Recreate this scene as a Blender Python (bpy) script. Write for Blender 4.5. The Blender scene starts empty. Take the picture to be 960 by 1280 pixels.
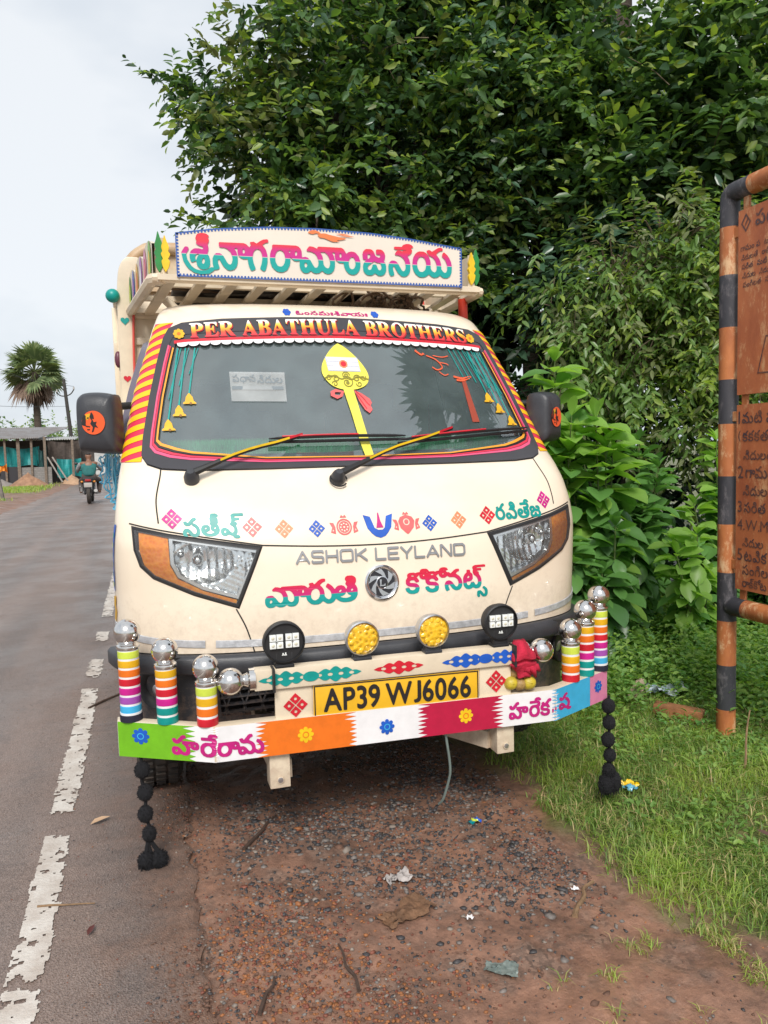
import bpy, bmesh, math, random
import numpy as np
from mathutils import Vector, Matrix
R = math.radians
random.seed(7)
rng = np.random.default_rng(11)
SC = bpy.context.scene
COL = SC.collection

# ------------------------------------------------------------------ camera
cam_d = bpy.data.cameras.new('camera')
cam_d.sensor_fit = 'HORIZONTAL'
cam_d.sensor_width = 36.0
cam_d.lens = 36.04
cam_d.clip_start = 0.05
cam_d.clip_end = 3000
cam = bpy.data.objects.new('camera', cam_d)
COL.objects.link(cam)
def set_camera(yaw, pitch, roll, loc):
    w, p, r = R(yaw), R(pitch), R(roll)
    right = Vector((math.cos(w), -math.sin(w), 0))
    up = Vector((-math.sin(w)*math.sin(p), -math.cos(w)*math.sin(p), math.cos(p)))
    fw = Vector((math.sin(w)*math.cos(p), math.cos(w)*math.cos(p), math.sin(p)))
    u2 = up*math.cos(r) + right*math.sin(r)
    r2 = right*math.cos(r) - up*math.sin(r)
    m = Matrix((r2, u2, -fw)).transposed().to_4x4()
    m.translation = loc
    cam.matrix_world = m
set_camera(17.296, -4.456, 1.5, (0, 0, 1.30))
SC.camera = cam

# ------------------------------------------------------------------ sky, sun, exposure
SUN_EL, SUN_AZ = 43.0, 196.0          # azimuth clockwise from +Y: behind the photographer, a little to the left
world = bpy.data.worlds.new('World')
SC.world = world
world.use_nodes = True
wn, wl = world.node_tree.nodes, world.node_tree.links
bg = wn['Background']
sky = wn.new('ShaderNodeTexSky')
sky.sky_type = 'NISHITA'
sky.sun_disc = False
sky.sun_elevation = R(SUN_EL)
sky.sun_rotation = R(SUN_AZ)
sky.altitude = 0
sky.air_density = 1.0
sky.dust_density = 3.0
sky.ozone_density = 1.0
tc = wn.new('ShaderNodeTexCoord')
mp = wn.new('ShaderNodeMapping')
mp.inputs['Scale'].default_value = (1.0, 1.0, 2.2)
nz = wn.new('ShaderNodeTexNoise')
nz.inputs['Scale'].default_value = 1.7
nz.inputs['Detail'].default_value = 5.0
nz.inputs['Roughness'].default_value = 0.55
cr = wn.new('ShaderNodeValToRGB')
cr.color_ramp.elements[0].position = 0.34
cr.color_ramp.elements[0].color = (5.3, 6.1, 7.0, 1)
cr.color_ramp.elements[1].position = 0.60
cr.color_ramp.elements[1].color = (8.5, 8.8, 9.1, 1)
mx = wn.new('ShaderNodeMix')
mx.data_type = 'RGBA'
mx.inputs[0].default_value = 0.86       # an overcast sheet over the clear sky
wl.new(tc.outputs['Generated'], mp.inputs['Vector'])
wl.new(mp.outputs['Vector'], nz.inputs['Vector'])
wl.new(nz.outputs['Fac'], cr.inputs['Fac'])
wl.new(sky.outputs['Color'], mx.inputs[6])
wl.new(cr.outputs['Color'], mx.inputs[7])
wl.new(mx.outputs[2], bg.inputs['Color'])
bg.inputs['Strength'].default_value = 0.050

sun_d = bpy.data.lights.new('sun', 'SUN')
sun_d.energy = 1.5
sun_d.angle = R(20)
sun_d.color = (1.0, 0.96, 0.9)
sun = bpy.data.objects.new('sun', sun_d)
COL.objects.link(sun)
sd = Vector((math.sin(R(SUN_AZ))*math.cos(R(SUN_EL)), math.cos(R(SUN_AZ))*math.cos(R(SUN_EL)), math.sin(R(SUN_EL))))
sun.rotation_euler = sd.to_track_quat('Z', 'Y').to_euler()

SC.view_settings.view_transform = 'Standard'
SC.view_settings.look = 'None'
SC.view_settings.exposure = 1.20
SC.view_settings.gamma = 1.0
SC.view_settings.use_curve_mapping = False
try:
    SC.cycles.max_bounces = 8
    SC.cycles.transparent_max_bounces = 10
    SC.cycles.use_denoising = True
    SC.cycles.sample_clamp_indirect = 6.0
except Exception:
    pass

# ------------------------------------------------------------------ materials
MATS = {}
def mat(name, col, rough=0.5, metal=0.0, spec=0.5, var=0.0, vscale=8.0, bump=0.0, bscale=60.0, coat=0.0, trans=0.0, col2=None, coords='Object'):
    """Principled material whose colour is broken up by noise (var = strength, col2 = the other colour)."""
    if name in MATS:
        return MATS[name]
    m = bpy.data.materials.new(name)
    m.use_nodes = True
    n, l = m.node_tree.nodes, m.node_tree.links
    b = n['Principled BSDF']
    b.inputs['Base Color'].default_value = (*col, 1)
    b.inputs['Roughness'].default_value = rough
    b.inputs['Metallic'].default_value = metal
    b.inputs['Specular IOR Level'].default_value = spec
    b.inputs['Coat Weight'].default_value = coat
    b.inputs['Coat Roughness'].default_value = 0.08
    if var > 0 or bump > 0:
        t = n.new('ShaderNodeTexCoord')
    if var > 0:
        z = n.new('ShaderNodeTexNoise')
        z.inputs['Scale'].default_value = vscale
        z.inputs['Detail'].default_value = 6
        z.inputs['Roughness'].default_value = 0.62
        l.new(t.outputs[coords], z.inputs['Vector'])
        rp = n.new('ShaderNodeValToRGB')
        rp.color_ramp.elements[0].position = 0.36
        rp.color_ramp.elements[1].position = 0.66
        c2 = col2 if col2 else tuple(max(0, c*(1-var)) for c in col)
        rp.color_ramp.elements[0].color = (*c2, 1)
        rp.color_ramp.elements[1].color = (*col, 1)
        l.new(z.outputs['Fac'], rp.inputs['Fac'])
        l.new(rp.outputs['Color'], b.inputs['Base Color'])
    if bump > 0:
        z2 = n.new('ShaderNodeTexNoise')
        z2.inputs['Scale'].default_value = bscale
        z2.inputs['Detail'].default_value = 5
        l.new(t.outputs[coords], z2.inputs['Vector'])
        bp = n.new('ShaderNodeBump')
        bp.inputs['Strength'].default_value = bump
        bp.inputs['Distance'].default_value = 0.01
        l.new(z2.outputs['Fac'], bp.inputs['Height'])
        l.new(bp.outputs['Normal'], b.inputs['Normal'])
    if trans > 0:
        out = n['Material Output']
        tr = n.new('ShaderNodeBsdfTranslucent')
        tr.inputs['Color'].default_value = (min(1, col[0]*1.6), min(1, col[1]*1.7), col[2]*0.7, 1)
        ms = n.new('ShaderNodeMixShader')
        ms.inputs[0].default_value = trans
        l.new(b.outputs['BSDF'], ms.inputs[1])
        l.new(tr.outputs['BSDF'], ms.inputs[2])
        l.new(ms.outputs['Shader'], out.inputs['Surface'])
    MATS[name] = m
    return m

def ramp_mat(name, stops, rough=0.4, axis=2, wob=0.0, interp='LINEAR'):
    """Paint that changes colour up the height of the letters, as the sign painter laid it on."""
    m = bpy.data.materials.new(name)
    m.use_nodes = True
    n, l = m.node_tree.nodes, m.node_tree.links
    b = n['Principled BSDF']
    b.inputs['Roughness'].default_value = rough
    t = n.new('ShaderNodeTexCoord')
    s = n.new('ShaderNodeSeparateXYZ')
    l.new(t.outputs['Generated'], s.inputs[0])
    rp = n.new('ShaderNodeValToRGB')
    rp.color_ramp.interpolation = interp
    e = rp.color_ramp.elements
    e[0].position, e[0].color = stops[0][0], (*stops[0][1], 1)
    e[1].position, e[1].color = stops[-1][0], (*stops[-1][1], 1)
    for p, c in stops[1:-1]:
        x = e.new(p)
        x.color = (*c, 1)
    l.new(s.outputs[axis], rp.inputs['Fac'])
    l.new(rp.outputs['Color'], b.inputs['Base Color'])
    return m

def glass_mat(name, tint=(0.8, 0.88, 0.86), rough=0.02, veil=0.1, ior=1.55, veilcol=(0.55, 0.6, 0.6), dirt=1.0):
    m = bpy.data.materials.new(name)
    m.use_nodes = True
    n, l = m.node_tree.nodes, m.node_tree.links
    n.remove(n['Principled BSDF'])
    out = n['Material Output']
    tr = n.new('ShaderNodeBsdfTransparent'); tr.inputs[0].default_value = (*tint, 1)
    gl = n.new('ShaderNodeBsdfGlossy'); gl.inputs['Roughness'].default_value = rough
    fr = n.new('ShaderNodeFresnel'); fr.inputs['IOR'].default_value = ior
    m1 = n.new('ShaderNodeMixShader')
    l.new(fr.outputs[0], m1.inputs[0]); l.new(tr.outputs[0], m1.inputs[1]); l.new(gl.outputs[0], m1.inputs[2])
    df = n.new('ShaderNodeBsdfDiffuse'); df.inputs[0].default_value = (*veilcol, 1)
    m2 = n.new('ShaderNodeMixShader')
    t = n.new('ShaderNodeTexCoord')
    z = n.new('ShaderNodeTexNoise'); z.inputs['Scale'].default_value = 9; z.inputs['Detail'].default_value = 6
    l.new(t.outputs['Object'], z.inputs['Vector'])
    mr = n.new('ShaderNodeMapRange')
    mr.inputs[1].default_value = 0.3; mr.inputs[2].default_value = 0.75
    mr.inputs[3].default_value = veil*0.75; mr.inputs[4].default_value = veil*1.25
    l.new(z.outputs['Fac'], mr.inputs[0]); l.new(mr.outputs[0], m2.inputs[0])
    l.new(m1.outputs[0], m2.inputs[1]); l.new(df.outputs[0], m2.inputs[2])
    l.new(m2.outputs[0], out.inputs['Surface'])
    return m

CREAM = mat('cream_paint', (0.83, 0.725, 0.585), 0.28, coat=0.35, var=0.12, vscale=3.2, col2=(0.78, 0.665, 0.525))
def road_film(m, zlo, zhi, amount):
    n, l = m.node_tree.nodes, m.node_tree.links
    b = n['Principled BSDF']
    src = b.inputs['Base Color'].links[0].from_socket
    t = n.new('ShaderNodeTexCoord'); s = n.new('ShaderNodeSeparateXYZ'); l.new(t.outputs['Object'], s.inputs[0])
    mr = n.new('ShaderNodeMapRange'); mr.inputs[1].default_value = zhi; mr.inputs[2].default_value = zlo; mr.inputs[3].default_value = -.10; mr.inputs[4].default_value = .34
    l.new(s.outputs[2], mr.inputs[0])
    z = n.new('ShaderNodeTexNoise'); z.inputs['Scale'].default_value = 38; z.inputs['Detail'].default_value = 8; z.inputs['Roughness'].default_value = .75
    l.new(t.outputs['Object'], z.inputs['Vector'])
    ad = n.new('ShaderNodeMath'); ad.operation = 'ADD'; l.new(mr.outputs[0], ad.inputs[0]); l.new(z.outputs['Fac'], ad.inputs[1])
    m2 = n.new('ShaderNodeMapRange'); m2.inputs[1].default_value = .62; m2.inputs[2].default_value = .95; m2.inputs[3].default_value = 0; m2.inputs[4].default_value = amount
    l.new(ad.outputs[0], m2.inputs[0])
    mx_ = n.new('ShaderNodeMix'); mx_.data_type = 'RGBA'; l.new(m2.outputs[0], mx_.inputs[0]); l.new(src, mx_.inputs[6]); mx_.inputs[7].default_value = (.36, .24, .17, 1)
    l.new(mx_.outputs[2], b.inputs['Base Color'])
road_film(CREAM, .62, 1.0, .30)
CREAM2 = mat('cream_bodywork', (0.74, 0.63, 0.475), 0.42, var=0.2, vscale=5, bump=0.05, bscale=30)
DARKPL = mat('dark_grey_plastic', (0.045, 0.047, 0.055), 0.42, var=0.3, vscale=14, bump=0.12, bscale=260)
BLACK = mat('black_rubber', (0.018, 0.018, 0.02), 0.55, var=0.3, vscale=20)
FRIT = mat('windscreen_frame_grey', (0.05, 0.048, 0.055), 0.35, var=0.2, vscale=6)
GAP = mat('panel_gap', (0.02, 0.018, 0.016), 0.8)
CHROME = mat('chrome', (0.78, 0.78, 0.78), 0.09, 1.0)
STEEL = mat('polished_steel', (0.72, 0.70, 0.68), 0.14, 1.0, bump=0.04, bscale=40)
SATIN = mat('satin_silver', (0.55, 0.56, 0.58), 0.3, 0.9)
road_film(CREAM2, .2, .60, .6)
road_film(DARKPL, .3, .75, .5)
WHITE = mat('white_paint', (0.80, 0.79, 0.80), 0.4, var=0.12, vscale=12)
PMAG = mat('magenta_paint', (0.52, 0.012, 0.19), 0.4, var=.22, vscale=18)
PRED = mat('red_paint', (0.62, 0.012, 0.03), 0.4, var=.22, vscale=18)
PCORAL = mat('coral_paint', (0.78, 0.13, 0.13), 0.4, var=.22, vscale=18)
PORG = mat('orange_paint', (0.80, 0.17, 0.012), 0.4, var=0.15, vscale=25)
PAPR = mat('apricot_paint', (0.82, 0.28, 0.13), 0.4, var=.22, vscale=18)
PYEL = mat('yellow_paint', (0.86, 0.56, 0.012), 0.4, var=.22, vscale=18)
PLEM = mat('lemon_paint', (0.87, 0.78, 0.10), 0.4, var=.22, vscale=18)
PAMB = mat('amber_paint', (0.80, 0.44, 0.012), 0.4, var=.22, vscale=18)
PGRN = mat('green_paint', (0.16, 0.45, 0.012), 0.4, var=0.15, vscale=25)
PDGR = mat('dark_green_paint', (0.02, 0.25, 0.05), 0.4, var=.22, vscale=18)
PTEAL = mat('teal_paint', (0.0, 0.30, 0.27), 0.4, var=.22, vscale=18)
PBLU = mat('blue_paint', (0.01, 0.10, 0.52), 0.4, var=.22, vscale=18)
PSKY = mat('sky_blue_paint', (0.05, 0.42, 0.72), 0.4, var=0.12, vscale=25)
PPINK = mat('pink_paint', (0.68, 0.22, 0.38), 0.4, var=0.12, vscale=25)
PVIO = mat('violet_paint', (0.36, 0.08, 0.42), 0.4, var=.22, vscale=18)
PPUR = mat('deep_pink_paint', (0.60, 0.015, 0.27), 0.4, var=.22, vscale=18)
PCRIM = mat('crimson_paint', (0.47, 0.008, 0.05), 0.4, var=0.15, vscale=25)
PLIME = mat('lime_paint', (0.62, 0.74, 0.08), 0.4, var=.22, vscale=18)
INK = mat('black_ink', (0.015, 0.012, 0.012), 0.5)
NAVY = mat('navy_cloth', (0.012, 0.012, 0.03), 0.7)
WIN = glass_mat('windscreen_glass', (0.82, 0.93, 0.90), 0.012, 0.12, 3.0, (0.50, 0.66, 0.68))  # pale blue-green diffuse layer added to brighten the glass like reflected sky
SIDEGL = glass_mat('side_window_glass', (0.55, 0.62, 0.6), 0.02, 0.05, 1.5)
LENS = glass_mat('headlight_lens', (0.93, 0.94, 0.93), 0.03, 0.05, 1.5, (0.8, 0.8, 0.8))

# ------------------------------------------------------------------ object helpers
def link(o, parent=None):
    COL.objects.link(o)
    if parent is not None:
        o.parent = parent
    return o
def tag(o, label=None, cat=None, group=None, kind=None):
    if label: o['label'] = label
    if cat: o['category'] = cat
    if group: o['group'] = group
    if kind: o['kind'] = kind
    return o
def empty(name, loc=(0, 0, 0), rz=0.0):
    o = bpy.data.objects.new(name, None)
    o.empty_display_size = 0.2
    o.location = loc
    o.rotation_euler = (0, 0, rz)
    return link(o)
def copy_tree(o, parent=None):
    c = o.copy()
    COL.objects.link(c)
    c.parent = parent
    for ch in [x for x in bpy.data.objects if x.parent == o]:
        copy_tree(ch, c)
    return c

class MB:
    """Collects shapes and links them as one mesh object."""
    def __init__(self):
        self.v, self.f, self.m = [], [], []
    def add(self, vs, fs, mi=0):
        o = len(self.v)
        self.v += [tuple(p) for p in vs]
        for f in fs:
            self.f.append([i+o for i in f]); self.m.append(mi)
        return self
    def box(self, c, s, mi=0, rot=None, taper=1.0):
        hx, hy, hz = s[0]/2, s[1]/2, s[2]/2
        vs = []
        for z in (-hz, hz):
            k = taper if z > 0 else 1.0
            for x, y in ((-hx, -hy), (hx, -hy), (hx, hy), (-hx, hy)):
                p = Vector((x*k, y*k, z))
                if rot is not None: p = rot @ p
                vs.append((p.x+c[0], p.y+c[1], p.z+c[2]))
        return self.add(vs, [(3, 2, 1, 0), (4, 5, 6, 7), (0, 1, 5, 4), (1, 2, 6, 5), (2, 3, 7, 6), (3, 0, 4, 7)], mi)
    def tube(self, pts, r, seg=8, mi=0, caps=True):
        pts = [Vector(p) for p in pts]
        rs = r if isinstance(r, (list, tuple)) else [r]*len(pts)
        vs, fs = [], []
        n0 = None
        for i, p in enumerate(pts):
            t = (pts[min(i+1, len(pts)-1)] - pts[max(i-1, 0)])
            if t.length < 1e-9: t = Vector((0, 0, 1))
            t.normalize()
            if n0 is None:
                n0 = t.orthogonal().normalized()
            else:
                n0 = (n0 - t*n0.dot(t))
                if n0.length < 1e-6: n0 = t.orthogonal()
                n0.normalize()
            b = t.cross(n0)
            for k in range(seg):
                a = 2*math.pi*k/seg
                vs.append(p + (n0*math.cos(a) + b*math.sin(a))*rs[i])
        for i in range(len(pts)-1):
            for k in range(seg):
                a, b2 = i*seg+k, i*seg+(k+1) % seg
                fs.append((a, b2, b2+seg, a+seg))
        if caps:
            fs.append(tuple(reversed(range(seg))))
            fs.append(tuple(range((len(pts)-1)*seg, len(pts)*seg)))
        return self.add(vs, fs, mi)
    def lathe(self, prof, seg=20, mi=0, M=None, cap=True):
        vs, fs = [], []
        for r, z in prof:
            for k in range(seg):
                a = 2*math.pi*k/seg
                p = Vector((r*math.cos(a), r*math.sin(a), z))
                vs.append(M @ p if M is not None else p)
        mis = mi if isinstance(mi, (list, tuple)) else [mi]*(len(prof)-1)
        o = len(self.v)
        self.v += [tuple(p) for p in vs]
        for i in range(len(prof)-1):
            for k in range(seg):
                a, b = i*seg+k, i*seg+(k+1) % seg
                self.f.append([o+a, o+b, o+b+seg, o+a+seg]); self.m.append(mis[i])
        if cap:
            self.f.append([o+k for k in reversed(range(seg))]); self.m.append(mis[0])
            n = (len(prof)-1)*seg
            self.f.append([o+n+k for k in range(seg)]); self.m.append(mis[-1])
        return self
    def ball(self, c, r, mi=0, seg=20, sq=(1, 1, 1)):
        prof = []
        n = max(6, seg//2)
        for i in range(n+1):
            a = -math.pi/2 + math.pi*i/n
            prof.append((max(1e-4, math.cos(a)), math.sin(a)))
        M = Matrix.Translation(c) @ Matrix.Diagonal((r*sq[0], r*sq[1], r*sq[2], 1))
        return self.lathe(prof, seg, mi, M, cap=False)
    def build(self, name, mats, parent=None, smooth=True, bevel=0.0, angle=40, weld=False):
        me = bpy.data.meshes.new(name)
        me.from_pydata(self.v, [], self.f)
        if not isinstance(mats, (list, tuple)): mats = [mats]
        for m in mats: me.materials.append(m)
        me.polygons.foreach_set('material_index', self.m)
        bm = bmesh.new(); bm.from_mesh(me)
        if weld: bmesh.ops.remove_doubles(bm, verts=bm.verts, dist=1e-5)
        bmesh.ops.recalc_face_normals(bm, faces=bm.faces)
        if bevel > 0:
            es = [e for e in bm.edges if len(e.link_faces) == 2 and e.calc_face_angle(0) > R(50)]
            bmesh.ops.bevel(bm, geom=es, offset=bevel, segments=2, affect='EDGES', profile=0.6, clamp_overlap=True)
        bm.to_mesh(me); bm.free()
        if smooth:
            me.polygons.foreach_set('use_smooth', [True]*len(me.polygons))
            me.set_sharp_from_angle(angle=R(angle))
        o = bpy.data.objects.new(name, me)
        return link(o, parent)

def fast_mesh(name, verts, tris, mi, mats, parent=None, smooth=False):
    """Triangle soup from numpy arrays (foliage, grass, gravel)."""
    me = bpy.data.meshes.new(name)
    nv, nt = len(verts), len(tris)
    me.vertices.add(nv)
    me.vertices.foreach_set('co', np.ascontiguousarray(verts, dtype=np.float32).ravel())
    me.loops.add(nt*3)
    me.loops.foreach_set('vertex_index', np.ascontiguousarray(tris, dtype=np.int32).ravel())
    me.polygons.add(nt)
    me.polygons.foreach_set('loop_start', np.arange(0, nt*3, 3, dtype=np.int32))
    me.polygons.foreach_set('loop_total', np.full(nt, 3, dtype=np.int32))
    for m in mats: me.materials.append(m)
    me.polygons.foreach_set('material_index', np.ascontiguousarray(mi, dtype=np.int32))
    if smooth: me.polygons.foreach_set('use_smooth', np.ones(nt, dtype=bool))
    me.update(calc_edges=True)
    o = bpy.data.objects.new(name, me)
    return link(o, parent)

def fill2d(contours, maxlen=None):
    """Outlines (even-odd, so holes work) -> 2D triangles."""
    cu = bpy.data.curves.new('outline', 'CURVE')
    cu.dimensions = '2D'; cu.fill_mode = 'BOTH'
    for c in contours:
        s = cu.splines.new('POLY')
        s.points.add(len(c)-1)
        for p, (x, y) in zip(s.points, c): p.co = (x, y, 0, 1)
        s.use_cyclic_u = True
    ob = bpy.data.objects.new('outline', cu)
    me = bpy.data.meshes.new_from_object(ob)
    bpy.data.objects.remove(ob); bpy.data.curves.remove(cu)
    bm = bmesh.new(); bm.from_mesh(me); bpy.data.meshes.remove(me)
    bmesh.ops.remove_doubles(bm, verts=bm.verts, dist=1e-6)
    bmesh.ops.triangulate(bm, faces=bm.faces)
    if maxlen:
        for _ in range(7):
            es = [e for e in bm.edges if e.calc_length() > maxlen]
            if not es: break
            bmesh.ops.subdivide_edges(bm, edges=es, cuts=1)
            bmesh.ops.triangulate(bm, faces=bm.faces)
    bm.verts.index_update()
    v = [(p.co.x, p.co.y) for p in bm.verts]
    f = [[q.index for q in fc.verts] for fc in bm.faces]
    bm.free()
    return v, f
def decal(name, contours, mp, mats, parent, maxlen=None, off=None):
    v, f = fill2d(contours, maxlen)
    b = MB(); b.add([mp(*p) for p in v], f)
    o = b.build(name, mats, parent, smooth=maxlen is not None)
    return o
def decals(name, groups, mp, mats, parent, maxlen=None):
    """groups: list of (contours, material index) joined as one painted part."""
    b = MB()
    for cs, mi in groups:
        v, f = fill2d(cs, maxlen)
        b.add([mp(*p) for p in v], f, mi)
    return b.build(name, mats, parent, smooth=maxlen is not None)
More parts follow.
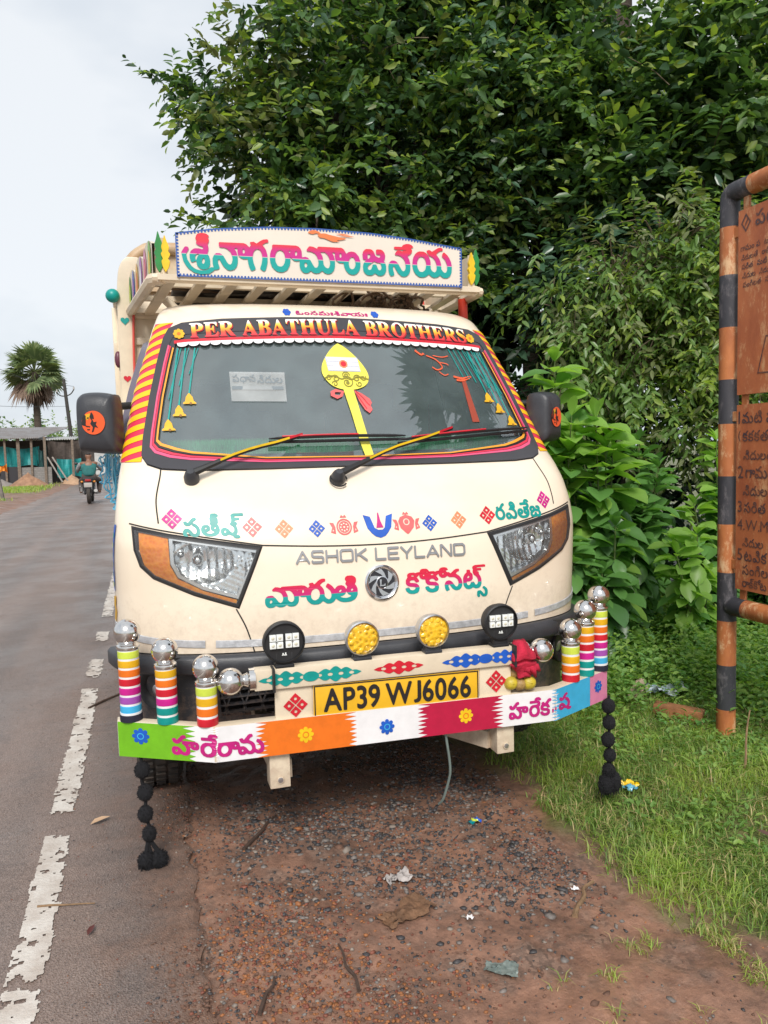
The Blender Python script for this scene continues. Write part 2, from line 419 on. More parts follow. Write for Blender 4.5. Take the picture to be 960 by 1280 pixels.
# ------------------------------------------------------------------ lettering outlines (1/1000 of the letter height unit, x y x y ...)
WORDS = {
 'srinag': ["504 0 326 45 193 142 124 225 45 369 0 613 80 747 115 781 171 781 208 736 201 702 135 591 133 558 157 414 260 233 337 167 404 134 526 108 660 120 793 215 862 213 843 325 844 469 891 580 948 626 1048 629 1098 602 1151 547 1246 369 1282 323 1326 311 1351 325 1374 358 1397 447 1397 513 1384 591 1340 691 1248 770 1171 796 1071 798 1048 809 1032 847 1033 925 1048 948 1726 951 1796 925 1882 838 1931 902 1903 969 1915 992 2015 1007 2071 966 2093 962 2215 1049 2282 1082 2382 1097 2404 1092 2427 1069 2431 1025 2416 1002 2360 993 2315 971 2268 936 2256 913 2306 858 2352 780 2387 636 2387 458 2375 369 2328 202 2293 157 2271 153 2237 167 2188 202 2166 236 2217 380 2243 536 2228 669 2181 769 2137 793 2082 793 2021 747 1991 691 1966 580 1966 502 1991 369 2041 225 2015 189 1937 152 1904 165 1887 191 1846 313 1816 502 1715 486 1626 520 1582 566 1556 613 1543 691 1548 787 1482 796 1470 791 1468 769 1518 669 1542 558 1543 391 1507 258 1437 175 1348 141 1282 142 1226 167 1135 258 1037 441 1015 460 991 414 987 369 1031 213 1017 180 948 145 893 147 863 113 737 23","537 145 490 169 435 225 413 269 393 383 304 342 271 346 248 366 222 458 222 558 257 658 337 727 382 740 482 741 571 718 593 725 597 769 582 796 482 823 415 867 411 902 426 966 403 1002 400 1036 424 1113 448 1149 537 1185 648 1185 706 1169 770 1113 764 1091 737 1069 764 1013 765 958 725 869 742 802 743 713 707 602 751 525 773 447 775 302 740 213 693 163 615 139","2704 145 2637 167 2544 247 2501 313 2466 414 2454 502 2466 669 2491 758 2528 836 2533 925 2560 951 3215 952 3293 927 3351 869 3384 791 3390 613 3493 630 3560 607 3637 528 3724 369 3757 325 3782 311 3829 325 3862 380 3876 469 3862 580 3817 691 3760 749 3660 793 3560 798 3533 813 3533 847 3600 936 3626 951 3737 938 3837 890 3848 893 3860 937 3893 952 4560 949 4615 927 4660 885 4715 780 4737 786 4782 826 4882 851 4960 838 5004 816 5095 713 5142 558 5142 414 5117 313 5084 247 5015 175 4982 156 4926 141 4848 145 4768 180 4691 269 4646 380 4626 492 4537 487 4482 500 4410 558 4379 625 4366 691 4374 780 4360 795 4304 794 4296 769 4340 680 4365 580 4365 380 4329 258 4252 169 4182 142 4115 142 4048 167 3993 218 3971 224 3882 156 3782 141 3704 167 3637 217 3571 157 3526 142 3471 141 3404 164 3336 247 3310 347 3315 507 3226 487 3160 500 3115 530 3048 610 3043 447 3028 369 2960 233 2926 200 2848 156 2793 141","5371 145 5335 158 5277 202 5235 269 5222 325 5221 436 5235 491 5260 539 5328 613 5326 625 5248 623 5225 647 5210 769 5224 836 5246 880 5290 925 5337 949 5471 949 5518 925 5562 880 5615 745 5715 697 5737 701 5761 725 5760 780 5737 796 5671 787 5644 802 5632 836 5636 925 5660 948 5682 952 5782 951 5837 927 5896 858 5920 758 5906 669 5869 591 5916 547 5942 447 5942 313 5906 225 5848 167 5782 142 5693 145 5593 213 5571 207 5526 167 5471 145","6082 146 6035 213 6013 302 6010 458 6036 547 6093 616 6126 629 6204 630 6260 607 6317 547 6435 336 6471 311 6493 311 6528 336 6551 380 6564 458 6539 625 6493 708 6415 770 6337 796 6248 801 6223 836 6282 928 6315 954 6371 954 6460 925 6504 954 6582 957 6589 969 6237 976 6203 1002 6204 1048 6237 1063 6448 1066 6493 1126 6593 1162 6682 1162 6760 1138 6815 1080 6804 1057 6760 1051 6743 1036 6775 980 6773 925 6751 880 6715 841 6633 791 6634 769 6684 669 6710 547 6708 380 6695 313 6662 236 6596 169 6537 145 6460 141 6415 155 6304 255 6204 441 6182 463 6157 425 6154 369 6197 202 6182 178 6137 155","7026 145 6960 167 6866 247 6813 336 6791 414 6776 513 6788 669 6813 758 6871 861 6948 927 7015 952 7137 949 7193 927 7243 891 7307 813 7351 702 7365 636 7369 425 7391 380 7432 336 7493 309 7540 347 7564 425 7564 536 7539 636 7506 702 7460 762 7415 792 7337 822 7309 847 7247 958 7248 980 7293 1004 7348 1007 7404 966 7426 962 7615 1082 7682 1097 7748 1085 7772 1058 7771 1012 7748 998 7693 993 7637 960 7582 916 7560 869 7651 747 7684 669 7708 580 7715 420 7771 341 7826 309 7871 325 7906 402 7908 558 7851 702 7815 752 7747 813 7744 847 7757 891 7782 940 7804 951 7826 948 7915 874 7984 780 8039 658 8065 513 8051 336 8026 265 7993 210 7915 152 7815 141 7737 167 7682 218 7660 224 7618 180 7571 156 7471 141 7393 167 7304 245 7237 189 7171 156 7115 141","562 313 582 304 604 312 628 358 631 402 617 458 604 471 584 458 557 414 548 358","2711 313 2771 311 2806 325 2837 353 2873 414 2897 513 2897 591 2873 702 2837 762 2771 796 2726 793 2671 758 2635 702 2611 625 2610 491 2624 425 2671 336","3475 313 3493 309 3515 320 3542 369 3529 425 3515 449 3493 461 3469 447 3455 414 3455 358","4122 313 4160 312 4187 336 4220 436 4220 525 4184 658 4142 725 4071 792 3948 792 3945 769 3995 669 4008 613 4025 414 4071 345","4855 313 4904 311 4953 347 4984 414 4997 480 4984 580 4963 636 4938 669 4904 682 4882 682 4837 658 4814 625 4788 547 4787 447 4802 380 4824 336","5392 313 5437 311 5471 333 5506 414 5514 469 5548 486 5615 485 5637 473 5688 336 5726 309 5760 317 5784 347 5798 402 5784 480 5761 536 5660 545 5571 583 5391 447 5369 402 5365 369","7033 313 7104 311 7165 358 7195 402 7220 502 7220 591 7195 691 7160 752 7104 785 7037 782 6993 752 6946 669 6933 613 6932 491 6946 425 6993 336","385 414 393 407 404 421 434 502 473 558 471 581 426 582 385 547 366 491","1707 647 1737 657 1754 713 1739 769 1715 789 1700 780 1687 736 1691 669","3207 647 3237 657 3254 713 3242 769 3215 787 3199 769 3187 725 3191 669","4530 647 4560 657 4576 713 4564 769 4537 787 4521 769 4510 725 4513 669","5373 658 5382 648 5404 656 5451 713 5451 769 5426 795 5393 792 5369 769","3024 725 3037 717 3053 769 3048 787 3026 797 3005 780"],
 'om': ["138 3 24 83 1 161 13 217 71 286 207 350 238 405 215 433 160 429 115 326 38 312 2 361 0 428 56 517 71 644 160 696 249 699 332 661 377 583 282 568 215 606 181 583 179 550 282 520 338 477 364 350 307 272 155 194 138 127 182 101 227 111 276 150 309 217 382 222 415 207 469 117 549 115 575 150 573 205 505 294 571 355 627 332 684 261 709 139 671 48 582 3 471 1 360 50 249 1","949 3 860 37 791 105 755 272 781 350 838 419 949 463 1027 465 1118 439 1204 364 1240 272 1242 194 1207 94 1149 37 1060 1","1349 4 1291 117 1288 194 1304 252 1360 307 1415 322 1515 309 1682 134 1749 105 1809 128 1843 217 1829 294 1774 372 1649 430 1449 449 1380 517 1362 594 1460 618 1527 543 1704 730 1760 754 1849 751 1860 665 1782 632 1702 539 1841 461 1940 350 1965 261 1964 150 1940 83 1882 25 1815 3 1660 14 1449 213 1411 150 1454 28","2138 3 2055 50 2011 150 2035 250 2104 308 2171 322 2271 297 2460 111 2515 111 2561 150 2573 272 2504 377 2382 430 2178 450 2124 494 2089 572 2104 606 2182 621 2260 546 2421 717 2482 752 2572 750 2597 672 2493 621 2435 528 2560 474 2627 420 2684 328 2712 172 2746 139 2849 103 2920 183 2920 272 2895 328 2759 450 2792 528 2896 494 3029 339 3054 239 3040 128 2998 50 2938 14 2793 1 2660 61 2560 3 2460 0 2338 57 2238 3","3193 3 3103 83 3102 183 3182 252 3271 256 3362 194 3373 72 3293 3","3727 3 3638 56 3602 139 3665 294 3577 272 3555 239 3561 161 3504 137 3449 148 3421 239 3447 328 3515 378 3793 384 3797 417 3771 441 3671 445 3572 483 3604 554 3704 535 3751 550 3627 581 3567 650 3580 761 3693 811 3838 774 3906 672 3890 505 3930 405 3898 305 3951 217 3961 150 3951 83 3904 25 3838 1","4127 3 4055 39 4011 117 4013 228 4093 308 4171 322 4260 297 4460 108 4527 123 4564 183 4551 305 4498 372 4360 432 4182 438 4165 505 4193 533 4860 532 4927 508 4993 447 5104 519 5304 530 5407 483 5484 394 5527 167 5604 114 5682 115 5731 194 5715 308 5604 419 5465 472 5411 583 5438 611 5504 621 5582 546 5749 721 5815 754 5904 743 5919 672 5815 621 5712 483 5835 339 5866 172 5993 102 6073 172 6075 261 6051 328 5914 450 5949 531 6027 508 6138 411 6209 250 6177 83 6138 37 6049 1 5938 3 5815 61 5749 14 5604 1 5449 72 5349 14 5182 1 5093 26 5024 72 4974 139 4938 241 4793 234 4704 285 4677 105 4604 25 4538 1 4438 1 4327 57 4238 3","6349 3 6263 72 6258 183 6338 252 6427 256 6518 194 6529 72 6449 3","966 105 1060 125 1106 183 1106 283 1049 352 960 351 891 272 891 183 915 136","2169 105 2215 114 2244 150 2232 183 2182 214 2137 161","3215 105 3238 95 3260 115 3249 160 3215 141","3756 105 3793 103 3829 139 3829 194 3804 227 3736 161","4158 105 4204 114 4233 150 4227 186 4182 217 4133 172","5199 105 5249 103 5330 139 5387 250 5351 383 5260 432 5146 405 5078 294 5102 161","6370 105 6393 95 6415 115 6404 160 6371 141","3204 280 3125 328 3100 383 3102 461 3171 530 3293 530 3373 450 3372 350 3315 292","6360 280 6301 305 6259 361 6258 461 6327 530 6449 530 6529 450 6528 350 6471 292","4825 328 4860 334 4883 372 4871 414 4838 432 4800 394","4657 372 4681 417 4638 432 4625 417","3215 383 3253 383 3256 439 3215 429","6370 383 6409 383 6411 439 6371 429","3692 661 3727 659 3766 694 3704 713 3681 694"],
 'satish': ["2139 0 2072 31 2016 103 1939 122 1872 153 1750 108 1672 109 1605 133 1556 180 1536 225 1535 358 1566 402 1612 436 1672 451 1727 449 1794 428 1853 391 1981 247 2041 247 2085 302 2085 391 2043 469 1936 547 1922 580 1935 625 1976 680 1979 736 1994 769 1966 847 1967 913 1981 947 2050 993 2116 1007 2483 1004 2503 991 2511 969 2509 902 2494 888 2183 886 2150 877 2130 858 2139 843 2172 831 2316 827 2337 813 2344 791 2334 725 2183 716 2149 702 2136 680 2150 666 2216 654 2233 625 2231 558 2193 525 2243 391 2243 280 2230 225 2185 147 2194 134 2250 141 2294 126 2329 80 2331 47 2305 19 2261 0","72 111 35 147 0 247 0 325 11 369 72 437 116 451 194 452 261 433 350 352 425 258 472 238 505 246 527 266 552 313 555 347 541 402 510 458 461 507 383 560 383 618 283 556 139 556 70 602 25 691 27 722 83 749 139 751 172 735 195 691 216 688 339 830 392 869 450 886 539 876 563 836 562 780 472 740 425 691 423 669 472 660 575 602 632 547 675 480 699 413 700 269 674 191 594 122 527 108 427 111 324 158 198 302 172 313 154 291 154 258 198 147 183 131 127 111","1039 111 972 122 883 155 816 198 772 244 734 336 733 425 748 480 783 538 850 582 1016 582 1072 552 1108 502 1111 380 1072 323 954 280 954 269 972 256 1105 230 1205 245 1261 269 1265 280 1253 291 1167 336 1132 391 1130 480 1156 547 1090 602 1126 691 1090 747 1090 836 1110 880 1114 947 1150 1004 1205 1029 1361 1027 1438 980 1465 936 1459 902 1412 880 1407 869 1440 825 1455 769 1454 658 1421 591 1486 502 1510 413 1512 347 1489 269 1439 197 1361 145 1216 109","1691 247 1716 240 1753 269 1753 291 1727 317 1705 317 1682 291 1679 269","896 413 916 409 950 423 962 436 960 458 939 465 906 447","1293 413 1316 412 1333 425 1345 447 1339 461 1316 470 1292 458 1280 436"],
 'ravi': ["226 3 160 24 93 66 26 148 2 216 0 328 24 405 112 516 92 605 126 630 204 643 231 628 260 570 282 570 438 741 515 776 593 773 620 739 616 672 526 632 445 528 520 461 573 372 586 316 588 228 571 156 498 61 415 14 349 0","738 3 693 23 644 72 610 161 609 205 632 261 668 305 715 330 838 332 893 308 1026 157 1082 125 1138 138 1157 161 1175 250 1160 310 1118 372 1026 419 971 432 860 437 838 472 955 583 912 650 899 694 902 728 938 788 982 819 1049 833 1093 832 1171 808 1251 728 1275 661 1273 572 1216 461 1293 363 1317 294 1320 161 1295 94 1226 25 1160 1 1049 3 949 51 849 3","1649 3 1549 25 1482 59 1380 161 1354 250 1355 316 1380 383 1423 439 1493 474 1604 478 1660 462 1729 383 1733 283 1685 216 1649 193 1566 172 1567 161 1626 137 1704 122 1838 134 1897 161 1898 172 1838 193 1793 223 1753 283 1753 372 1785 439 1759 472 1758 516 1771 541 1793 554 1849 546 1960 556 1995 572 2004 594 1984 616 1960 622 1615 623 1581 650 1578 716 1604 743 1826 746 1866 828 1904 863 1949 885 2049 889 2104 873 2184 794 2194 772 2183 750 2138 734 2082 734 2026 775 2004 768 1992 750 2004 735 2071 723 2138 653 2153 616 2153 550 2141 516 2072 439 2110 372 2131 283 2105 161 2026 67 1949 25 1826 0","2304 3 2232 39 2182 91 2166 128 2169 228 2216 294 2170 350 2155 428 2170 472 2204 511 2238 536 2293 554 2426 552 2471 530 2510 494 2560 415 2638 389 2693 393 2706 416 2693 431 2615 434 2589 450 2578 472 2578 516 2602 550 2726 554 2793 530 2821 505 2851 461 2863 405 2831 316 2871 254 2888 194 2884 116 2838 44 2793 14 2738 0 2626 3 2538 50 2426 1","254 128 304 123 360 142 404 178 429 216 441 283 429 350 382 410 338 430 271 432 226 418 182 385 158 339 154 239 168 194 201 150","773 128 804 125 842 161 841 183 815 208 782 211 760 187 758 150","2336 128 2371 125 2415 145 2440 172 2471 241 2549 244 2571 240 2593 220 2614 161 2634 139 2660 125 2693 125 2732 161 2729 228 2704 264 2604 268 2504 294 2327 194 2312 161","1511 305 1571 305 1586 328 1583 350 1560 362 1538 352 1511 328","1908 305 1951 305 1972 328 1969 350 1949 363 1915 357 1899 328","2313 361 2326 351 2374 372 2394 394 2393 423 2371 433 2325 428 2311 405","1053 683 1082 681 1099 705 1082 717 1060 712 1049 700"],
 'maruti': ["127 3 83 25 47 61 14 116 0 183 1 272 14 316 50 372 94 402 205 411 250 396 332 316 423 183 472 148 494 149 527 172 552 216 566 283 554 361 535 416 498 472 427 519 339 543 261 545 226 572 234 616 316 688 405 676 494 651 520 683 539 689 1150 688 1250 669 1350 587 1404 639 1380 716 1394 739 1494 754 1521 739 1539 704 1561 694 1672 799 1739 842 1816 865 1883 862 1910 828 1905 765 1813 728 1745 661 1742 639 1805 575 1852 494 1876 394 1882 261 1950 178 2016 146 2053 161 2080 194 2099 261 2100 316 2085 383 2052 450 1926 572 1925 594 1965 683 2005 684 2083 632 2143 572 2205 484 2227 490 2261 541 2305 573 2350 588 2439 589 2510 561 2552 516 2583 453 2594 457 2622 528 2557 628 2590 705 2560 750 2545 794 2572 865 2639 899 2783 896 2855 861 2899 816 2918 772 2918 672 2876 594 2930 516 2963 428 2963 239 2942 172 2900 105 2850 59 2750 14 2672 0 2527 0 2450 14 2372 44 2239 146 2207 83 2166 39 2083 1 1994 0 1939 14 1827 100 1750 36 1672 3 1527 1 1439 36 1345 128 1314 183 1283 288 1150 292 1072 339 1057 328 1055 194 1041 128 1005 67 939 14 883 0 794 1 727 25 672 68 616 25 550 1 439 3 339 57 250 3","164 150 185 150 229 194 219 239 194 261 172 254 148 216 148 172","812 150 861 159 896 205 911 272 896 383 839 483 783 530 750 543 650 543 638 528 685 439 710 350 714 239 756 183","1544 150 1594 148 1672 189 1718 272 1730 339 1718 428 1696 483 1652 528 1605 543 1550 533 1503 505 1470 461 1445 394 1444 283 1459 228 1500 172","2511 150 2605 144 2672 159 2731 183 2748 216 2656 261 2583 368 2558 294 2531 261 2461 225 2392 216 2389 205 2416 181","2360 361 2383 359 2418 383 2432 428 2416 449 2394 443 2359 405 2349 383","2750 372 2772 365 2805 391 2817 416 2805 443 2783 451 2750 429","1177 428 1205 434 1221 461 1218 516 1194 537 1176 528 1167 505 1166 450","998 516 1016 506 1019 528 1005 540 994 535"],
 'kokonats': ["2860 3 2813 71 2810 193 2826 241 2866 271 2960 272 3031 204 3093 117 3115 115 3128 126 3143 171 3140 249 3109 304 3055 349 3044 382 3064 426 3128 426 3226 330 3262 249 3264 115 3240 49 3182 2 3071 2 3026 32 2938 135 2922 115 2942 49 2938 20 2893 0","238 369 149 392 104 422 35 493 0 582 15 616 115 642 149 617 191 538 271 510 349 535 386 582 383 615 349 640 171 666 104 691 49 746 24 793 24 926 85 1026 78 1126 104 1171 138 1194 193 1210 326 1210 404 1185 471 1209 549 1212 563 1226 575 1282 615 1317 671 1332 782 1332 849 1309 898 1260 915 1214 1093 1209 1160 1185 1226 1209 1300 1215 1324 1282 1371 1317 1426 1332 1526 1332 1604 1307 1662 1238 1649 1211 1569 1193 1576 1171 1626 1125 1704 1117 1760 1065 1882 1176 1949 1217 1993 1231 2060 1232 2082 1228 2105 1204 2104 1136 2026 1107 1965 1038 2060 976 2131 904 2185 815 2209 738 2221 626 2206 526 2171 446 2093 380 1971 365 1893 391 1822 449 1693 632 1669 604 1665 538 1706 426 1704 408 1626 369 1593 366 1571 378 1524 482 1510 626 1534 704 1582 765 1649 788 1704 787 1751 771 1809 726 1938 538 1982 517 2026 538 2062 604 2064 704 2040 782 2010 826 1942 882 1860 909 1749 911 1693 925 1626 978 1538 913 1404 913 1315 990 1282 1080 1271 1082 1233 1038 1186 1026 1262 915 1276 860 1260 830 1204 811 1160 814 1095 893 1049 910 993 909 960 896 930 871 922 838 936 815 971 802 1171 772 1243 715 1268 682 1286 626 1288 526 1272 471 1230 415 1160 380 1082 365 1004 365 904 391 832 438 780 504 754 571 770 615 815 631 882 628 938 544 1015 511 1082 524 1115 544 1132 571 1131 615 1104 640 904 669 834 704 780 782 761 904 660 913 612 938 569 982 547 1026 540 1082 526 1091 482 1039 436 1026 517 904 531 860 515 830 460 811 404 814 348 893 304 910 226 906 193 886 174 860 170 838 193 811 371 787 441 760 517 682 542 582 518 471 460 402 338 366","2449 369 2382 391 2311 460 2280 515 2254 604 2254 815 2269 882 2322 982 2404 1051 2404 1145 2426 1154 2504 1154 2538 1142 2553 1115 2559 1049 2629 982 2654 915 2651 782 2609 715 2526 678 2404 676 2400 615 2424 549 2460 520 2504 525 2540 560 2575 649 2660 654 2682 650 2706 626 2744 538 2771 520 2793 520 2826 543 2851 582 2864 682 2851 749 2818 815 2782 864 2700 926 2658 1026 2655 1104 2671 1149 2644 1204 2647 1260 2682 1295 2760 1321 3138 1321 3171 1309 3188 1271 3185 1238 3171 1223 2860 1221 2814 1204 2826 1189 2982 1187 3009 1171 3020 1149 3019 1104 3004 1090 2871 1087 2827 1071 2827 1060 2882 1050 2905 1026 2914 938 2974 838 3006 738 3009 549 2971 446 2915 391 2838 366 2760 369 2649 422 2582 380 2515 365","2436 815 2464 815 2504 847 2510 882 2499 904 2482 906 2447 882 2423 838","692 1049 715 1047 731 1060 734 1093 715 1101 692 1093 681 1071","1442 1049 1460 1044 1482 1058 1489 1082 1482 1094 1460 1101 1445 1093 1433 1071","238 1060 315 1054 334 1060 337 1071 315 1095 271 1106 235 1082","994 1060 1071 1055 1085 1071 1071 1095 1026 1109 993 1093 986 1071","835 1171 849 1171 865 1193 820 1193","1488 1215 1515 1205 1525 1215 1504 1229 1490 1226"],
 'hareram': ["124 3 53 39 0 116 0 228 22 283 47 308 102 332 236 330 324 277 419 161 469 127 513 137 536 158 560 239 539 305 502 364 391 452 402 544 291 449 236 434 169 437 91 470 56 505 20 594 24 614 43 628 91 643 147 641 169 627 192 583 213 580 380 752 436 776 513 776 547 758 561 672 458 621 421 572 424 556 891 554 991 519 1039 461 1052 416 1041 305 1013 267 958 237 847 233 791 248 753 272 702 330 704 139 680 80 613 20 558 1 458 0 336 45 236 1","1302 3 1191 48 1110 139 1086 205 1086 350 1100 405 1164 494 1247 541 1302 555 1491 556 1528 572 1542 594 1526 616 1502 622 1147 625 1121 650 1121 728 1147 744 1369 746 1383 761 1389 805 1409 839 1480 885 1591 889 1647 874 1702 839 1724 809 1740 772 1732 750 1691 734 1624 732 1569 769 1538 750 1547 736 1602 731 1636 709 1669 683 1696 628 1693 528 1671 483 1630 439 1677 283 1676 239 1649 139 1602 68 1513 14 1447 0","1924 3 1858 24 1777 72 1711 172 1694 239 1696 316 1711 383 1738 439 1741 528 1751 550 2424 555 2480 541 2547 508 2571 483 2593 416 2603 339 2736 332 2791 308 2852 261 2947 145 2980 125 3002 125 3051 161 3073 216 3060 294 3024 355 2969 400 2924 419 2858 433 2736 434 2669 458 2622 494 2576 594 2582 616 2602 630 2680 644 2724 628 2747 583 2769 577 2924 743 2991 776 3091 768 3115 728 3119 683 3109 661 3069 652 3013 621 2963 550 3102 474 3180 397 3215 316 3223 205 3269 156 3324 125 3347 125 3402 169 3419 216 3415 272 3393 328 3357 372 3257 450 3256 494 3291 553 3336 552 3402 519 3497 439 3549 361 3573 261 3573 183 3547 92 3502 36 3413 1 3302 1 3247 14 3180 51 3113 14 3058 0 2947 3 2847 45 2758 1 2636 3 2569 36 2533 72 2509 150 2507 228 2369 234 2302 262 2287 250 2284 194 2261 128 2191 48 2147 22 2069 1","174 128 205 139 221 172 202 199 180 209 158 197 146 172 156 139","1341 128 1369 123 1447 148 1493 194 1515 250 1518 305 1499 361 1463 405 1424 430 1358 432 1302 408 1256 361 1233 305 1233 250 1267 172 1291 148","1963 128 2002 125 2080 159 2127 228 2139 283 2127 339 2096 394 2047 430 1980 432 1933 416 1889 383 1856 316 1853 239 1878 183 1922 139","2686 128 2713 136 2735 161 2724 188 2691 209 2668 194 2660 161 2667 139","697 350 702 344 707 372 702 423 680 433 648 428 651 405","857 361 880 350 903 372 904 405 891 426 869 426 858 410","2400 361 2424 351 2449 383 2448 405 2424 427 2397 405"],
 'harekr': ["124 3 53 39 0 116 0 228 22 283 47 308 102 332 236 330 324 277 419 161 469 127 513 137 536 158 560 239 539 305 502 364 391 452 402 544 291 449 236 434 169 437 91 470 56 505 20 594 24 614 43 628 91 643 147 641 169 627 192 583 213 580 380 752 436 776 513 776 547 758 561 672 458 621 421 572 424 556 891 554 991 519 1039 461 1052 416 1041 305 1013 267 958 237 847 233 791 248 753 272 702 330 704 139 680 80 613 20 558 1 458 0 336 45 236 1","1302 3 1191 48 1110 139 1086 205 1086 350 1100 405 1164 494 1247 541 1302 555 1491 556 1528 572 1542 594 1526 616 1502 622 1147 625 1121 650 1121 728 1147 744 1369 746 1383 761 1389 805 1409 839 1480 885 1591 889 1647 874 1702 839 1724 809 1740 772 1732 750 1691 734 1624 732 1569 769 1538 750 1547 736 1602 731 1636 709 1669 683 1696 628 1693 528 1671 483 1630 439 1660 361 1674 283 1664 183 1649 139 1602 68 1513 14 1447 0","1891 3 1813 25 1747 66 1701 116 1684 172 1690 194 1747 221 1813 219 1880 145 1947 122 2036 142 2060 161 2066 183 2052 205 2024 221 1858 234 1813 247 1747 281 1722 305 1700 361 1698 416 1722 483 1765 528 1758 614 1813 641 1869 643 1902 627 1925 583 1947 580 2113 752 2169 776 2258 774 2284 750 2297 694 2291 665 2199 628 2125 539 2194 450 2218 394 2209 372 2158 356 2080 354 2028 416 1980 433 1913 430 1878 416 1858 394 1880 360 2069 345 2180 288 2203 261 2218 216 2213 101 2169 45 2113 14 2047 0","174 128 205 139 221 172 202 199 180 209 158 197 146 172 156 139","1341 128 1369 123 1447 148 1493 194 1515 250 1518 305 1499 361 1463 405 1424 430 1358 432 1302 408 1256 361 1233 305 1233 250 1267 172 1291 148","697 350 702 344 707 372 702 423 680 433 648 428 651 405","857 361 880 350 903 372 904 405 891 426 869 426 858 410"],
 'sha': ["604 3 526 45 489 105 404 125 349 154 326 154 249 114 160 111 82 136 26 180 0 250 0 339 33 405 82 441 193 454 282 420 326 389 426 267 460 244 493 243 529 261 564 339 551 405 526 453 471 510 393 563 404 651 330 583 282 559 149 556 93 581 69 605 24 694 28 728 82 752 138 754 171 738 194 694 215 691 338 833 393 873 438 888 504 889 549 870 564 828 561 783 479 750 433 705 416 672 482 663 549 630 604 589 673 505 709 405 710 283 695 228 655 150 670 139 726 143 760 130 793 96 799 72 794 39 760 14 704 0","158 250 182 239 219 272 219 294 193 318 171 317 152 294"],
 'b0': ["1025 0 1014 116 834 126 767 192 742 270 767 481 896 637 1569 642 1669 595 1696 537 1694 426 1647 365 1591 343 1502 346 1436 381 1395 459 1402 533 1353 537 1397 403 1396 270 1369 190 1258 112 1125 116 1114 8","114 112 42 148 0 226 0 326 47 397 136 430 214 417 280 376 399 237 480 212 538 248 562 337 518 448 393 548 400 603 425 638 458 639 596 537 664 381 660 259 602 154 514 112 436 109 302 166 202 112","1725 111 1667 215 1665 315 1696 381 1769 428 1893 415 2080 224 2136 212 2193 248 2218 348 2147 476 2058 528 1802 568 1756 615 1731 692 1758 720 1825 729 1869 659 1902 652 2080 839 2209 859 2214 780 2136 741 2057 648 2206 570 2294 470 2319 270 2294 192 2214 124 2069 112 1980 154 1814 329 1771 270 1814 142","142 215 180 213 224 259 158 326 100 281","922 215 974 237 1047 331 1109 326 1147 248 1191 218 1258 232 1289 337 1241 481 1125 542 1002 541 914 497 867 437 841 337 867 248","1534 437 1569 436 1604 470 1558 541 1500 503","114 557 47 624 26 703 114 729 191 652 358 828 436 863 502 855 514 780 425 741 283 581 225 555"],
 'b1': ["105 3 34 50 0 128 25 261 94 308 239 297 450 103 517 115 550 156 552 283 494 366 394 419 150 453 70 572 90 605 161 620 205 550 239 539 450 744 546 750 563 672 472 632 396 528 550 463 610 405 663 294 671 194 736 128 839 103 888 139 911 205 872 331 739 442 772 526 805 530 905 466 996 339 1008 139 977 72 905 14 761 1 628 61 528 3 428 0 305 57 205 3","1250 3 1148 61 1089 239 1137 439 1250 533 1250 646 1346 650 1360 539 1428 493 1483 554 1605 537 1639 562 1528 568 1457 605 1437 717 1505 796 1594 811 1683 785 1741 728 1765 650 1752 528 1713 472 1810 283 1785 83 1728 25 1661 1 1561 3 1461 57 1361 3","2261 3 2192 50 2157 150 2170 228 2217 288 2261 310 2372 308 2572 122 2650 103 2719 172 2719 261 2688 328 2548 461 2605 532 2766 417 2819 317 2833 205 2819 128 2764 39 2683 3 2594 0 2461 61 2372 3","137 105 194 109 228 150 161 217 103 172","1279 105 1372 126 1439 222 1501 217 1583 109 1661 115 1710 205 1696 283 1620 383 1461 460 1452 339 1419 283 1328 245 1202 250 1215 161","2301 105 2361 114 2387 150 2317 214 2263 161","1246 350 1321 350 1351 405 1317 434 1272 429 1226 383","2305 437 2217 502 2196 594 2283 617 2350 538 2539 730 2594 754 2672 746 2672 665 2594 632 2439 467","1549 661 1605 659 1631 694 1572 719 1538 694"],
 'b2': ["180 0 36 75 0 136 12 180 91 195 158 122 247 97 358 122 382 169 325 216 147 234 45 280 20 414 88 514 80 589 169 614 236 535 425 727 547 750 558 662 480 629 390 525 460 447 476 369 391 354 280 430 180 427 127 380 180 334 436 285 493 180 481 91 380 11","736 0 636 34 580 86 554 136 568 180 647 195 714 122 791 97 891 111 934 158 880 216 691 234 589 291 565 391 638 514 625 588 714 617 791 536 947 704 1025 749 1091 750 1114 662 1022 625 941 525 1005 458 1032 369 936 354 882 414 825 430 725 427 677 380 725 334 902 318 994 280 1038 214 1036 98 936 11","1280 0 1147 64 1100 147 1112 180 1202 192 1269 119 1347 97 1447 112 1485 169 1425 216 1202 245 1134 302 1120 414 1188 502 1180 589 1269 617 1336 535 1514 716 1647 750 1658 662 1580 629 1493 525 1572 425 1576 369 1491 354 1380 430 1280 427 1231 380 1280 334 1458 316 1558 269 1596 191 1577 80 1480 11","1936 0 1791 45 1697 136 1664 258 1700 380 1814 452 1925 449 1991 393 2008 302 1985 236 1925 189 1826 169 1880 123 2069 97 2225 145 2234 169 2136 188 2067 258 2065 347 2101 425 1969 455 1900 580 1991 617 2036 547 2069 536 2225 705 2302 749 2376 747 2391 664 2291 618 2219 525 2375 380 2397 225 2360 125 2291 56 2191 11","1781 280 1869 279 1893 336 1858 362 1825 355 1778 314","2189 280 2258 283 2281 325 2236 360 2202 355 2166 314"],
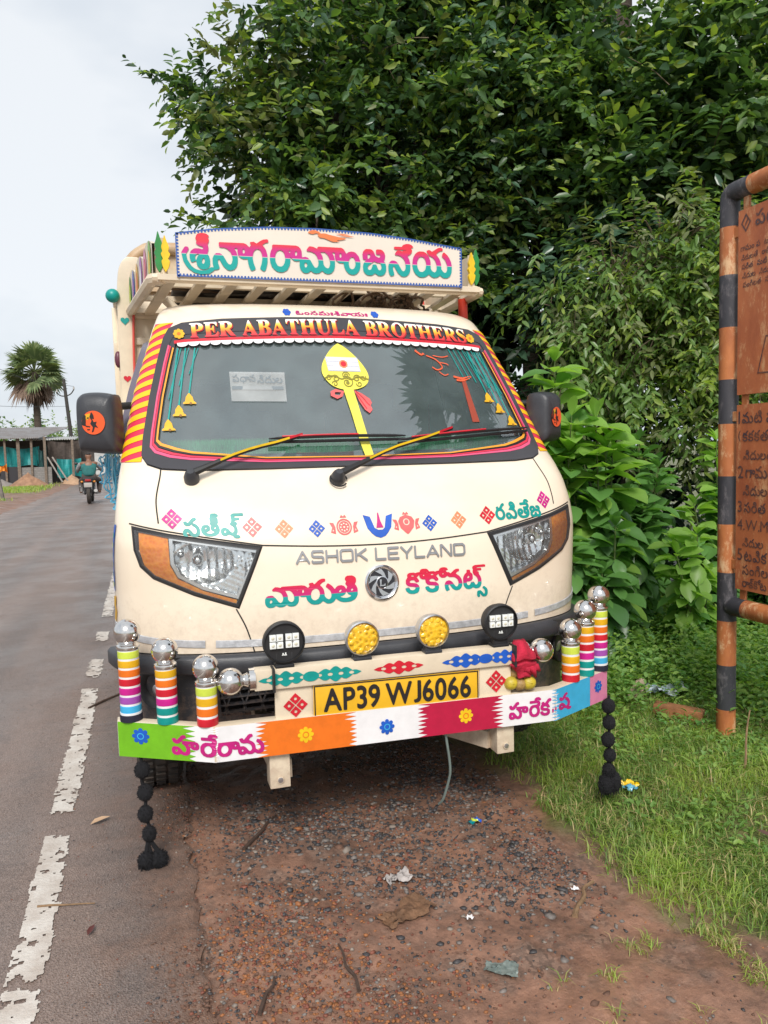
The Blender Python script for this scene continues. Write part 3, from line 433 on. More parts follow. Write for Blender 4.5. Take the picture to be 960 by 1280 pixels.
 'b3': ["60 2 2 105 0 205 38 277 104 319 238 297 416 115 471 103 529 139 553 239 493 355 416 408 213 450 327 554 427 534 484 561 371 568 300 617 277 683 311 772 416 811 527 785 584 728 609 661 607 561 550 461 618 383 653 294 653 150 629 83 549 14 371 12 304 55 182 199 138 216 107 161 151 39","860 3 759 83 732 272 780 405 893 509 884 594 971 620 1016 550 1049 543 1204 710 1282 752 1356 750 1363 672 1282 632 1199 528 1327 431 1373 350 1393 208 1516 114 1606 117 1654 205 1629 317 1482 442 1527 531 1638 477 1749 351 1791 450 1871 520 1982 533 2049 510 2098 428 2073 305 2016 259 1870 239 1910 161 2004 112 2171 114 2295 205 2310 272 2293 332 2178 450 2218 528 2321 483 2407 350 2409 205 2385 139 2319 61 2227 14 2027 0 1927 26 1844 72 1771 168 1687 39 1593 1 1504 3 1371 72 1249 1 1160 3 1060 57 960 3","2771 3 2616 47 2524 128 2488 228 2513 372 2616 452 2749 452 2818 383 2817 261 2760 202 2647 172 2657 150 2827 100 3038 144 3058 172 2949 193 2891 261 2889 361 2924 428 2890 461 2891 505 2927 533 3093 537 3138 583 3082 621 2727 624 2712 705 2960 724 3000 817 3071 863 3238 841 3278 750 3204 734 3127 777 3080 739 3204 685 3242 617 3240 528 3165 439 3220 294 3195 150 3071 37 2938 1","900 105 973 128 1038 222 1100 217 1171 114 1241 117 1288 228 1238 364 1116 433 993 430 901 383 847 294 840 228 852 150","2603 283 2693 286 2717 339 2682 365 2638 353 2599 317","3014 283 3071 282 3104 328 3060 363 3016 358 2989 328","1889 350 1962 350 1984 417 1916 430 1874 383","400 661 449 659 479 694 416 719 381 694"],
 'b4': ["893 3 813 61 788 150 812 250 871 302 1027 297 1182 134 1249 101 1331 139 1354 228 1318 328 1238 397 924 461 869 550 882 606 957 617 1027 539 1216 730 1334 750 1349 665 1249 621 1192 528 1304 485 1404 400 1451 305 1468 183 1582 103 1676 139 1699 239 1665 328 1537 439 1560 524 1593 530 1674 483 1784 350 1810 250 1795 128 1753 50 1693 14 1560 1 1427 61 1316 3 1227 0 1093 58 1004 3","2049 3 1968 39 1901 117 1877 205 1891 328 1944 405 2027 452 2193 452 2271 410 2317 350 2343 261 2329 139 2227 25","2793 3 2722 50 2689 128 2691 205 2735 283 2793 310 2904 308 2976 261 3090 128 3171 103 3240 161 3240 283 3080 461 3138 532 3271 444 3354 272 3351 139 3287 39 3216 3 3127 0 2993 57 2893 3","82 13 25 105 0 205 31 528 682 533 807 472 832 361 800 272 738 237 627 234 527 305 518 172 438 12 345 50 420 250 396 361 304 432 171 408 113 328 110 217 175 50","933 105 993 114 1019 150 949 217 897 172","2077 105 2182 125 2229 194 2229 272 2160 351 2060 351 1991 272 1996 172","2825 105 2882 109 2916 150 2849 217 2791 172","658 328 704 327 729 361 727 396 682 432 648 428 626 383","513 383 532 405 516 430","2838 437 2749 491 2717 594 2804 620 2882 539 3071 730 3127 754 3193 746 3200 661 3104 621 2940 450"],
 'b5': ["60 2 2 105 0 205 38 277 104 319 238 297 416 115 471 103 529 139 553 239 493 355 416 408 213 450 327 554 427 534 484 561 371 568 300 617 277 683 311 772 416 811 527 785 584 728 609 661 607 561 550 461 618 383 653 294 653 150 629 83 549 14 371 12 304 55 182 199 138 216 107 161 151 39","860 3 759 83 732 272 780 405 893 509 884 594 971 620 1016 550 1049 543 1204 710 1282 752 1356 750 1363 672 1282 632 1199 528 1327 431 1373 350 1393 208 1516 114 1606 117 1654 205 1629 317 1482 442 1527 531 1638 477 1749 351 1791 450 1871 520 1982 533 2049 510 2098 428 2073 305 2016 259 1870 239 1910 161 2004 112 2171 114 2295 205 2310 272 2293 332 2178 450 2218 528 2321 483 2407 350 2409 205 2385 139 2319 61 2227 14 2027 0 1927 26 1844 72 1771 168 1687 39 1593 1 1504 3 1371 72 1249 1 1160 3 1060 57 960 3","900 105 973 128 1038 222 1100 217 1171 114 1241 117 1288 228 1238 364 1116 433 993 430 901 383 847 294 840 228 852 150","1889 350 1962 350 1984 417 1916 430 1874 383","400 661 449 659 479 694 416 719 381 694"],
 'b6': ["61 2 0 128 3 217 61 299 128 322 217 309 383 137 472 103 530 139 552 250 510 339 381 461 439 532 594 420 652 305 655 161 630 83 575 28 483 0 361 15 150 217 108 161 150 33","939 3 781 94 734 205 734 317 770 417 850 497 950 554 1050 534 1104 561 961 580 901 650 903 728 934 772 1072 810 1153 783 1219 694 1232 594 1197 483 1263 372 1277 205 1250 126 1183 48 1061 1","1628 3 1461 59 1381 139 1355 217 1381 383 1483 454 1605 452 1663 417 1688 361 1685 272 1628 203 1510 172 1539 138 1739 100 1905 148 1917 172 1805 197 1759 250 1745 339 1783 436 1650 457 1590 583 1672 620 1750 539 1939 730 2058 750 2072 665 1980 628 1903 528 2017 444 2063 372 2078 217 2052 139 1994 70 1872 14","978 105 1094 125 1163 217 1153 350 1061 430 928 420 848 328 845 228 870 172","1471 283 1550 282 1579 339 1550 363 1505 358 1464 317","1871 283 1939 282 1961 336 1917 363 1872 352 1852 317","161 437 72 480 29 594 117 620 194 539 383 730 439 754 505 746 512 661 417 621 283 470","1015 661 1072 659 1097 694 1028 718 1004 694"],
 'b7': ["149 2 77 38 24 116 0 316 47 449 149 529 160 645 238 654 263 638 264 538 331 493 362 438 364 360 342 304 282 258 104 254 149 122 204 100 260 114 349 221 411 216 449 135 504 102 587 138 610 193 596 293 444 449 493 530 593 476 684 371 720 182 682 68 582 2 471 2 371 56 271 2","893 2 811 60 788 127 801 238 882 307 1027 296 1216 110 1271 102 1329 138 1350 216 1307 338 1090 482 1127 553 1216 532 1273 560 1138 579 1077 660 1082 731 1138 790 1238 810 1327 784 1409 649 1398 538 1357 471 1453 271 1453 160 1418 71 1304 0 1193 2 1093 59 993 2","1693 2 1549 77 1513 149 1526 182 1604 197 1671 124 1760 99 1871 124 1898 171 1838 218 1660 236 1560 283 1533 416 1601 516 1593 591 1682 616 1749 537 1938 729 2060 752 2071 664 1993 631 1904 527 1973 449 1989 371 1904 356 1793 432 1693 429 1640 382 1693 336 1949 287 2009 182 1990 82 1893 13","925 104 971 103 1015 149 949 216 889 171","145 349 229 349 260 382 251 416 216 436 160 417 128 371","1192 660 1249 658 1274 693 1216 718 1181 693"],
 'b8': ["61 2 0 128 3 217 61 299 128 322 217 309 383 137 472 103 530 139 552 250 510 339 381 461 439 532 594 420 652 305 655 161 630 83 575 28 483 0 361 15 150 217 108 161 150 33","905 3 837 28 759 105 734 172 737 305 779 383 850 442 950 467 1050 452 1139 397 1185 317 1185 150 1144 72 1083 25","1361 3 1281 161 1281 361 1339 463 1461 551 1572 534 1625 561 1483 580 1422 661 1426 739 1469 783 1605 808 1694 766 1741 694 1743 550 1718 494 1799 317 1785 150 1719 17 1629 39 1626 83 1688 217 1674 350 1617 418 1483 430 1417 386 1379 294 1381 217 1443 50","2128 3 1994 48 1903 139 1867 272 1891 417 1945 494 2017 530 2117 532 2172 507 2210 439 2197 317 2128 259 1994 251 1987 228 2083 126 2183 100 2283 112 2372 156 2419 228 2405 341 2292 450 2328 521 2383 520 2465 461 2519 372 2533 250 2509 150 2461 79 2372 26","2883 3 2761 36 2648 117 2600 261 2637 383 2750 455 2861 452 2922 405 2944 339 2928 248 2866 194 2763 172 2817 126 2994 100 3161 148 3172 172 3072 192 3015 239 3001 350 3042 428 2905 457 2836 583 2928 620 3005 543 3172 719 3239 752 3312 750 3328 665 3247 639 3155 528 3272 443 3319 372 3333 228 3297 128 3161 26","933 105 1039 125 1088 217 1066 305 972 363 878 328 834 239 861 158","2725 283 2807 283 2834 317 2828 349 2750 352 2714 317","3127 283 3194 286 3218 328 3139 362 3106 328","2002 350 2094 361 2094 427 2017 421 1989 372","161 437 72 480 29 594 117 620 194 539 383 730 439 754 505 746 512 661 417 621 283 470","1537 661 1583 659 1616 694 1550 719 1522 694"],
 'b9': ["204 2 77 60 2 193 0 316 42 527 704 532 838 466 971 540 1000 649 967 760 1025 849 1471 856 1460 779 1149 777 1081 749 1127 702 1304 689 1300 604 1116 598 1090 571 1116 537 1193 525 1262 449 1278 371 1193 356 1082 432 982 429 932 393 960 343 1204 307 1271 254 1298 149 1249 47 1127 0 938 13 838 79 802 149 814 182 893 197 960 124 1082 99 1175 138 1187 171 1162 204 949 236 838 285 749 236 649 233 549 295 529 149 460 55 327 0","1538 2 1438 36 1382 88 1356 149 1370 182 1449 197 1516 124 1593 99 1704 119 1738 171 1682 218 1493 236 1391 293 1367 393 1434 504 1449 674 1549 731 1660 729 1749 687 1893 734 1943 838 2038 884 2182 851 2220 793 2204 759 2138 745 2071 791 2016 760 2027 737 2127 707 2184 638 2184 516 2116 443 2004 432 1935 460 1891 538 1882 629 1838 620 1771 543 1704 547 1638 628 1549 615 1534 582 1557 549 1771 496 1840 382 1749 356 1682 417 1560 432 1493 409 1481 371 1527 336 1704 320 1793 284 1840 227 1843 127 1816 66 1738 13","2271 2 2157 93 2122 204 2122 304 2179 460 2271 529 2282 645 2360 654 2386 638 2393 538 2472 471 2487 360 2465 304 2404 258 2227 252 2260 135 2360 102 2420 149 2453 216 2516 221 2604 112 2649 100 2704 127 2731 171 2729 271 2671 365 2567 449 2616 530 2696 493 2796 393 2842 271 2842 171 2798 60 2704 2 2593 2 2493 56 2393 2","232 104 349 119 429 204 424 338 385 393 316 429 193 417 113 327 124 193 171 133","680 327 716 325 751 360 738 407 693 431 644 382","537 349 554 404 527 431 512 404","2270 349 2349 347 2383 404 2349 433 2304 428 2259 382","2022 527 2062 527 2094 571 2038 631 1989 582"],
 'per': ["6156 3 6056 37 5996 94 5976 128 5950 228 5949 628 5925 661 5877 672 5866 683 5866 705 5900 722 6189 722 6223 707 6223 683 6213 672 6156 662 6140 639 6140 172 6156 126 6189 92 6223 79 6300 78 6345 91 6389 125 6414 172 6428 239 6427 617 6400 657 6344 672 6333 683 6333 705 6367 722 6556 717 6568 705 6568 683 6512 654 6496 628 6495 250 6480 172 6458 117 6415 61 6334 14 6267 0","10000 3 9889 36 9812 81 9774 117 9732 172 9698 239 9674 383 9687 461 9710 528 9745 586 9812 655 9878 697 9967 730 10100 732 10156 719 10223 685 10272 650 10336 583 10394 450 10394 294 10369 217 10336 161 10237 61 10134 14 10056 0","13278 5 13260 39 13262 239 13278 273 13300 273 13313 261 13365 139 13434 78 13478 67 13556 70 13600 102 13617 150 13614 183 13589 228 13378 348 13309 417 13273 517 13287 594 13309 639 13375 705 13434 730 13545 732 13656 703 13689 728 13712 728 13728 694 13728 528 13712 495 13687 505 13658 572 13623 622 13589 652 13545 674 13467 677 13434 663 13409 628 13406 583 13415 550 13434 526 13645 419 13714 361 13747 305 13762 239 13758 194 13736 128 13681 61 13589 14 13489 0 13345 33 13300 5","12 27 1 50 67 85 83 117 84 605 67 652 10 672 0 683 0 707 34 722 356 722 445 708 534 666 591 594 605 539 603 494 567 413 526 372 478 348 378 323 278 320 264 305 265 128 287 83 335 61 344 39 312 22","645 27 635 50 645 62 700 79 717 117 716 628 700 659 645 682 645 707 678 722 1213 717 1228 683 1228 539 1212 506 1185 517 1147 605 1112 631 1034 655 934 655 912 646 906 439 916 417 956 412 989 426 1015 461 1045 540 1067 549 1079 539 1084 239 1078 215 1056 206 1044 217 1025 283 1000 321 956 343 916 339 906 317 906 117 915 94 967 78 1100 103 1167 148 1223 241 1234 251 1256 251 1268 228 1260 172 1227 39 1189 22","1312 27 1301 50 1312 62 1367 81 1384 117 1383 628 1367 654 1312 682 1312 707 1345 722 1645 722 1789 696 1845 666 1894 617 1914 583 1916 494 1883 428 1845 392 1789 362 1785 339 1945 102 2011 50 2002 28 1788 28 1589 316 1578 315 1573 294 1574 105 1589 81 1646 61 1655 50 1646 28","2356 27 2346 50 2400 92 2436 161 2655 705 2678 729 2700 728 2725 694 2953 150 2989 84 3025 61 3033 39 3000 22 2712 27 2701 50 2765 83 2773 105 2758 161 2734 204 2712 211 2545 211 2518 194 2489 105 2498 83 2555 50 2546 28","3078 27 3068 50 3133 83 3149 117 3150 617 3134 654 3067 682 3067 707 3100 722 3400 722 3500 708 3567 684 3604 661 3647 594 3649 517 3627 472 3552 405 3551 394 3634 343 3680 272 3683 183 3650 117 3589 59 3489 23","3734 27 3724 50 3767 84 3791 117 4033 717 4045 728 4067 729 4103 683 4331 139 4356 91 4400 50 4400 39 4367 22 4089 27 4079 39 4088 61 4134 79 4148 94 4136 150 4112 202 4089 211 3923 211 3900 204 3886 183 3862 105 3869 83 3933 50 3924 28","4578 27 4568 39 4577 61 4634 81 4649 105 4648 650 4623 663 4545 632 4508 583 4480 505 4456 495 4439 528 4444 705 4478 722 5034 717 5050 683 5050 528 5034 495 5011 505 4980 594 4937 639 4912 652 4856 660 4840 639 4840 105 4856 81 4913 61 4922 39 4889 22","5100 27 5090 50 5152 83 5172 128 5173 605 5156 652 5089 683 5089 705 5099 717 5400 722 5434 707 5434 682 5423 671 5377 661 5352 617 5350 439 5356 421 5378 411 5545 411 5571 428 5569 617 5546 661 5500 671 5489 682 5489 705 5500 717 5800 722 5835 705 5835 683 5824 672 5767 652 5750 605 5752 128 5771 83 5833 50 5824 28 5499 28 5490 50 5552 83 5569 128 5571 328 5545 344 5378 344 5360 339 5350 317 5352 128 5371 83 5433 50 5424 28","6612 27 6601 39 6610 61 6667 81 6683 105 6684 617 6667 654 6600 682 6599 705 6634 722 6956 717 6970 694 6957 672 6889 662 6874 639 6875 105 6889 90 6934 78 7067 104 7123 145 7185 250 7212 260 7223 250 7228 217 7197 50 7178 27 7156 22","7278 27 7268 50 7314 83 7337 117 7570 694 7598 728 7623 728 7639 705 7881 128 7912 84 7947 61 7955 39 7923 22 7634 27 7624 50 7688 83 7695 105 7656 204 7634 211 7467 211 7445 204 7434 187 7408 105 7423 81 7477 50 7468 28","8300 27 8290 50 8356 83 8372 117 8373 605 8356 652 8299 672 8289 683 8289 707 8323 722 8634 721 8723 708 8778 689 8836 650 8869 594 8869 517 8850 472 8772 405 8772 394 8839 350 8895 283 8905 250 8905 194 8872 117 8789 49 8700 23","8956 27 8946 50 9012 93 9027 161 9028 572 9012 647 8955 672 8944 683 8945 707 8978 722 9278 722 9423 696 9500 655 9547 583 9547 483 9527 439 9481 394 9426 361 9421 339 9578 102 9644 50 9635 28 9422 28 9223 321 9212 319 9207 305 9207 117 9223 83 9288 50 9279 28","10567 27 10557 39 10566 61 10623 81 10638 105 10637 650 10612 663 10531 628 10497 583 10478 515 10456 495 10445 495 10428 528 10433 705 10467 722 11034 717 11052 683 11049 517 11034 494 11012 494 11000 504 10969 594 10923 641 10845 660 10828 639 10829 117 10845 83 10900 62 10911 39 10878 22","11089 27 11079 50 11145 85 11160 117 11162 605 11145 652 11077 683 11073 694 11088 717 11389 722 11423 707 11423 683 11413 672 11367 662 11356 651 11340 605 11339 439 11345 421 11367 411 11534 411 11559 428 11558 628 11534 662 11489 671 11478 682 11477 705 11489 717 11789 722 11823 707 11823 683 11813 672 11756 652 11739 605 11740 128 11760 83 11822 50 11813 28 11488 28 11479 50 11541 83 11558 117 11559 328 11534 344 11367 344 11349 339 11339 317 11340 139 11365 83 11422 50 11413 28","11867 27 11857 50 11867 62 11912 71 11927 83 11950 150 11949 583 11935 650 11923 662 11877 672 11866 683 11867 707 11900 722 12435 717 12450 683 12450 539 12434 506 12410 517 12369 605 12327 639 12256 655 12156 655 12134 646 12128 439 12138 417 12178 412 12212 426 12237 461 12267 540 12289 549 12301 539 12306 239 12300 215 12278 206 12266 217 12247 283 12223 321 12178 343 12138 339 12128 317 12128 117 12137 94 12189 78 12323 103 12383 139 12425 194 12445 240 12456 251 12478 251 12493 228 12456 38 12423 22","12545 27 12535 50 12600 93 12616 150 12617 572 12600 647 12544 672 12533 683 12534 707 12567 722 12867 722 13012 696 13089 655 13136 583 13136 483 13116 439 13070 394 13015 361 13010 339 13167 102 13233 50 13224 28 13010 28 12812 321 12800 319 12796 305 12796 117 12812 83 12877 50 12868 28","10017 61 10045 59 10094 72 10157 128 10180 183 10194 250 10204 372 10194 494 10159 594 10112 655 10045 678 9978 664 9920 617 9898 561 9873 428 9874 305 9898 183 9945 100 9967 81","3355 83 3412 79 3456 101 3480 139 3493 217 3480 294 3460 328 3423 352 3367 365 3349 361 3339 339 3339 117","8571 83 8623 78 8667 92 8691 117 8706 172 8705 272 8689 319 8645 352 8578 367 8560 361 8550 339 8550 139","2566 283 2678 278 2700 294 2647 439 2634 455 2614 439 2565 317","3938 283 4056 279 4073 294 4037 394 4012 448 4000 454 3978 421 3932 305","7485 283 7600 278 7622 294 7556 453 7545 455 7532 439 7481 305","264 394 278 384 345 392 378 412 395 439 406 483 405 572 389 619 356 651 289 654 266 639","1582 394 1623 390 1689 415 1725 483 1725 583 1700 630 1667 652 1600 655 1575 639 1573 417","9216 394 9256 390 9323 414 9345 437 9358 472 9358 583 9338 628 9300 652 9234 655 9208 639 9206 417","12805 394 12845 390 12912 414 12934 437 12947 472 12947 583 12927 628 12889 652 12823 655 12797 639 12795 417","3344 428 3400 423 3434 437 3460 494 3458 617 3435 650 3389 665 3356 662 3340 639","8555 428 8623 426 8660 450 8680 483 8680 605 8656 648 8623 663 8571 661 8554 628"],
 'plate': ["1410 2 1344 23 1299 58 1295 160 1299 172 1322 182 1366 158 1455 134 1504 149 1535 171 1549 215 1541 271 1499 306 1444 311 1417 327 1406 349 1405 415 1422 450 1477 458 1522 480 1535 504 1537 549 1521 582 1455 605 1333 582 1306 615 1306 682 1322 709 1355 729 1422 743 1499 742 1599 698 1655 641 1679 593 1679 482 1633 382 1690 282 1693 182 1657 93 1588 32 1499 0","1933 4 1895 27 1850 82 1845 104 1982 227 2013 271 2012 293 1922 302 1850 338 1774 427 1753 493 1749 538 1776 627 1819 682 1877 721 1944 742 1988 743 2055 729 2099 707 2168 638 2189 604 2215 527 2216 404 2190 304 2124 182 2016 60","3210 3 3176 38 3001 471 2977 495 2964 482 2779 27 2755 5 2727 15 2697 60 2597 304 2442 693 2444 717 2466 731 2533 732 2555 728 2577 707 2708 382 2733 330 2744 326 2757 338 2897 693 2922 727 3010 731 3048 704 3210 329 3222 332 3246 382 3377 717 3410 732 3477 731 3499 720 3512 704 3513 682 3368 315 3245 15 3233 4","4155 2 4066 35 3983 127 3950 215 3950 327 3986 460 4019 527 4084 615 4139 671 4222 732 4244 737 4315 660 4321 638 4199 532 4157 471 4155 453 4166 445 4255 440 4322 399 4389 327 4415 238 4415 204 4379 104 4310 33 4222 0","4688 2 4644 14 4599 44 4533 112 4507 160 4473 282 4472 460 4497 571 4539 649 4633 728 4710 743 4799 718 4877 643 4902 604 4935 527 4948 460 4949 282 4924 171 4877 88 4822 33 4788 13 4733 0","5210 2 5133 33 5043 127 5019 182 5007 271 5017 360 5052 471 5122 585 5233 698 5277 731 5299 737 5355 685 5377 638 5239 504 5217 460 5233 444 5299 442 5333 430 5380 404 5426 360 5468 282 5470 171 5422 79 5355 24 5288 0","5733 2 5666 25 5588 90 5542 182 5528 282 5553 415 5597 515 5650 593 5744 688 5799 731 5822 737 5877 685 5899 638 5766 510 5735 460 5755 443 5833 440 5899 407 5933 376 5968 327 5990 271 5993 182 5968 115 5910 47 5822 2","22 14 0 38 2 60 280 715 310 742 377 739 401 715 446 615 679 93 698 27 666 10 599 11 577 22 541 71 491 182 466 208 244 210 222 203 207 182 155 55 133 22 99 10","788 14 765 38 760 60 765 715 799 732 1033 732 1122 706 1199 632 1216 604 1238 515 1218 427 1177 367 1110 324 999 300 915 293 905 271 900 27 877 11","3622 14 3594 49 3584 82 3587 104 3610 120 3655 122 3701 138 3723 160 3737 204 3743 715 3766 731 3866 728 3889 704 3894 682 3894 171 3879 115 3833 55 3777 24 3710 10","4139 149 4177 140 4210 144 4257 182 4270 238 4257 271 4233 295 4199 309 4166 309 4099 280 4097 193 4110 169","4675 149 4722 144 4755 160 4778 193 4804 282 4811 382 4801 482 4778 560 4733 598 4688 594 4655 563 4631 515 4617 449 4617 282 4631 215 4653 171","5197 149 5255 141 5312 171 5326 204 5326 249 5300 293 5255 309 5222 309 5155 272 5149 238 5160 193","5717 149 5777 141 5835 171 5848 204 5848 249 5823 293 5777 309 5744 309 5677 272 5675 215 5692 171","295 349 388 343 410 360 355 482 339 482 319 449 290 371","915 438 988 433 1055 455 1078 482 1084 504 1077 572 1033 598 915 593 905 571 905 460","1972 438 1999 436 2033 447 2057 460 2070 482 2063 560 2044 584 2010 599 1944 594 1897 538 1895 504 1910 468 1933 448"],
 'wmm': ["572 0 543 25 534 69 570 114 606 116 627 103 641 80 643 36 617 6","1872 0 1843 25 1834 69 1861 105 1906 116 1940 91 1944 36 1917 6","2772 0 2738 25 2731 69 2750 104 2794 118 2839 82 2843 47 2817 6","306 10 289 36 289 203 279 225 28 230 10 236 0 258 12 291 256 591 328 675 361 696 379 691 389 669 391 336 406 321 450 310 456 258 446 236 406 228 391 214 383 18 361 8","994 13 748 614 731 658 734 680 794 686 824 669 970 303 994 247 1006 239 1017 247 1181 658 1197 680 1272 685 1295 669 1472 245 1485 247 1508 291 1661 677 1683 686 1744 680 1749 669 1741 636 1483 8 1460 14 1297 425 1252 525 1239 533 1227 525 1203 469 1028 31 1017 13","2039 10 2022 36 2028 676 2050 686 2118 680 2317 433 2339 418 2361 433 2561 679 2583 686 2646 680 2656 658 2650 18 2628 8 2583 8 2558 25 2550 509 2528 499 2361 289 2339 277 2317 289 2139 510 2128 509 2122 480 2120 25 2094 8","2939 10 2922 36 2928 676 2983 686 3017 674 3212 436 3239 422 3450 674 3483 686 3546 680 3556 658 3550 18 3528 8 3483 8 3458 25 3450 512 3428 506 3267 303 3228 281 3028 515 3017 515 3011 491 3011 36 2994 10","152 325 261 319 283 329 283 487 261 477 179 380 155 347"],
 'n1': ["17 4 0 38 1 671 28 698 94 698 117 683 122 660 121 27 94 0"],
 'n3': ["104 2 38 25 4 48 0 138 5 149 27 156 93 125 160 111 216 125 249 158 261 216 242 271 193 307 127 315 110 349 116 417 138 431 193 436 227 456 242 482 244 538 231 571 193 598 138 608 38 586 22 604 22 671 35 693 60 707 116 720 193 720 271 695 307 671 349 618 362 582 362 471 309 382 373 282 376 171 351 104 282 36 182 0"],
 'n2': ["16 1 5 6 0 28 196 283 262 405 276 472 251 550 205 588 116 585 71 563 27 524 5 528 0 628 16 652 93 696 149 711 227 708 285 683 338 641 362 605 387 539 388 439 373 383 340 317 210 139 206 117 427 106 442 83 442 28 428 5 405 0"],
 'n5': ["117 2 72 13 12 49 0 82 5 148 28 153 139 113 217 125 274 171 289 238 274 282 228 324 172 342 72 342 61 349 60 693 94 710 361 705 377 682 372 614 350 600 176 593 167 571 167 482 183 457 294 421 374 349 410 249 396 149 361 88 283 25 205 0"],
 'np': ["205 0 125 90 82 157 48 235 26 290 1 413 0 513 26 646 80 779 150 884 194 928 228 940 250 934 254 913 191 801 159 713 134 613 122 501 134 324 159 224 202 113 257 24 249 1"],
 'badge': ["68 4 30 28 0 72 0 106 22 150 568 942 591 962 635 976 679 962 704 939 1248 150 1273 95 1265 61 1240 28 1202 4 1179 1 1146 15 1113 45 991 220 957 243 324 245 286 228 140 28 102 4","1546 4 1513 16 1486 39 1422 150 1419 172 1434 217 1468 245 1524 252 1557 233 1601 183 1624 178 2346 178 2379 190 2414 228 2418 328 2404 361 2357 388 2002 400 1946 411 1779 411 1724 422 1602 423 1555 439 1446 528 1418 595 1422 806 1446 853 1524 933 1568 964 1613 978 2446 978 2513 950 2559 883 2585 817 2579 770 2524 726 2502 723 2457 738 2413 793 2391 800 1657 800 1635 796 1613 778 1589 750 1585 728 1589 639 1624 601 1646 590 2402 556 2435 547 2483 517 2581 428 2585 172 2573 139 2468 33 2446 16 2391 0","2813 4 2757 37 2741 83 2741 895 2746 921 2766 950 2813 974 2835 974 2879 954 2904 917 2907 606 2913 588 2935 578 3724 580 3741 606 3744 917 3766 950 3813 974 3835 974 3884 950 3907 895 3907 83 3902 57 3879 24 3835 4 3813 4 3766 28 3744 61 3741 372 3724 398 2935 400 2917 395 2907 372 2904 61 2870 17","4257 4 4202 33 4075 161 4063 195 4064 795 4079 822 4213 955 4279 978 5146 977 5213 944 5329 828 5352 761 5351 206 5329 150 5205 28 5135 0","5568 4 5513 47 5496 95 5496 883 5505 917 5530 950 5568 974 5602 974 5640 950 5668 910 5674 617 5679 599 5702 589 5746 590 5779 603 6491 963 6546 974 6595 950 6615 917 6618 883 6604 839 6583 817 6079 564 6048 539 6065 517 6135 470 6635 155 6659 128 6673 95 6665 61 6640 28 6591 1 6546 14 5870 439 5846 443 5791 423 5702 422 5679 413 5670 72 5624 15 5591 1","7491 4 7446 28 7418 95 7418 883 7446 950 7491 974 7548 961 7584 917 7585 206 7595 183 8391 178 8448 161 8484 117 8484 61 8473 39 8446 16 8402 1","8713 4 8657 37 8641 83 8641 895 8646 921 8666 950 8735 978 9668 978 9702 969 9735 944 9759 906 9759 872 9724 823 9679 801 8835 800 8817 795 8807 772 8807 606 8824 580 9579 577 9635 544 9662 495 9640 439 9613 415 9579 401 8824 398 8807 372 8807 206 8817 183 9679 177 9724 155 9759 106 9759 72 9729 28 9691 4 9668 0","10502 4 10457 28 10431 72 10424 408 10379 455 9941 828 9908 883 9922 928 9979 974 10035 962 10491 579 10513 569 10568 601 11000 961 11046 976 11102 952 11121 928 11129 895 11126 861 11106 828 10602 408 10595 61 10559 17","11357 4 11308 28 11289 50 11285 72 11285 906 11289 928 11313 955 11368 976 11424 950 11451 895 11452 206 11461 183 12268 177 12324 150 12351 95 12348 72 12324 28 12257 0","12568 4 12524 34 12500 72 12500 106 12522 150 13068 942 13091 962 13135 976 13179 962 13204 939 13748 150 13773 95 13770 72 13746 34 13713 9 13679 1 13646 15 13613 45 13491 220 13457 243 12824 245 12786 228 12640 28 12602 4","13991 4 13946 28 13918 95 13918 883 13946 950 14013 978 14102 977 14157 955 14957 205 14968 207 14974 228 14975 917 15002 955 15046 974 15068 974 15113 950 15136 917 15141 895 15141 83 15136 61 15112 28 15046 0 14957 1 14902 23 14102 773 14091 771 14085 750 14084 61 14048 17","15368 4 15335 16 15308 39 15285 106 15285 872 15300 928 15333 961 15391 978 16279 977 16349 939 16526 795 16541 750 16537 206 16502 157 16346 37 16295 6 16268 0","4300 183 5115 183 5173 239 5184 261 5179 730 5124 788 5091 800 4300 795 4241 739 4229 706 4231 261 4241 239","15473 183 16257 182 16360 261 16373 283 16369 706 16246 799 15473 795 15463 772 15463 206","430 417 824 411 844 428 659 706 635 724 613 709 488 528 429 439","12930 417 13324 411 13344 428 13159 706 13135 724 13113 709 12988 528 12929 439"],
}
def word(name, x, z, w, h, shear=0.0, slope=0.0, mirror=False):
    """Outlines of a painted word fitted into w x h with its lower left corner at (x, z)."""
    cs = [list(map(int, s.split())) for s in WORDS[name]]
    W_ = max(max(c[0::2]) for c in cs); H_ = max(max(c[1::2]) for c in cs)
    return [[(x + a/W_*w + shear*b/H_*h, z + b/H_*h + slope*a/W_*w) for a, b in zip(c[0::2], c[1::2])] for c in cs]
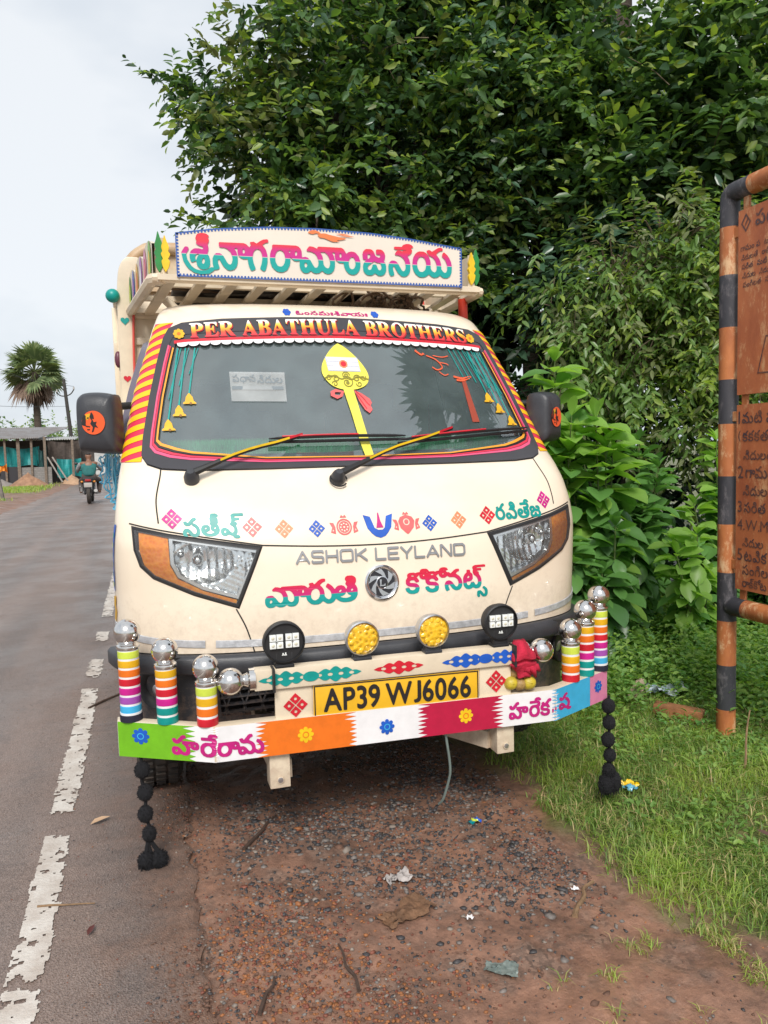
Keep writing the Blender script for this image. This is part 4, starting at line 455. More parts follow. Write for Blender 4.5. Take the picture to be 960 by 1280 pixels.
# ================================================================== GROUND, ROAD
def vnoise(x, y, scale, seed=0):
    """Smooth value noise on numpy arrays, 0..1."""
    g = np.random.default_rng(seed).random((64, 64))
    u, v = np.asarray(x)*scale, np.asarray(y)*scale
    i, j = np.floor(u).astype(int), np.floor(v).astype(int)
    fu, fv = u-i, v-j
    fu, fv = fu*fu*(3-2*fu), fv*fv*(3-2*fv)
    a, b_, c, d = g[i % 64, j % 64], g[(i+1) % 64, j % 64], g[i % 64, (j+1) % 64], g[(i+1) % 64, (j+1) % 64]
    return (a*(1-fu)+b_*fu)*(1-fv)+(c*(1-fu)+d*fu)*fv
def fnoise(x, y, scale, seed=0, o=4):
    r, amp, tot = 0, 1, 0
    for k in range(o):
        r = r+amp*vnoise(x, y, scale*2**k, seed+k); tot += amp; amp *= .55
    return r/tot
def grass_edge(y):
    """X where the grass begins, by distance along the road."""
    return np.interp(y, [1.0, 1.40, 1.60, 1.68, 1.80, 2.0, 2.35, 2.9, 3.1, 3.4, 3.8, 5, 7, 9], [2.2, 2.0, 1.66, 1.46, 1.36, 1.34, 1.34, 1.43, 1.40, 1.45, 1.55, 1.7, 1.75, 1.75])
def gheight(x, y, fine=True):
    x, y = np.asarray(x, float), np.asarray(y, float)
    h = np.interp(x, [-400, -8, -4.2, -3.5, -3.3, .04, .12, .55, 1.2, 1.6, 3.2, 6, 400], [-.2, .05, .06, -.01, -.03, -.03, -.012, -.035, -.06, -.085, -.09, -.05, .1])
    sh = np.clip((x-.10)/.15, 0, 1)*np.clip((9-y)/2, 0, 1)
    h = h+sh*(.050*(fnoise(x, y, 1.7, 3)-.5)+.030*(fnoise(x, y, 6, 9)-.5)+(.014*(fnoise(x, y, 28, 21, 2)-.5) if fine else 0))
    h = h+np.clip((-3.7-x)/.5, 0, 1)*.12*(fnoise(x, y, .5, 5)-.5)
    # tyre rut in the wet soil under the truck
    h = h-.03*np.exp(-((x-1.42)/.14)**2)*np.clip((y-2.6)*2, 0, 1)
    return h
gx = np.concatenate([-np.geomspace(400, 4.5, 26), np.linspace(-4.2, -.2, 20), np.linspace(-.1, 3.4, 176), np.linspace(3.45, 8, 50), np.geomspace(8.4, 400, 22)])
gy_ = np.concatenate([-np.geomspace(200, 1, 12), np.linspace(-.5, .9, 8), np.linspace(1.0, 4.2, 168), np.linspace(4.25, 9, 60), np.geomspace(9.5, 900, 48)])
XX, YY = np.meshgrid(gx, gy_)
ZZ = gheight(XX, YY)
nx, ny = len(gx), len(gy_)
b = MB()
b.v = list(map(tuple, np.stack([XX, YY, ZZ], -1).reshape(-1, 3)))
b.f = [(j*nx+i, j*nx+i+1, (j+1)*nx+i+1, (j+1)*nx+i) for j in range(ny-1) for i in range(nx-1)]
b.m = [0]*len(b.f)
soil = bpy.data.materials.new('red_soil'); soil.use_nodes = True
n, l = soil.node_tree.nodes, soil.node_tree.links
B_ = n['Principled BSDF']
t_ = n.new('ShaderNodeTexCoord')
def noise_node(sc, det=6, ro=.6):
    z = n.new('ShaderNodeTexNoise'); z.inputs['Scale'].default_value = sc; z.inputs['Detail'].default_value = det; z.inputs['Roughness'].default_value = ro
    l.new(t_.outputs['Object'], z.inputs['Vector']); return z
def ramp_node(src, p0, c0, p1, c1):
    r_ = n.new('ShaderNodeValToRGB'); e = r_.color_ramp.elements
    e[0].position, e[0].color, e[1].position, e[1].color = p0, (*c0, 1), p1, (*c1, 1)
    l.new(src, r_.inputs['Fac']); return r_
def mix_node(f, a, c):
    m_ = n.new('ShaderNodeMix'); m_.data_type = 'RGBA'
    if hasattr(f, 'links'): l.new(f, m_.inputs[0])
    else: m_.inputs[0].default_value = f
    l.new(a, m_.inputs[6]); l.new(c, m_.inputs[7]); return m_.outputs[2]
r1 = ramp_node(noise_node(3.0).outputs['Fac'], .34, (.105, .056, .038), .62, (.345, .175, .112))
r2 = ramp_node(noise_node(26, 8, .7).outputs['Fac'], .36, (.070, .047, .037), .62, (.33, .185, .125))
c12 = mix_node(.45, r1.outputs['Color'], r2.outputs['Color'])
vz = n.new('ShaderNodeTexVoronoi'); vz.inputs['Scale'].default_value = 85; l.new(t_.outputs['Object'], vz.inputs['Vector'])
spk = ramp_node(vz.outputs['Color'], .15, (.05, .045, .04), .9, (.30, .20, .15))
msk = ramp_node(noise_node(7, 4).outputs['Fac'], .48, (0, 0, 0), .62, (.6, .6, .6))
c3 = mix_node(msk.outputs['Color'], c12, spk.outputs['Color'])
gat = n.new('ShaderNodeAttribute'); gat.attribute_name = 'turf'
r3 = ramp_node(noise_node(14).outputs['Fac'], .35, (.085, .105, .032), .7, (.165, .150, .065))
fin = mix_node(gat.outputs['Fac'], c3, r3.outputs['Color'])
l.new(fin, B_.inputs['Base Color'])
rr = ramp_node(noise_node(2.2, 3).outputs['Fac'], .38, (.38, .38, .38), .62, (.85, .85, .85)); l.new(rr.outputs['Color'], B_.inputs['Roughness'])
bp = n.new('ShaderNodeBump'); bp.inputs['Strength'].default_value = .55; bp.inputs['Distance'].default_value = .012
bn = noise_node(70, 8, .7); l.new(bn.outputs['Fac'], bp.inputs['Height']); l.new(bp.outputs['Normal'], B_.inputs['Normal'])
ground = b.build('ground', soil, angle=180)
tag(ground, kind='structure')
turf = np.clip((XX-grass_edge(YY))/.18+ (fnoise(XX, YY, 5, 40)-.5)*2.2, 0, 1)
far_l = np.clip((-3.9-XX)/.5, 0, 1)*np.clip((fnoise(XX, YY, .35, 77)-.42)*5, 0, 1)
at = ground.data.attributes.new('turf', 'FLOAT', 'POINT')
at.data.foreach_set('value', np.maximum(turf, far_l).astype(np.float32).ravel())

# asphalt, crumbling along both edges
asph = bpy.data.materials.new('wet_asphalt'); asph.use_nodes = True
n, l = asph.node_tree.nodes, asph.node_tree.links
B_ = n['Principled BSDF']; t_ = n.new('ShaderNodeTexCoord')
mpn = n.new('ShaderNodeMapping'); mpn.inputs['Scale'].default_value = (1.0, .07, 1.0); l.new(t_.outputs['Object'], mpn.inputs['Vector'])
zs1 = n.new('ShaderNodeTexNoise'); zs1.inputs['Scale'].default_value = 2.6; zs1.inputs['Detail'].default_value = 7; l.new(mpn.outputs['Vector'], zs1.inputs['Vector'])
mud = ramp_node(zs1.outputs['Fac'], .36, (.128, .102, .092), .62, (.265, .178, .140))
vz = n.new('ShaderNodeTexVoronoi'); vz.inputs['Scale'].default_value = 210; l.new(t_.outputs['Object'], vz.inputs['Vector'])
agg = ramp_node(vz.outputs['Color'], .1, (.075, .064, .060), .95, (.27, .215, .19))
fin = mix_node(.58, mud.outputs['Color'], agg.outputs['Color'])
blot = ramp_node(noise_node(5.5, 7, .65).outputs['Fac'], .40, (.055, .05, .05), .52, (.5, .5, .5))
blf = ramp_node(noise_node(5.5, 7, .65).outputs['Fac'], .34, (.22, .22, .22), .46, (0, 0, 0))
fin = mix_node(blf.outputs['Color'], fin, blot.outputs['Color'])
# soil carried over the right hand edge by wheels
sx = n.new('ShaderNodeSeparateXYZ'); l.new(t_.outputs['Object'], sx.inputs[0])
mrx = n.new('ShaderNodeMapRange'); mrx.inputs[1].default_value = -.42; mrx.inputs[2].default_value = .12; mrx.inputs[3].default_value = -.25; mrx.inputs[4].default_value = .42; l.new(sx.outputs[0], mrx.inputs[0])
adx = n.new('ShaderNodeMath'); adx.operation = 'ADD'; l.new(mrx.outputs[0], adx.inputs[0]); l.new(noise_node(4.5, 8, .7).outputs['Fac'], adx.inputs[1])
mr2 = n.new('ShaderNodeMapRange'); mr2.inputs[1].default_value = .52; mr2.inputs[2].default_value = .92; mr2.inputs[3].default_value = 0; mr2.inputs[4].default_value = .85; l.new(adx.outputs[0], mr2.inputs[0])
sc_ = ramp_node(noise_node(30, 7, .7).outputs['Fac'], .35, (.13, .078, .056), .65, (.26, .155, .110))
fin = mix_node(mr2.outputs[0], fin, sc_.outputs['Color'])
l.new(fin, B_.inputs['Base Color'])
rr = ramp_node(noise_node(1.6, 4).outputs['Fac'], .38, (.30, .30, .30), .62, (.62, .62, .62)); l.new(rr.outputs['Color'], B_.inputs['Roughness'])
bp = n.new('ShaderNodeBump'); bp.inputs['Strength'].default_value = .5; bp.inputs['Distance'].default_value = .004
l.new(vz.outputs['Distance'], bp.inputs['Height']); l.new(bp.outputs['Normal'], B_.inputs['Normal'])
ys = np.concatenate([np.linspace(-30, .8, 20), np.linspace(.85, 9, 420), np.linspace(9.3, 60, 200), np.geomspace(61, 900, 60)])
b = MB()
nxr = 9
for y in ys:
    xl = -3.45+.30*(float(fnoise(0.0, y, .8, 31))-.5)+.12*(float(fnoise(0, y, 5, 32))-.5)
    xr = .105+.10*(float(fnoise(3.0, y, 1.5, 33))-.5)+.07*(float(fnoise(3.0, y, 14, 34))-.5)
    for k in range(nxr):
        x = xl+(xr-xl)*k/(nxr-1)
        b.v.append((x, float(y), .0 if 0 < k < nxr-1 else -.012))
    # ridge just inside the broken edge keeps the sheet flat up to it
    b.v[-2] = (xr-.02, float(y), .0); b.v[-nxr+1] = (xl+.03, float(y), .0)
b.f = [(j*nxr+i, j*nxr+i+1, (j+1)*nxr+i+1, (j+1)*nxr+i) for j in range(len(ys)-1) for i in range(nxr-1)]
b.m = [0]*len(b.f)
tag(b.build('road', asph, angle=180), kind='structure')

# worn white edge line
LINE = mat('worn_road_paint', (.62, .58, .53), .6, var=.25, vscale=9, col2=(.44, .38, .33), bump=.3, bscale=120)
spans = [(1.15, 1.995), (2.035, 2.81), (2.985, 4.60), (4.84, 5.27), (5.80, 6.11), (6.68, 10.0)]
y = 11.0
while y < 120:
    spans.append((y, y+2.2)); y += 3.2+y*.02
b = MB()
for y0, y1 in spans:
    # a lattice of small paint flakes; the missing ones are where the paint has worn away
    s_ = .0068 if y0 < 7 else .03
    xs_, ys_2 = np.arange(-.412, -.270, s_), np.arange(y0-.02, y1+.02, s_)
    X_, Y_ = np.meshgrid(xs_, ys_2)
    jx, jy = rng.uniform(-.28, .28, X_.shape)*s_, rng.uniform(-.28, .28, X_.shape)*s_
    ed = .020*(fnoise(X_*0+1, Y_, 16, 51)-.5); ed2 = .026*(fnoise(X_*0+2, Y_, 20, 52)-.5)
    cx_, cy_ = X_+s_/2, Y_+s_/2
    keep = (cx_ > -.386+ed) & (cx_ < -.302+ed2) & (cy_ > y0+.13*(fnoise(X_, Y_*0, 30, 53)-.5)) & (cy_ < y1+.11*(fnoise(X_, Y_*0+7, 30, 54)-.5))
    keep &= (fnoise(X_, Y_, 34, 55, 3) > .30) & (rng.random(X_.shape) > .006) & (fnoise(X_, Y_, 5, 56, 3) > .20)
    ny_, nx_ = X_.shape
    o = len(b.v)
    b.v += list(map(tuple, np.stack([X_+jx, Y_+jy, np.full(X_.shape, .004)], -1).reshape(-1, 3)))
    for r_, q_ in zip(*np.nonzero(keep[:-1, :-1])):
        b.f.append([o+r_*nx_+q_, o+r_*nx_+q_+1, o+(r_+1)*nx_+q_+1, o+(r_+1)*nx_+q_]); b.m.append(0)
tag(b.build('edge_line', LINE, smooth=False), kind='structure')

# ------------------------------------------------------------------ gravel
ICO_V = []
def _ico():
    bm = bmesh.new(); bmesh.ops.create_icosphere(bm, subdivisions=1, radius=1.0)
    v = np.array([p.co for p in bm.verts]); f = np.array([[q.index for q in fc.verts] for fc in bm.faces]); bm.free()
    return v, f
IV, IF = _ico()
def stones(name, x, y, r, mi, mats, zoff=.2, flat=.65):
    n_ = len(x)
    z = gheight(x, y)
    z = np.where(x < .10, np.maximum(z, 0), z)
    jit = 1+rng.uniform(-.42, .42, (n_, len(IV)))
    V = IV[None]*jit[..., None]
    sc_ = np.stack([r*rng.uniform(.8, 1.4, n_), r*rng.uniform(.7, 1.2, n_), r*flat*rng.uniform(.6, 1.2, n_)], -1)
    V = V*sc_[:, None]
    a = rng.uniform(0, 6.28, n_); ca, sa = np.cos(a), np.sin(a)
    V = np.stack([V[..., 0]*ca[:, None]-V[..., 1]*sa[:, None], V[..., 0]*sa[:, None]+V[..., 1]*ca[:, None], V[..., 2]], -1)
    V = V+np.stack([x, y, z+r*zoff], -1)[:, None]
    T = IF[None]+(np.arange(n_)*len(IV))[:, None, None]
    o = fast_mesh(name, V.reshape(-1, 3), T.reshape(-1, 3), np.repeat(mi, len(IF)), mats)
    tag(o, kind='stuff')
    return o
ST = [mat('dark_stone', (.055, .052, .055), .55, var=.4, vscale=60), mat('grey_stone', (.19, .165, .15), .6, var=.4, vscale=60), mat('pale_stone', (.26, .215, .18), .6, var=.3, vscale=60),
      mat('red_stone', (.23, .075, .045), .65, var=.4, vscale=60), mat('orange_stone', (.34, .13, .045), .65, var=.4, vscale=60), mat('brown_clod', (.17, .090, .060), .85, var=.4, vscale=60)]
def scat(n_, x0, x1, y0, y1, dens=None):
    x = rng.uniform(x0, x1, n_); y = rng.uniform(y0, y1, n_)
    if dens is not None:
        k = rng.random(n_) < dens(x, y); x, y = x[k], y[k]
    return x, y
def notgrass(x, y): return (x < grass_edge(y)+.1*(fnoise(x, y, 8, 60)-.5)-.02)
def gauss2(x, y, cx, cy, sx, sy): return np.exp(-((x-cx)/sx)**2-((y-cy)/sy)**2)
# general crumbs
x, y = scat(15000, .10, 2.0, 1.3, 4.2, lambda x, y: notgrass(x, y)*np.clip((fnoise(x, y, 2.5, 61)-.30)*2.6, .06, .9))
stones('gravel', x, y, rng.uniform(.0014, .0048, len(x))*(1+.8*(rng.random(len(x)) < .04)), rng.choice(6, len(x), p=[.30, .22, .10, .08, .08, .22]), ST)
# dark chippings below the guard and right of it
x, y = scat(34000, .2, 1.5, 1.7, 3.6, lambda x, y: notgrass(x, y)*np.clip(gauss2(x, y, .50, 2.55, .30, .34)+.75*gauss2(x, y, 1.05, 2.15, .32, .22)+.8*gauss2(x, y, 1.08, 2.9, .28, .35), 0, 1)*np.clip((fnoise(x, y, 5, 62)-.25)*3, 0, 1))
stones('gravel', x, y, rng.uniform(.0022, .0068, len(x))*(1+.7*(rng.random(len(x)) < .10)), rng.choice(6, len(x), p=[.48, .24, .06, .06, .02, .14]), ST)
x, y = scat(900, .2, 1.5, 1.7, 3.4, lambda x, y: notgrass(x, y)*np.clip(gauss2(x, y, .55, 2.5, .34, .36)+.7*gauss2(x, y, 1.1, 2.75, .26, .4), 0, 1))
stones('gravel', x, y, rng.uniform(.006, .0125, len(x)), rng.choice(6, len(x), p=[.30, .30, .14, .10, .0, .16]), ST, .05, .5)
# orange laterite patch in front
x, y = scat(9000, .12, .8, 1.45, 2.3, lambda x, y: np.clip(gauss2(x, y, .30, 1.95, .17, .22)+.5*gauss2(x, y, .5, 1.7, .2, .15), 0, 1))
stones('gravel', x, y, rng.uniform(.0022, .0062, len(x)), rng.choice(6, len(x), p=[.08, .06, .03, .28, .33, .22]), ST)
# soil crumbs washed over the broken edge of the asphalt
x, y = scat(13000, -.14, .24, 1.4, 5, lambda x, y: np.clip(1-abs(x-.08)/.16, 0, 1)*np.clip((fnoise(x, y, 4, 90)-.3)*3, 0, 1))
stones('gravel', x, y, rng.uniform(.0015, .0055, len(x)), rng.choice(6, len(x), p=[.12, .10, .04, .08, .04, .62]), ST)
# grit on the asphalt
x, y = scat(9000, -.95, .12, 1.4, 5, lambda x, y: np.clip((x+.5)/.6, .08, 1))
stones('gravel', x, y, rng.uniform(.0008, .0026, len(x)), rng.choice(6, len(x), p=[.38, .26, .1, .06, .03, .17]), ST)
x, y = scat(70, .12, 1.35, 1.5, 3.2, notgrass)
stones('gravel', x, y, rng.uniform(.008, .016, len(x)), rng.choice(6, len(x), p=[.25, .25, .08, .12, .05, .25]), ST, .0, .5)

# ------------------------------------------------------------------ grass and low weeds
def blades(name, x, y, h, lean, w, mi, mats, zbase=None):
    n_ = len(x)
    z = gheight(x, y)-.004 if zbase is None else zbase
    a = rng.uniform(0, 6.28, n_)
    dx, dy = np.cos(a), np.sin(a)
    px, py = -dy, dx
    b0 = np.stack([x, y, z], -1)
    wv = np.stack([px, py, np.zeros(n_)], -1)*w[:, None]/2
    m1 = b0+np.stack([dx*h*lean*.30, dy*h*lean*.30, h*(.62-.15*lean)], -1)
    tp = b0+np.stack([dx*h*lean, dy*h*lean, h*(1-.55*lean)], -1)
    V = np.concatenate([b0-wv, b0+wv, m1+wv*.8, m1-wv*.8, tp])
    i = np.arange(n_)
    T = np.concatenate([np.stack([i, i+n_, i+2*n_], -1), np.stack([i, i+2*n_, i+3*n_], -1), np.stack([i+3*n_, i+2*n_, i+4*n_], -1)])
    o = fast_mesh(name, V, T, np.concatenate([mi, mi, mi]), mats)
    tag(o, kind='stuff'); return o
GR = [mat('grass_green', (.21, .34, .075), .5, trans=.45), mat('grass_bright', (.34, .46, .09), .5, trans=.45), mat('grass_olive', (.34, .36, .12), .55, trans=.4), mat('dry_straw', (.50, .40, .20), .7, trans=.3), mat('grass_dark', (.12, .21, .05), .5, trans=.4)]
x, y = scat(190000, 1.15, 4.6, 1.25, 4.6, lambda x, y: np.clip((x-grass_edge(y)+.20*(fnoise(x, y, 7, 66)-.5))/.16, 0, 1)*np.clip(.25+1.6*(fnoise(x, y, 4, 67)-.28), .12, 1)*np.clip((5.3-y)/1.6, .35, 1))
n_ = len(x)
pm = fnoise(x, y, 3.2, 68)
mi = np.where(rng.random(n_) < .05+.14*(pm < .42), 3, np.where(pm > .55, rng.choice([0, 1, 1, 2], n_), rng.choice([0, 0, 2, 4], n_)))
blades('grass', x, y, rng.uniform(.028, .088, n_)*(1+.5*(pm-.4)), rng.uniform(.45, 1.25, n_), rng.uniform(.0022, .0050, n_), mi, GR)
# sparse tufts at the front right and by the rut
x, y = scat(5200, .9, 1.5, 1.35, 1.75, lambda x, y: np.clip((fnoise(x, y, 11, 69)-.60)*9, 0, 1))
n_ = len(x); blades('grass', x, y, rng.uniform(.015, .05, n_), rng.uniform(.5, 1.2, n_), rng.uniform(.002, .004, n_), rng.choice([0, 1, 2, 3], n_), GR)

def leaf_soup(name, P, D, U, L, Wd, mi, mats, parent=None, fold=.18, droop=.12, us=(.30, .66), ws=(.40, .36)):
    """Folded leaves: P base, D direction, U face normal, half widths ws at the stations us along the midrib."""
    n_ = len(P); m = len(us); q = 3*m+2
    D = D/np.linalg.norm(D, axis=1, keepdims=True)
    S = np.cross(D, U); S /= np.maximum(np.linalg.norm(S, axis=1, keepdims=True), 1e-6)
    N = np.cross(S, D)
    L = L[:, None]; Wd = Wd[:, None]
    def pt(u, s, h): return P+D*L*u+S*Wd*s+N*(h*Wd)-N*(droop*L*u*u)
    V = np.stack([pt(0, 0, 0)]+[pt(u, w, fold*w*2.5) for u, w in zip(us, ws)]+[pt(1.0, 0, 0)]+[pt(u, -w, fold*w*2.5) for u, w in zip(us, ws)]+[pt(u, 0, 0) for u in us], 1)
    l_, t, r_, c_ = list(range(1, m+1)), m+1, list(range(m+2, 2*m+2)), list(range(2*m+2, 3*m+2))
    F_ = [(0, c_[0], l_[0]), (0, r_[0], c_[0]), (l_[-1], c_[-1], t), (c_[-1], r_[-1], t)]
    for k in range(m-1):
        F_ += [(l_[k], c_[k], c_[k+1]), (l_[k], c_[k+1], l_[k+1]), (c_[k], r_[k], r_[k+1]), (c_[k], r_[k+1], c_[k+1])]
    F_ = np.array(F_)
    T = F_[None]+(np.arange(n_)*q)[:, None, None]
    return fast_mesh(name, V.reshape(-1, 3), T.reshape(-1, 3), np.repeat(mi, len(F_)), mats, parent)
def unit(n_):
    d = rng.normal(size=(n_, 3)); return d/np.linalg.norm(d, axis=1, keepdims=True)
LEAF = [mat('leaf_dark', (.036, .080, .034), .34, trans=.25), mat('leaf_mid', (.075, .150, .050), .34, trans=.30), mat('leaf_light', (.135, .235, .062), .38, trans=.35), mat('leaf_young', (.260, .350, .070), .42, trans=.4), mat('leaf_olive', (.165, .195, .080), .40, trans=.3), mat('leaf_blue_green', (.058, .122, .068), .28, trans=.22), mat('leaf_yellow', (.45, .33, .04), .5, trans=.3),
        mat('shrub_leaf', (.125, .275, .072), .34, trans=.34), mat('shrub_light', (.26, .44, .09), .38, trans=.4), mat('shrub_dark', (.075, .175, .055), .32, trans=.28), mat('weed_leaf', (.165, .300, .075), .5, trans=.4), mat('weed_light', (.26, .39, .09), .5, trans=.42), mat('leaf_shade', (.016, .036, .016), .5, trans=.1)]  # last tone is darkened to put deep shade into the leaf colour
def weeds(name, n_pl, x0, x1, y0, y1, hmin, hmax, L0, L1, dens, pal):
    x, y = scat(n_pl, x0, x1, y0, y1, dens)
    P, D, U, L, mi = [], [], [], [], []
    z = gheight(x, y)
    k = 12
    nP = len(x)
    hh = rng.uniform(hmin, hmax, nP)*(.6+.9*fnoise(x, y, 2.2, 71))
    tone = rng.choice(pal, nP)
    for i in range(k):
        a = rng.uniform(0, 6.28, nP); f = rng.random(nP)
        rad = rng.uniform(0, .06, nP)
        P.append(np.stack([x+rad*np.cos(a), y+rad*np.sin(a), z+hh*f], -1))
        el = rng.uniform(-.1, .8, nP)
        D.append(np.stack([np.cos(a)*np.cos(el), np.sin(a)*np.cos(el), np.sin(el)], -1))
        U.append(np.stack([rng.normal(0, .3, nP), rng.normal(0, .3, nP), np.ones(nP)], -1))
        L.append(rng.uniform(L0, L1, nP)); mi.append(np.where(rng.random(nP) < .75, tone, rng.choice(pal, nP)))
    P, D, U = map(np.concatenate, (P, D, U)); L = np.concatenate(L); mi = np.concatenate(mi)
    o = leaf_soup(name, P, D, U, L, L*rng.uniform(.45, .7, len(L)), mi, LEAF)
    tag(o, kind='stuff'); return o
weeds('ground_cover', 7500, 1.75, 6.0, 2.9, 5.6, .05, .30, .024, .050, lambda x, y: np.clip((x-grass_edge(y)-.25)*1.8, 0, 1)*np.clip((y-2.75-.35*(x < 2.3))*1.5, .0, 1)*(1-gauss2(x, y, 2.50, 3.15, .30, .38)), [10, 10, 11, 10, 7, 11])
weeds('ground_cover', 2000, 1.6, 3.6, 1.5, 3.3, .01, .05, .016, .036, lambda x, y: np.clip((x-grass_edge(y)-.15)*1.2, 0, .8)*np.clip((fnoise(x, y, 3, 72)-.40)*5, 0, 1), [10, 11, 11, 10])

# ================================================================== TREES AND SHRUBS
BARK = mat('bark', (.085, .065, .048), .85, var=.45, vscale=25, bump=.5, bscale=60)
TWIG = mat('twig', (.16, .12, .075), .8, var=.4, vscale=30)
CAMP = np.array([0, 0, 1.3])
def crown(lumps, twigs, leaf, width, tw_len, nleaf, pal, droop=.2, inner=.25, face=-.25, clump=.86):
    """Leafy twigs spread through the lumps: shell twigs carry their leaves along a drooping stem."""
    Ps, Ds, Us, Ls, Ms, tw = [], [], [], [], [], []
    vol = np.array([a[3]*a[4]+a[4]*a[5]+a[3]*a[5] for a in lumps]); vol = vol/vol.sum()
    for lp, fr in zip(lumps, vol):
        m = int(twigs*fr)
        d = unit(m*3)
        c = np.array(lp[:3]); rad = np.array(lp[3:6])
        tocam = (CAMP-c)/np.linalg.norm(CAMP-c)
        d = d[(d@tocam) > face][:m]
        m = len(d)
        lump_n = .80+.42*fnoise(d[:, 0]*2+c[0]*3, d[:, 2]*2+d[:, 1], 1.6, int(abs(c[0]*10)) % 50)
        rr = np.where(rng.random(m) < inner, rng.uniform(.35, .70, m), rng.uniform(.84, 1.06, m))*lump_n
        A = c+d*rad*rr[:, None]
        # most twigs gather in clumps with dark gaps between them
        nc = max(5, m//26)
        cd = A[rng.integers(0, m, nc)]
        pick = rng.integers(0, nc, m)
        A2 = cd[pick]+rng.normal(0, 1, (m, 3))*np.array([.19, .15, .13])
        cl = rng.random(m) < clump
        A = np.where(cl[:, None], A2, A)
        # twig direction: outwards with an upward or drooping bias
        t = d*.8+unit(m)*.55+np.array([0, 0, .25-droop]); t /= np.linalg.norm(t, axis=1, keepdims=True)
        tl = rng.uniform(.6, 1.3, m)*tw_len
        ctone = np.where(rng.random(nc) < .45, rng.choice(pal[1], nc), rng.choice(pal[0], nc))
        tone = np.where(cl, ctone[pick], rng.choice(pal[0], m))
        for k in range(nleaf):
            f = (k+.5)/nleaf
            p = A+t*tl[:, None]*f-np.array([0, 0, 1])*(droop*tl*f*f*.6)[:, None]
            side = np.cross(t, np.array([0, 0, 1.0])); side /= np.maximum(np.linalg.norm(side, axis=1, keepdims=True), 1e-5)
            sg = 1 if k % 2 else -1
            dd = t*.65+side*sg*.75+unit(m)*.35+np.array([0, 0, -droop*.9])
            if k == nleaf-1: dd = t+unit(m)*.25
            uu = np.array([0, 0, .8])+unit(m)*.75+d*.45
            Ps.append(p); Ds.append(dd); Us.append(uu)
            ll = leaf*rng.uniform(.65, 1.2, m)*(1.0 if f < .8 else .8)
            Ls.append(ll)
            young = (f > .6) & (rng.random(m) < .28)
            Ms.append(np.where(young, pal[2], np.where(rng.random(m) < .7, tone, rng.choice(pal[0]+pal[1], m))))
        tw.append((A, t, tl))
    P, D, U = np.concatenate(Ps), np.concatenate(Ds), np.concatenate(Us)
    L, M_ = np.concatenate(Ls), np.concatenate(Ms)
    return (P, D, U, L, L*width*rng.uniform(.85, 1.15, len(L)), M_), tw
def tree(name, label, cat, base, lumps, twigs, leaf, width=.42, tw_len=.34, nleaf=9, pal=([0, 1, 1, 5], [2, 2, 1, 4], 3), droop=.2, inner=.25, trunk_r=.12, group=None, limbs=True, twig_show=60, face=-.25, boughs=5):
    e = empty(name, base)
    tag(e, label, cat, group)
    off = np.array(base)
    (P, D, U, L, Wd, M_), tw = crown(lumps, twigs, leaf, width, tw_len, nleaf, pal, droop, inner, face)
    leaf_soup('crown', P-off, D, U, L, Wd, M_, LEAF, e)
    b = MB()
    top = np.mean([a[:3] for a in lumps], 0)-off
    low_ = min(a[2]-a[5] for a in lumps)-off[2]
    fork = Vector((top[0]*.35, top[1]*.35, max(.25, low_*.7+.2)))
    b.tube(curve3([(0, 0, -.1), (fork.x*.3+.05, fork.y*.3, fork.z*.5), tuple(fork)], 5), [trunk_r*(1.25-.4*k/10) for k in range(11)], 10)
    for a in lumps:
        c = Vector(a[:3])-Vector(base)
        mid = fork+(c-fork)*.5+Vector((random.uniform(-.15, .15), random.uniform(-.15, .15), random.uniform(-.1, .2)))
        b.tube(curve3([tuple(fork-Vector((0, 0, .1))), tuple(mid), tuple(c)], 5), [trunk_r*(.7-.045*k) for k in range(11)], 7)
        for q in range(boughs):
            d = Vector((random.gauss(0, 1), random.gauss(0, 1), random.gauss(.2, .8))).normalized()
            e2 = c+Vector((d.x*a[3], (d.y if boughs < 6 else -abs(d.y))*a[4], d.z*a[5]))*(.85 if boughs < 6 else 1.12)
            b.tube(curve3([tuple(mid+(c-mid)*random.random()), tuple(c+(e2-c)*.4+Vector((0, 0, .08))), tuple(e2)], 4), [trunk_r*.22*(1-.085*k) for k in range(9)], 5, int(boughs > 5))
    for A, t, tl in tw:
        for i in range(0, len(A), max(1, len(A)*len(tw)//max(1, twig_show))):
            p0 = A[i]-off-t[i]*tl[i]*.35+np.array([0, 0, -.03]); p1 = A[i]-off; p2 = A[i]-off+t[i]*tl[i]-np.array([0, 0, droop*tl[i]*.6])
            b.tube([tuple(p0), tuple(p1), tuple(p2)], [.005, .004, .002], 4, 1)
    b.build('trunk', [BARK, TWIG], e)
    return e
def curve3(pts, n=5):
    out = []
    P = [pts[0]]+list(pts)+[pts[-1]]
    for i in range(1, len(P)-2):
        p0, p1, p2, p3 = (np.array(q, float) for q in P[i-1:i+3])
        for k in range(n):
            t = k/n
            out.append(tuple(.5*((2*p1)+(-p0+p2)*t+(2*p0-5*p1+4*p2-p3)*t*t+(-p0+3*p1-3*p2+p3)*t**3)))
    out.append(tuple(np.array(pts[-1], float)))
    return out
GT = 'trees crowding the verge behind the truck'
tree('broadleaf_tree', 'dense dark tree behind the truck, its left side against open sky', 'tree', (2.2, 8.2, -.1),
     [(1.78, 7.5, 3.75, 1.12, .95, .95), (1.98, 7.6, 4.75, 1.22, 1.0, 1.1), (2.75, 7.8, 5.9, 1.40, 1.2, 1.2), (2.7, 7.3, 4.2, 1.2, 1.0, 1.2), (2.35, 7.5, 2.7, 1.4, .8, .9)], 3900, .108, .60, .32, 9, group=GT, face=-.35)
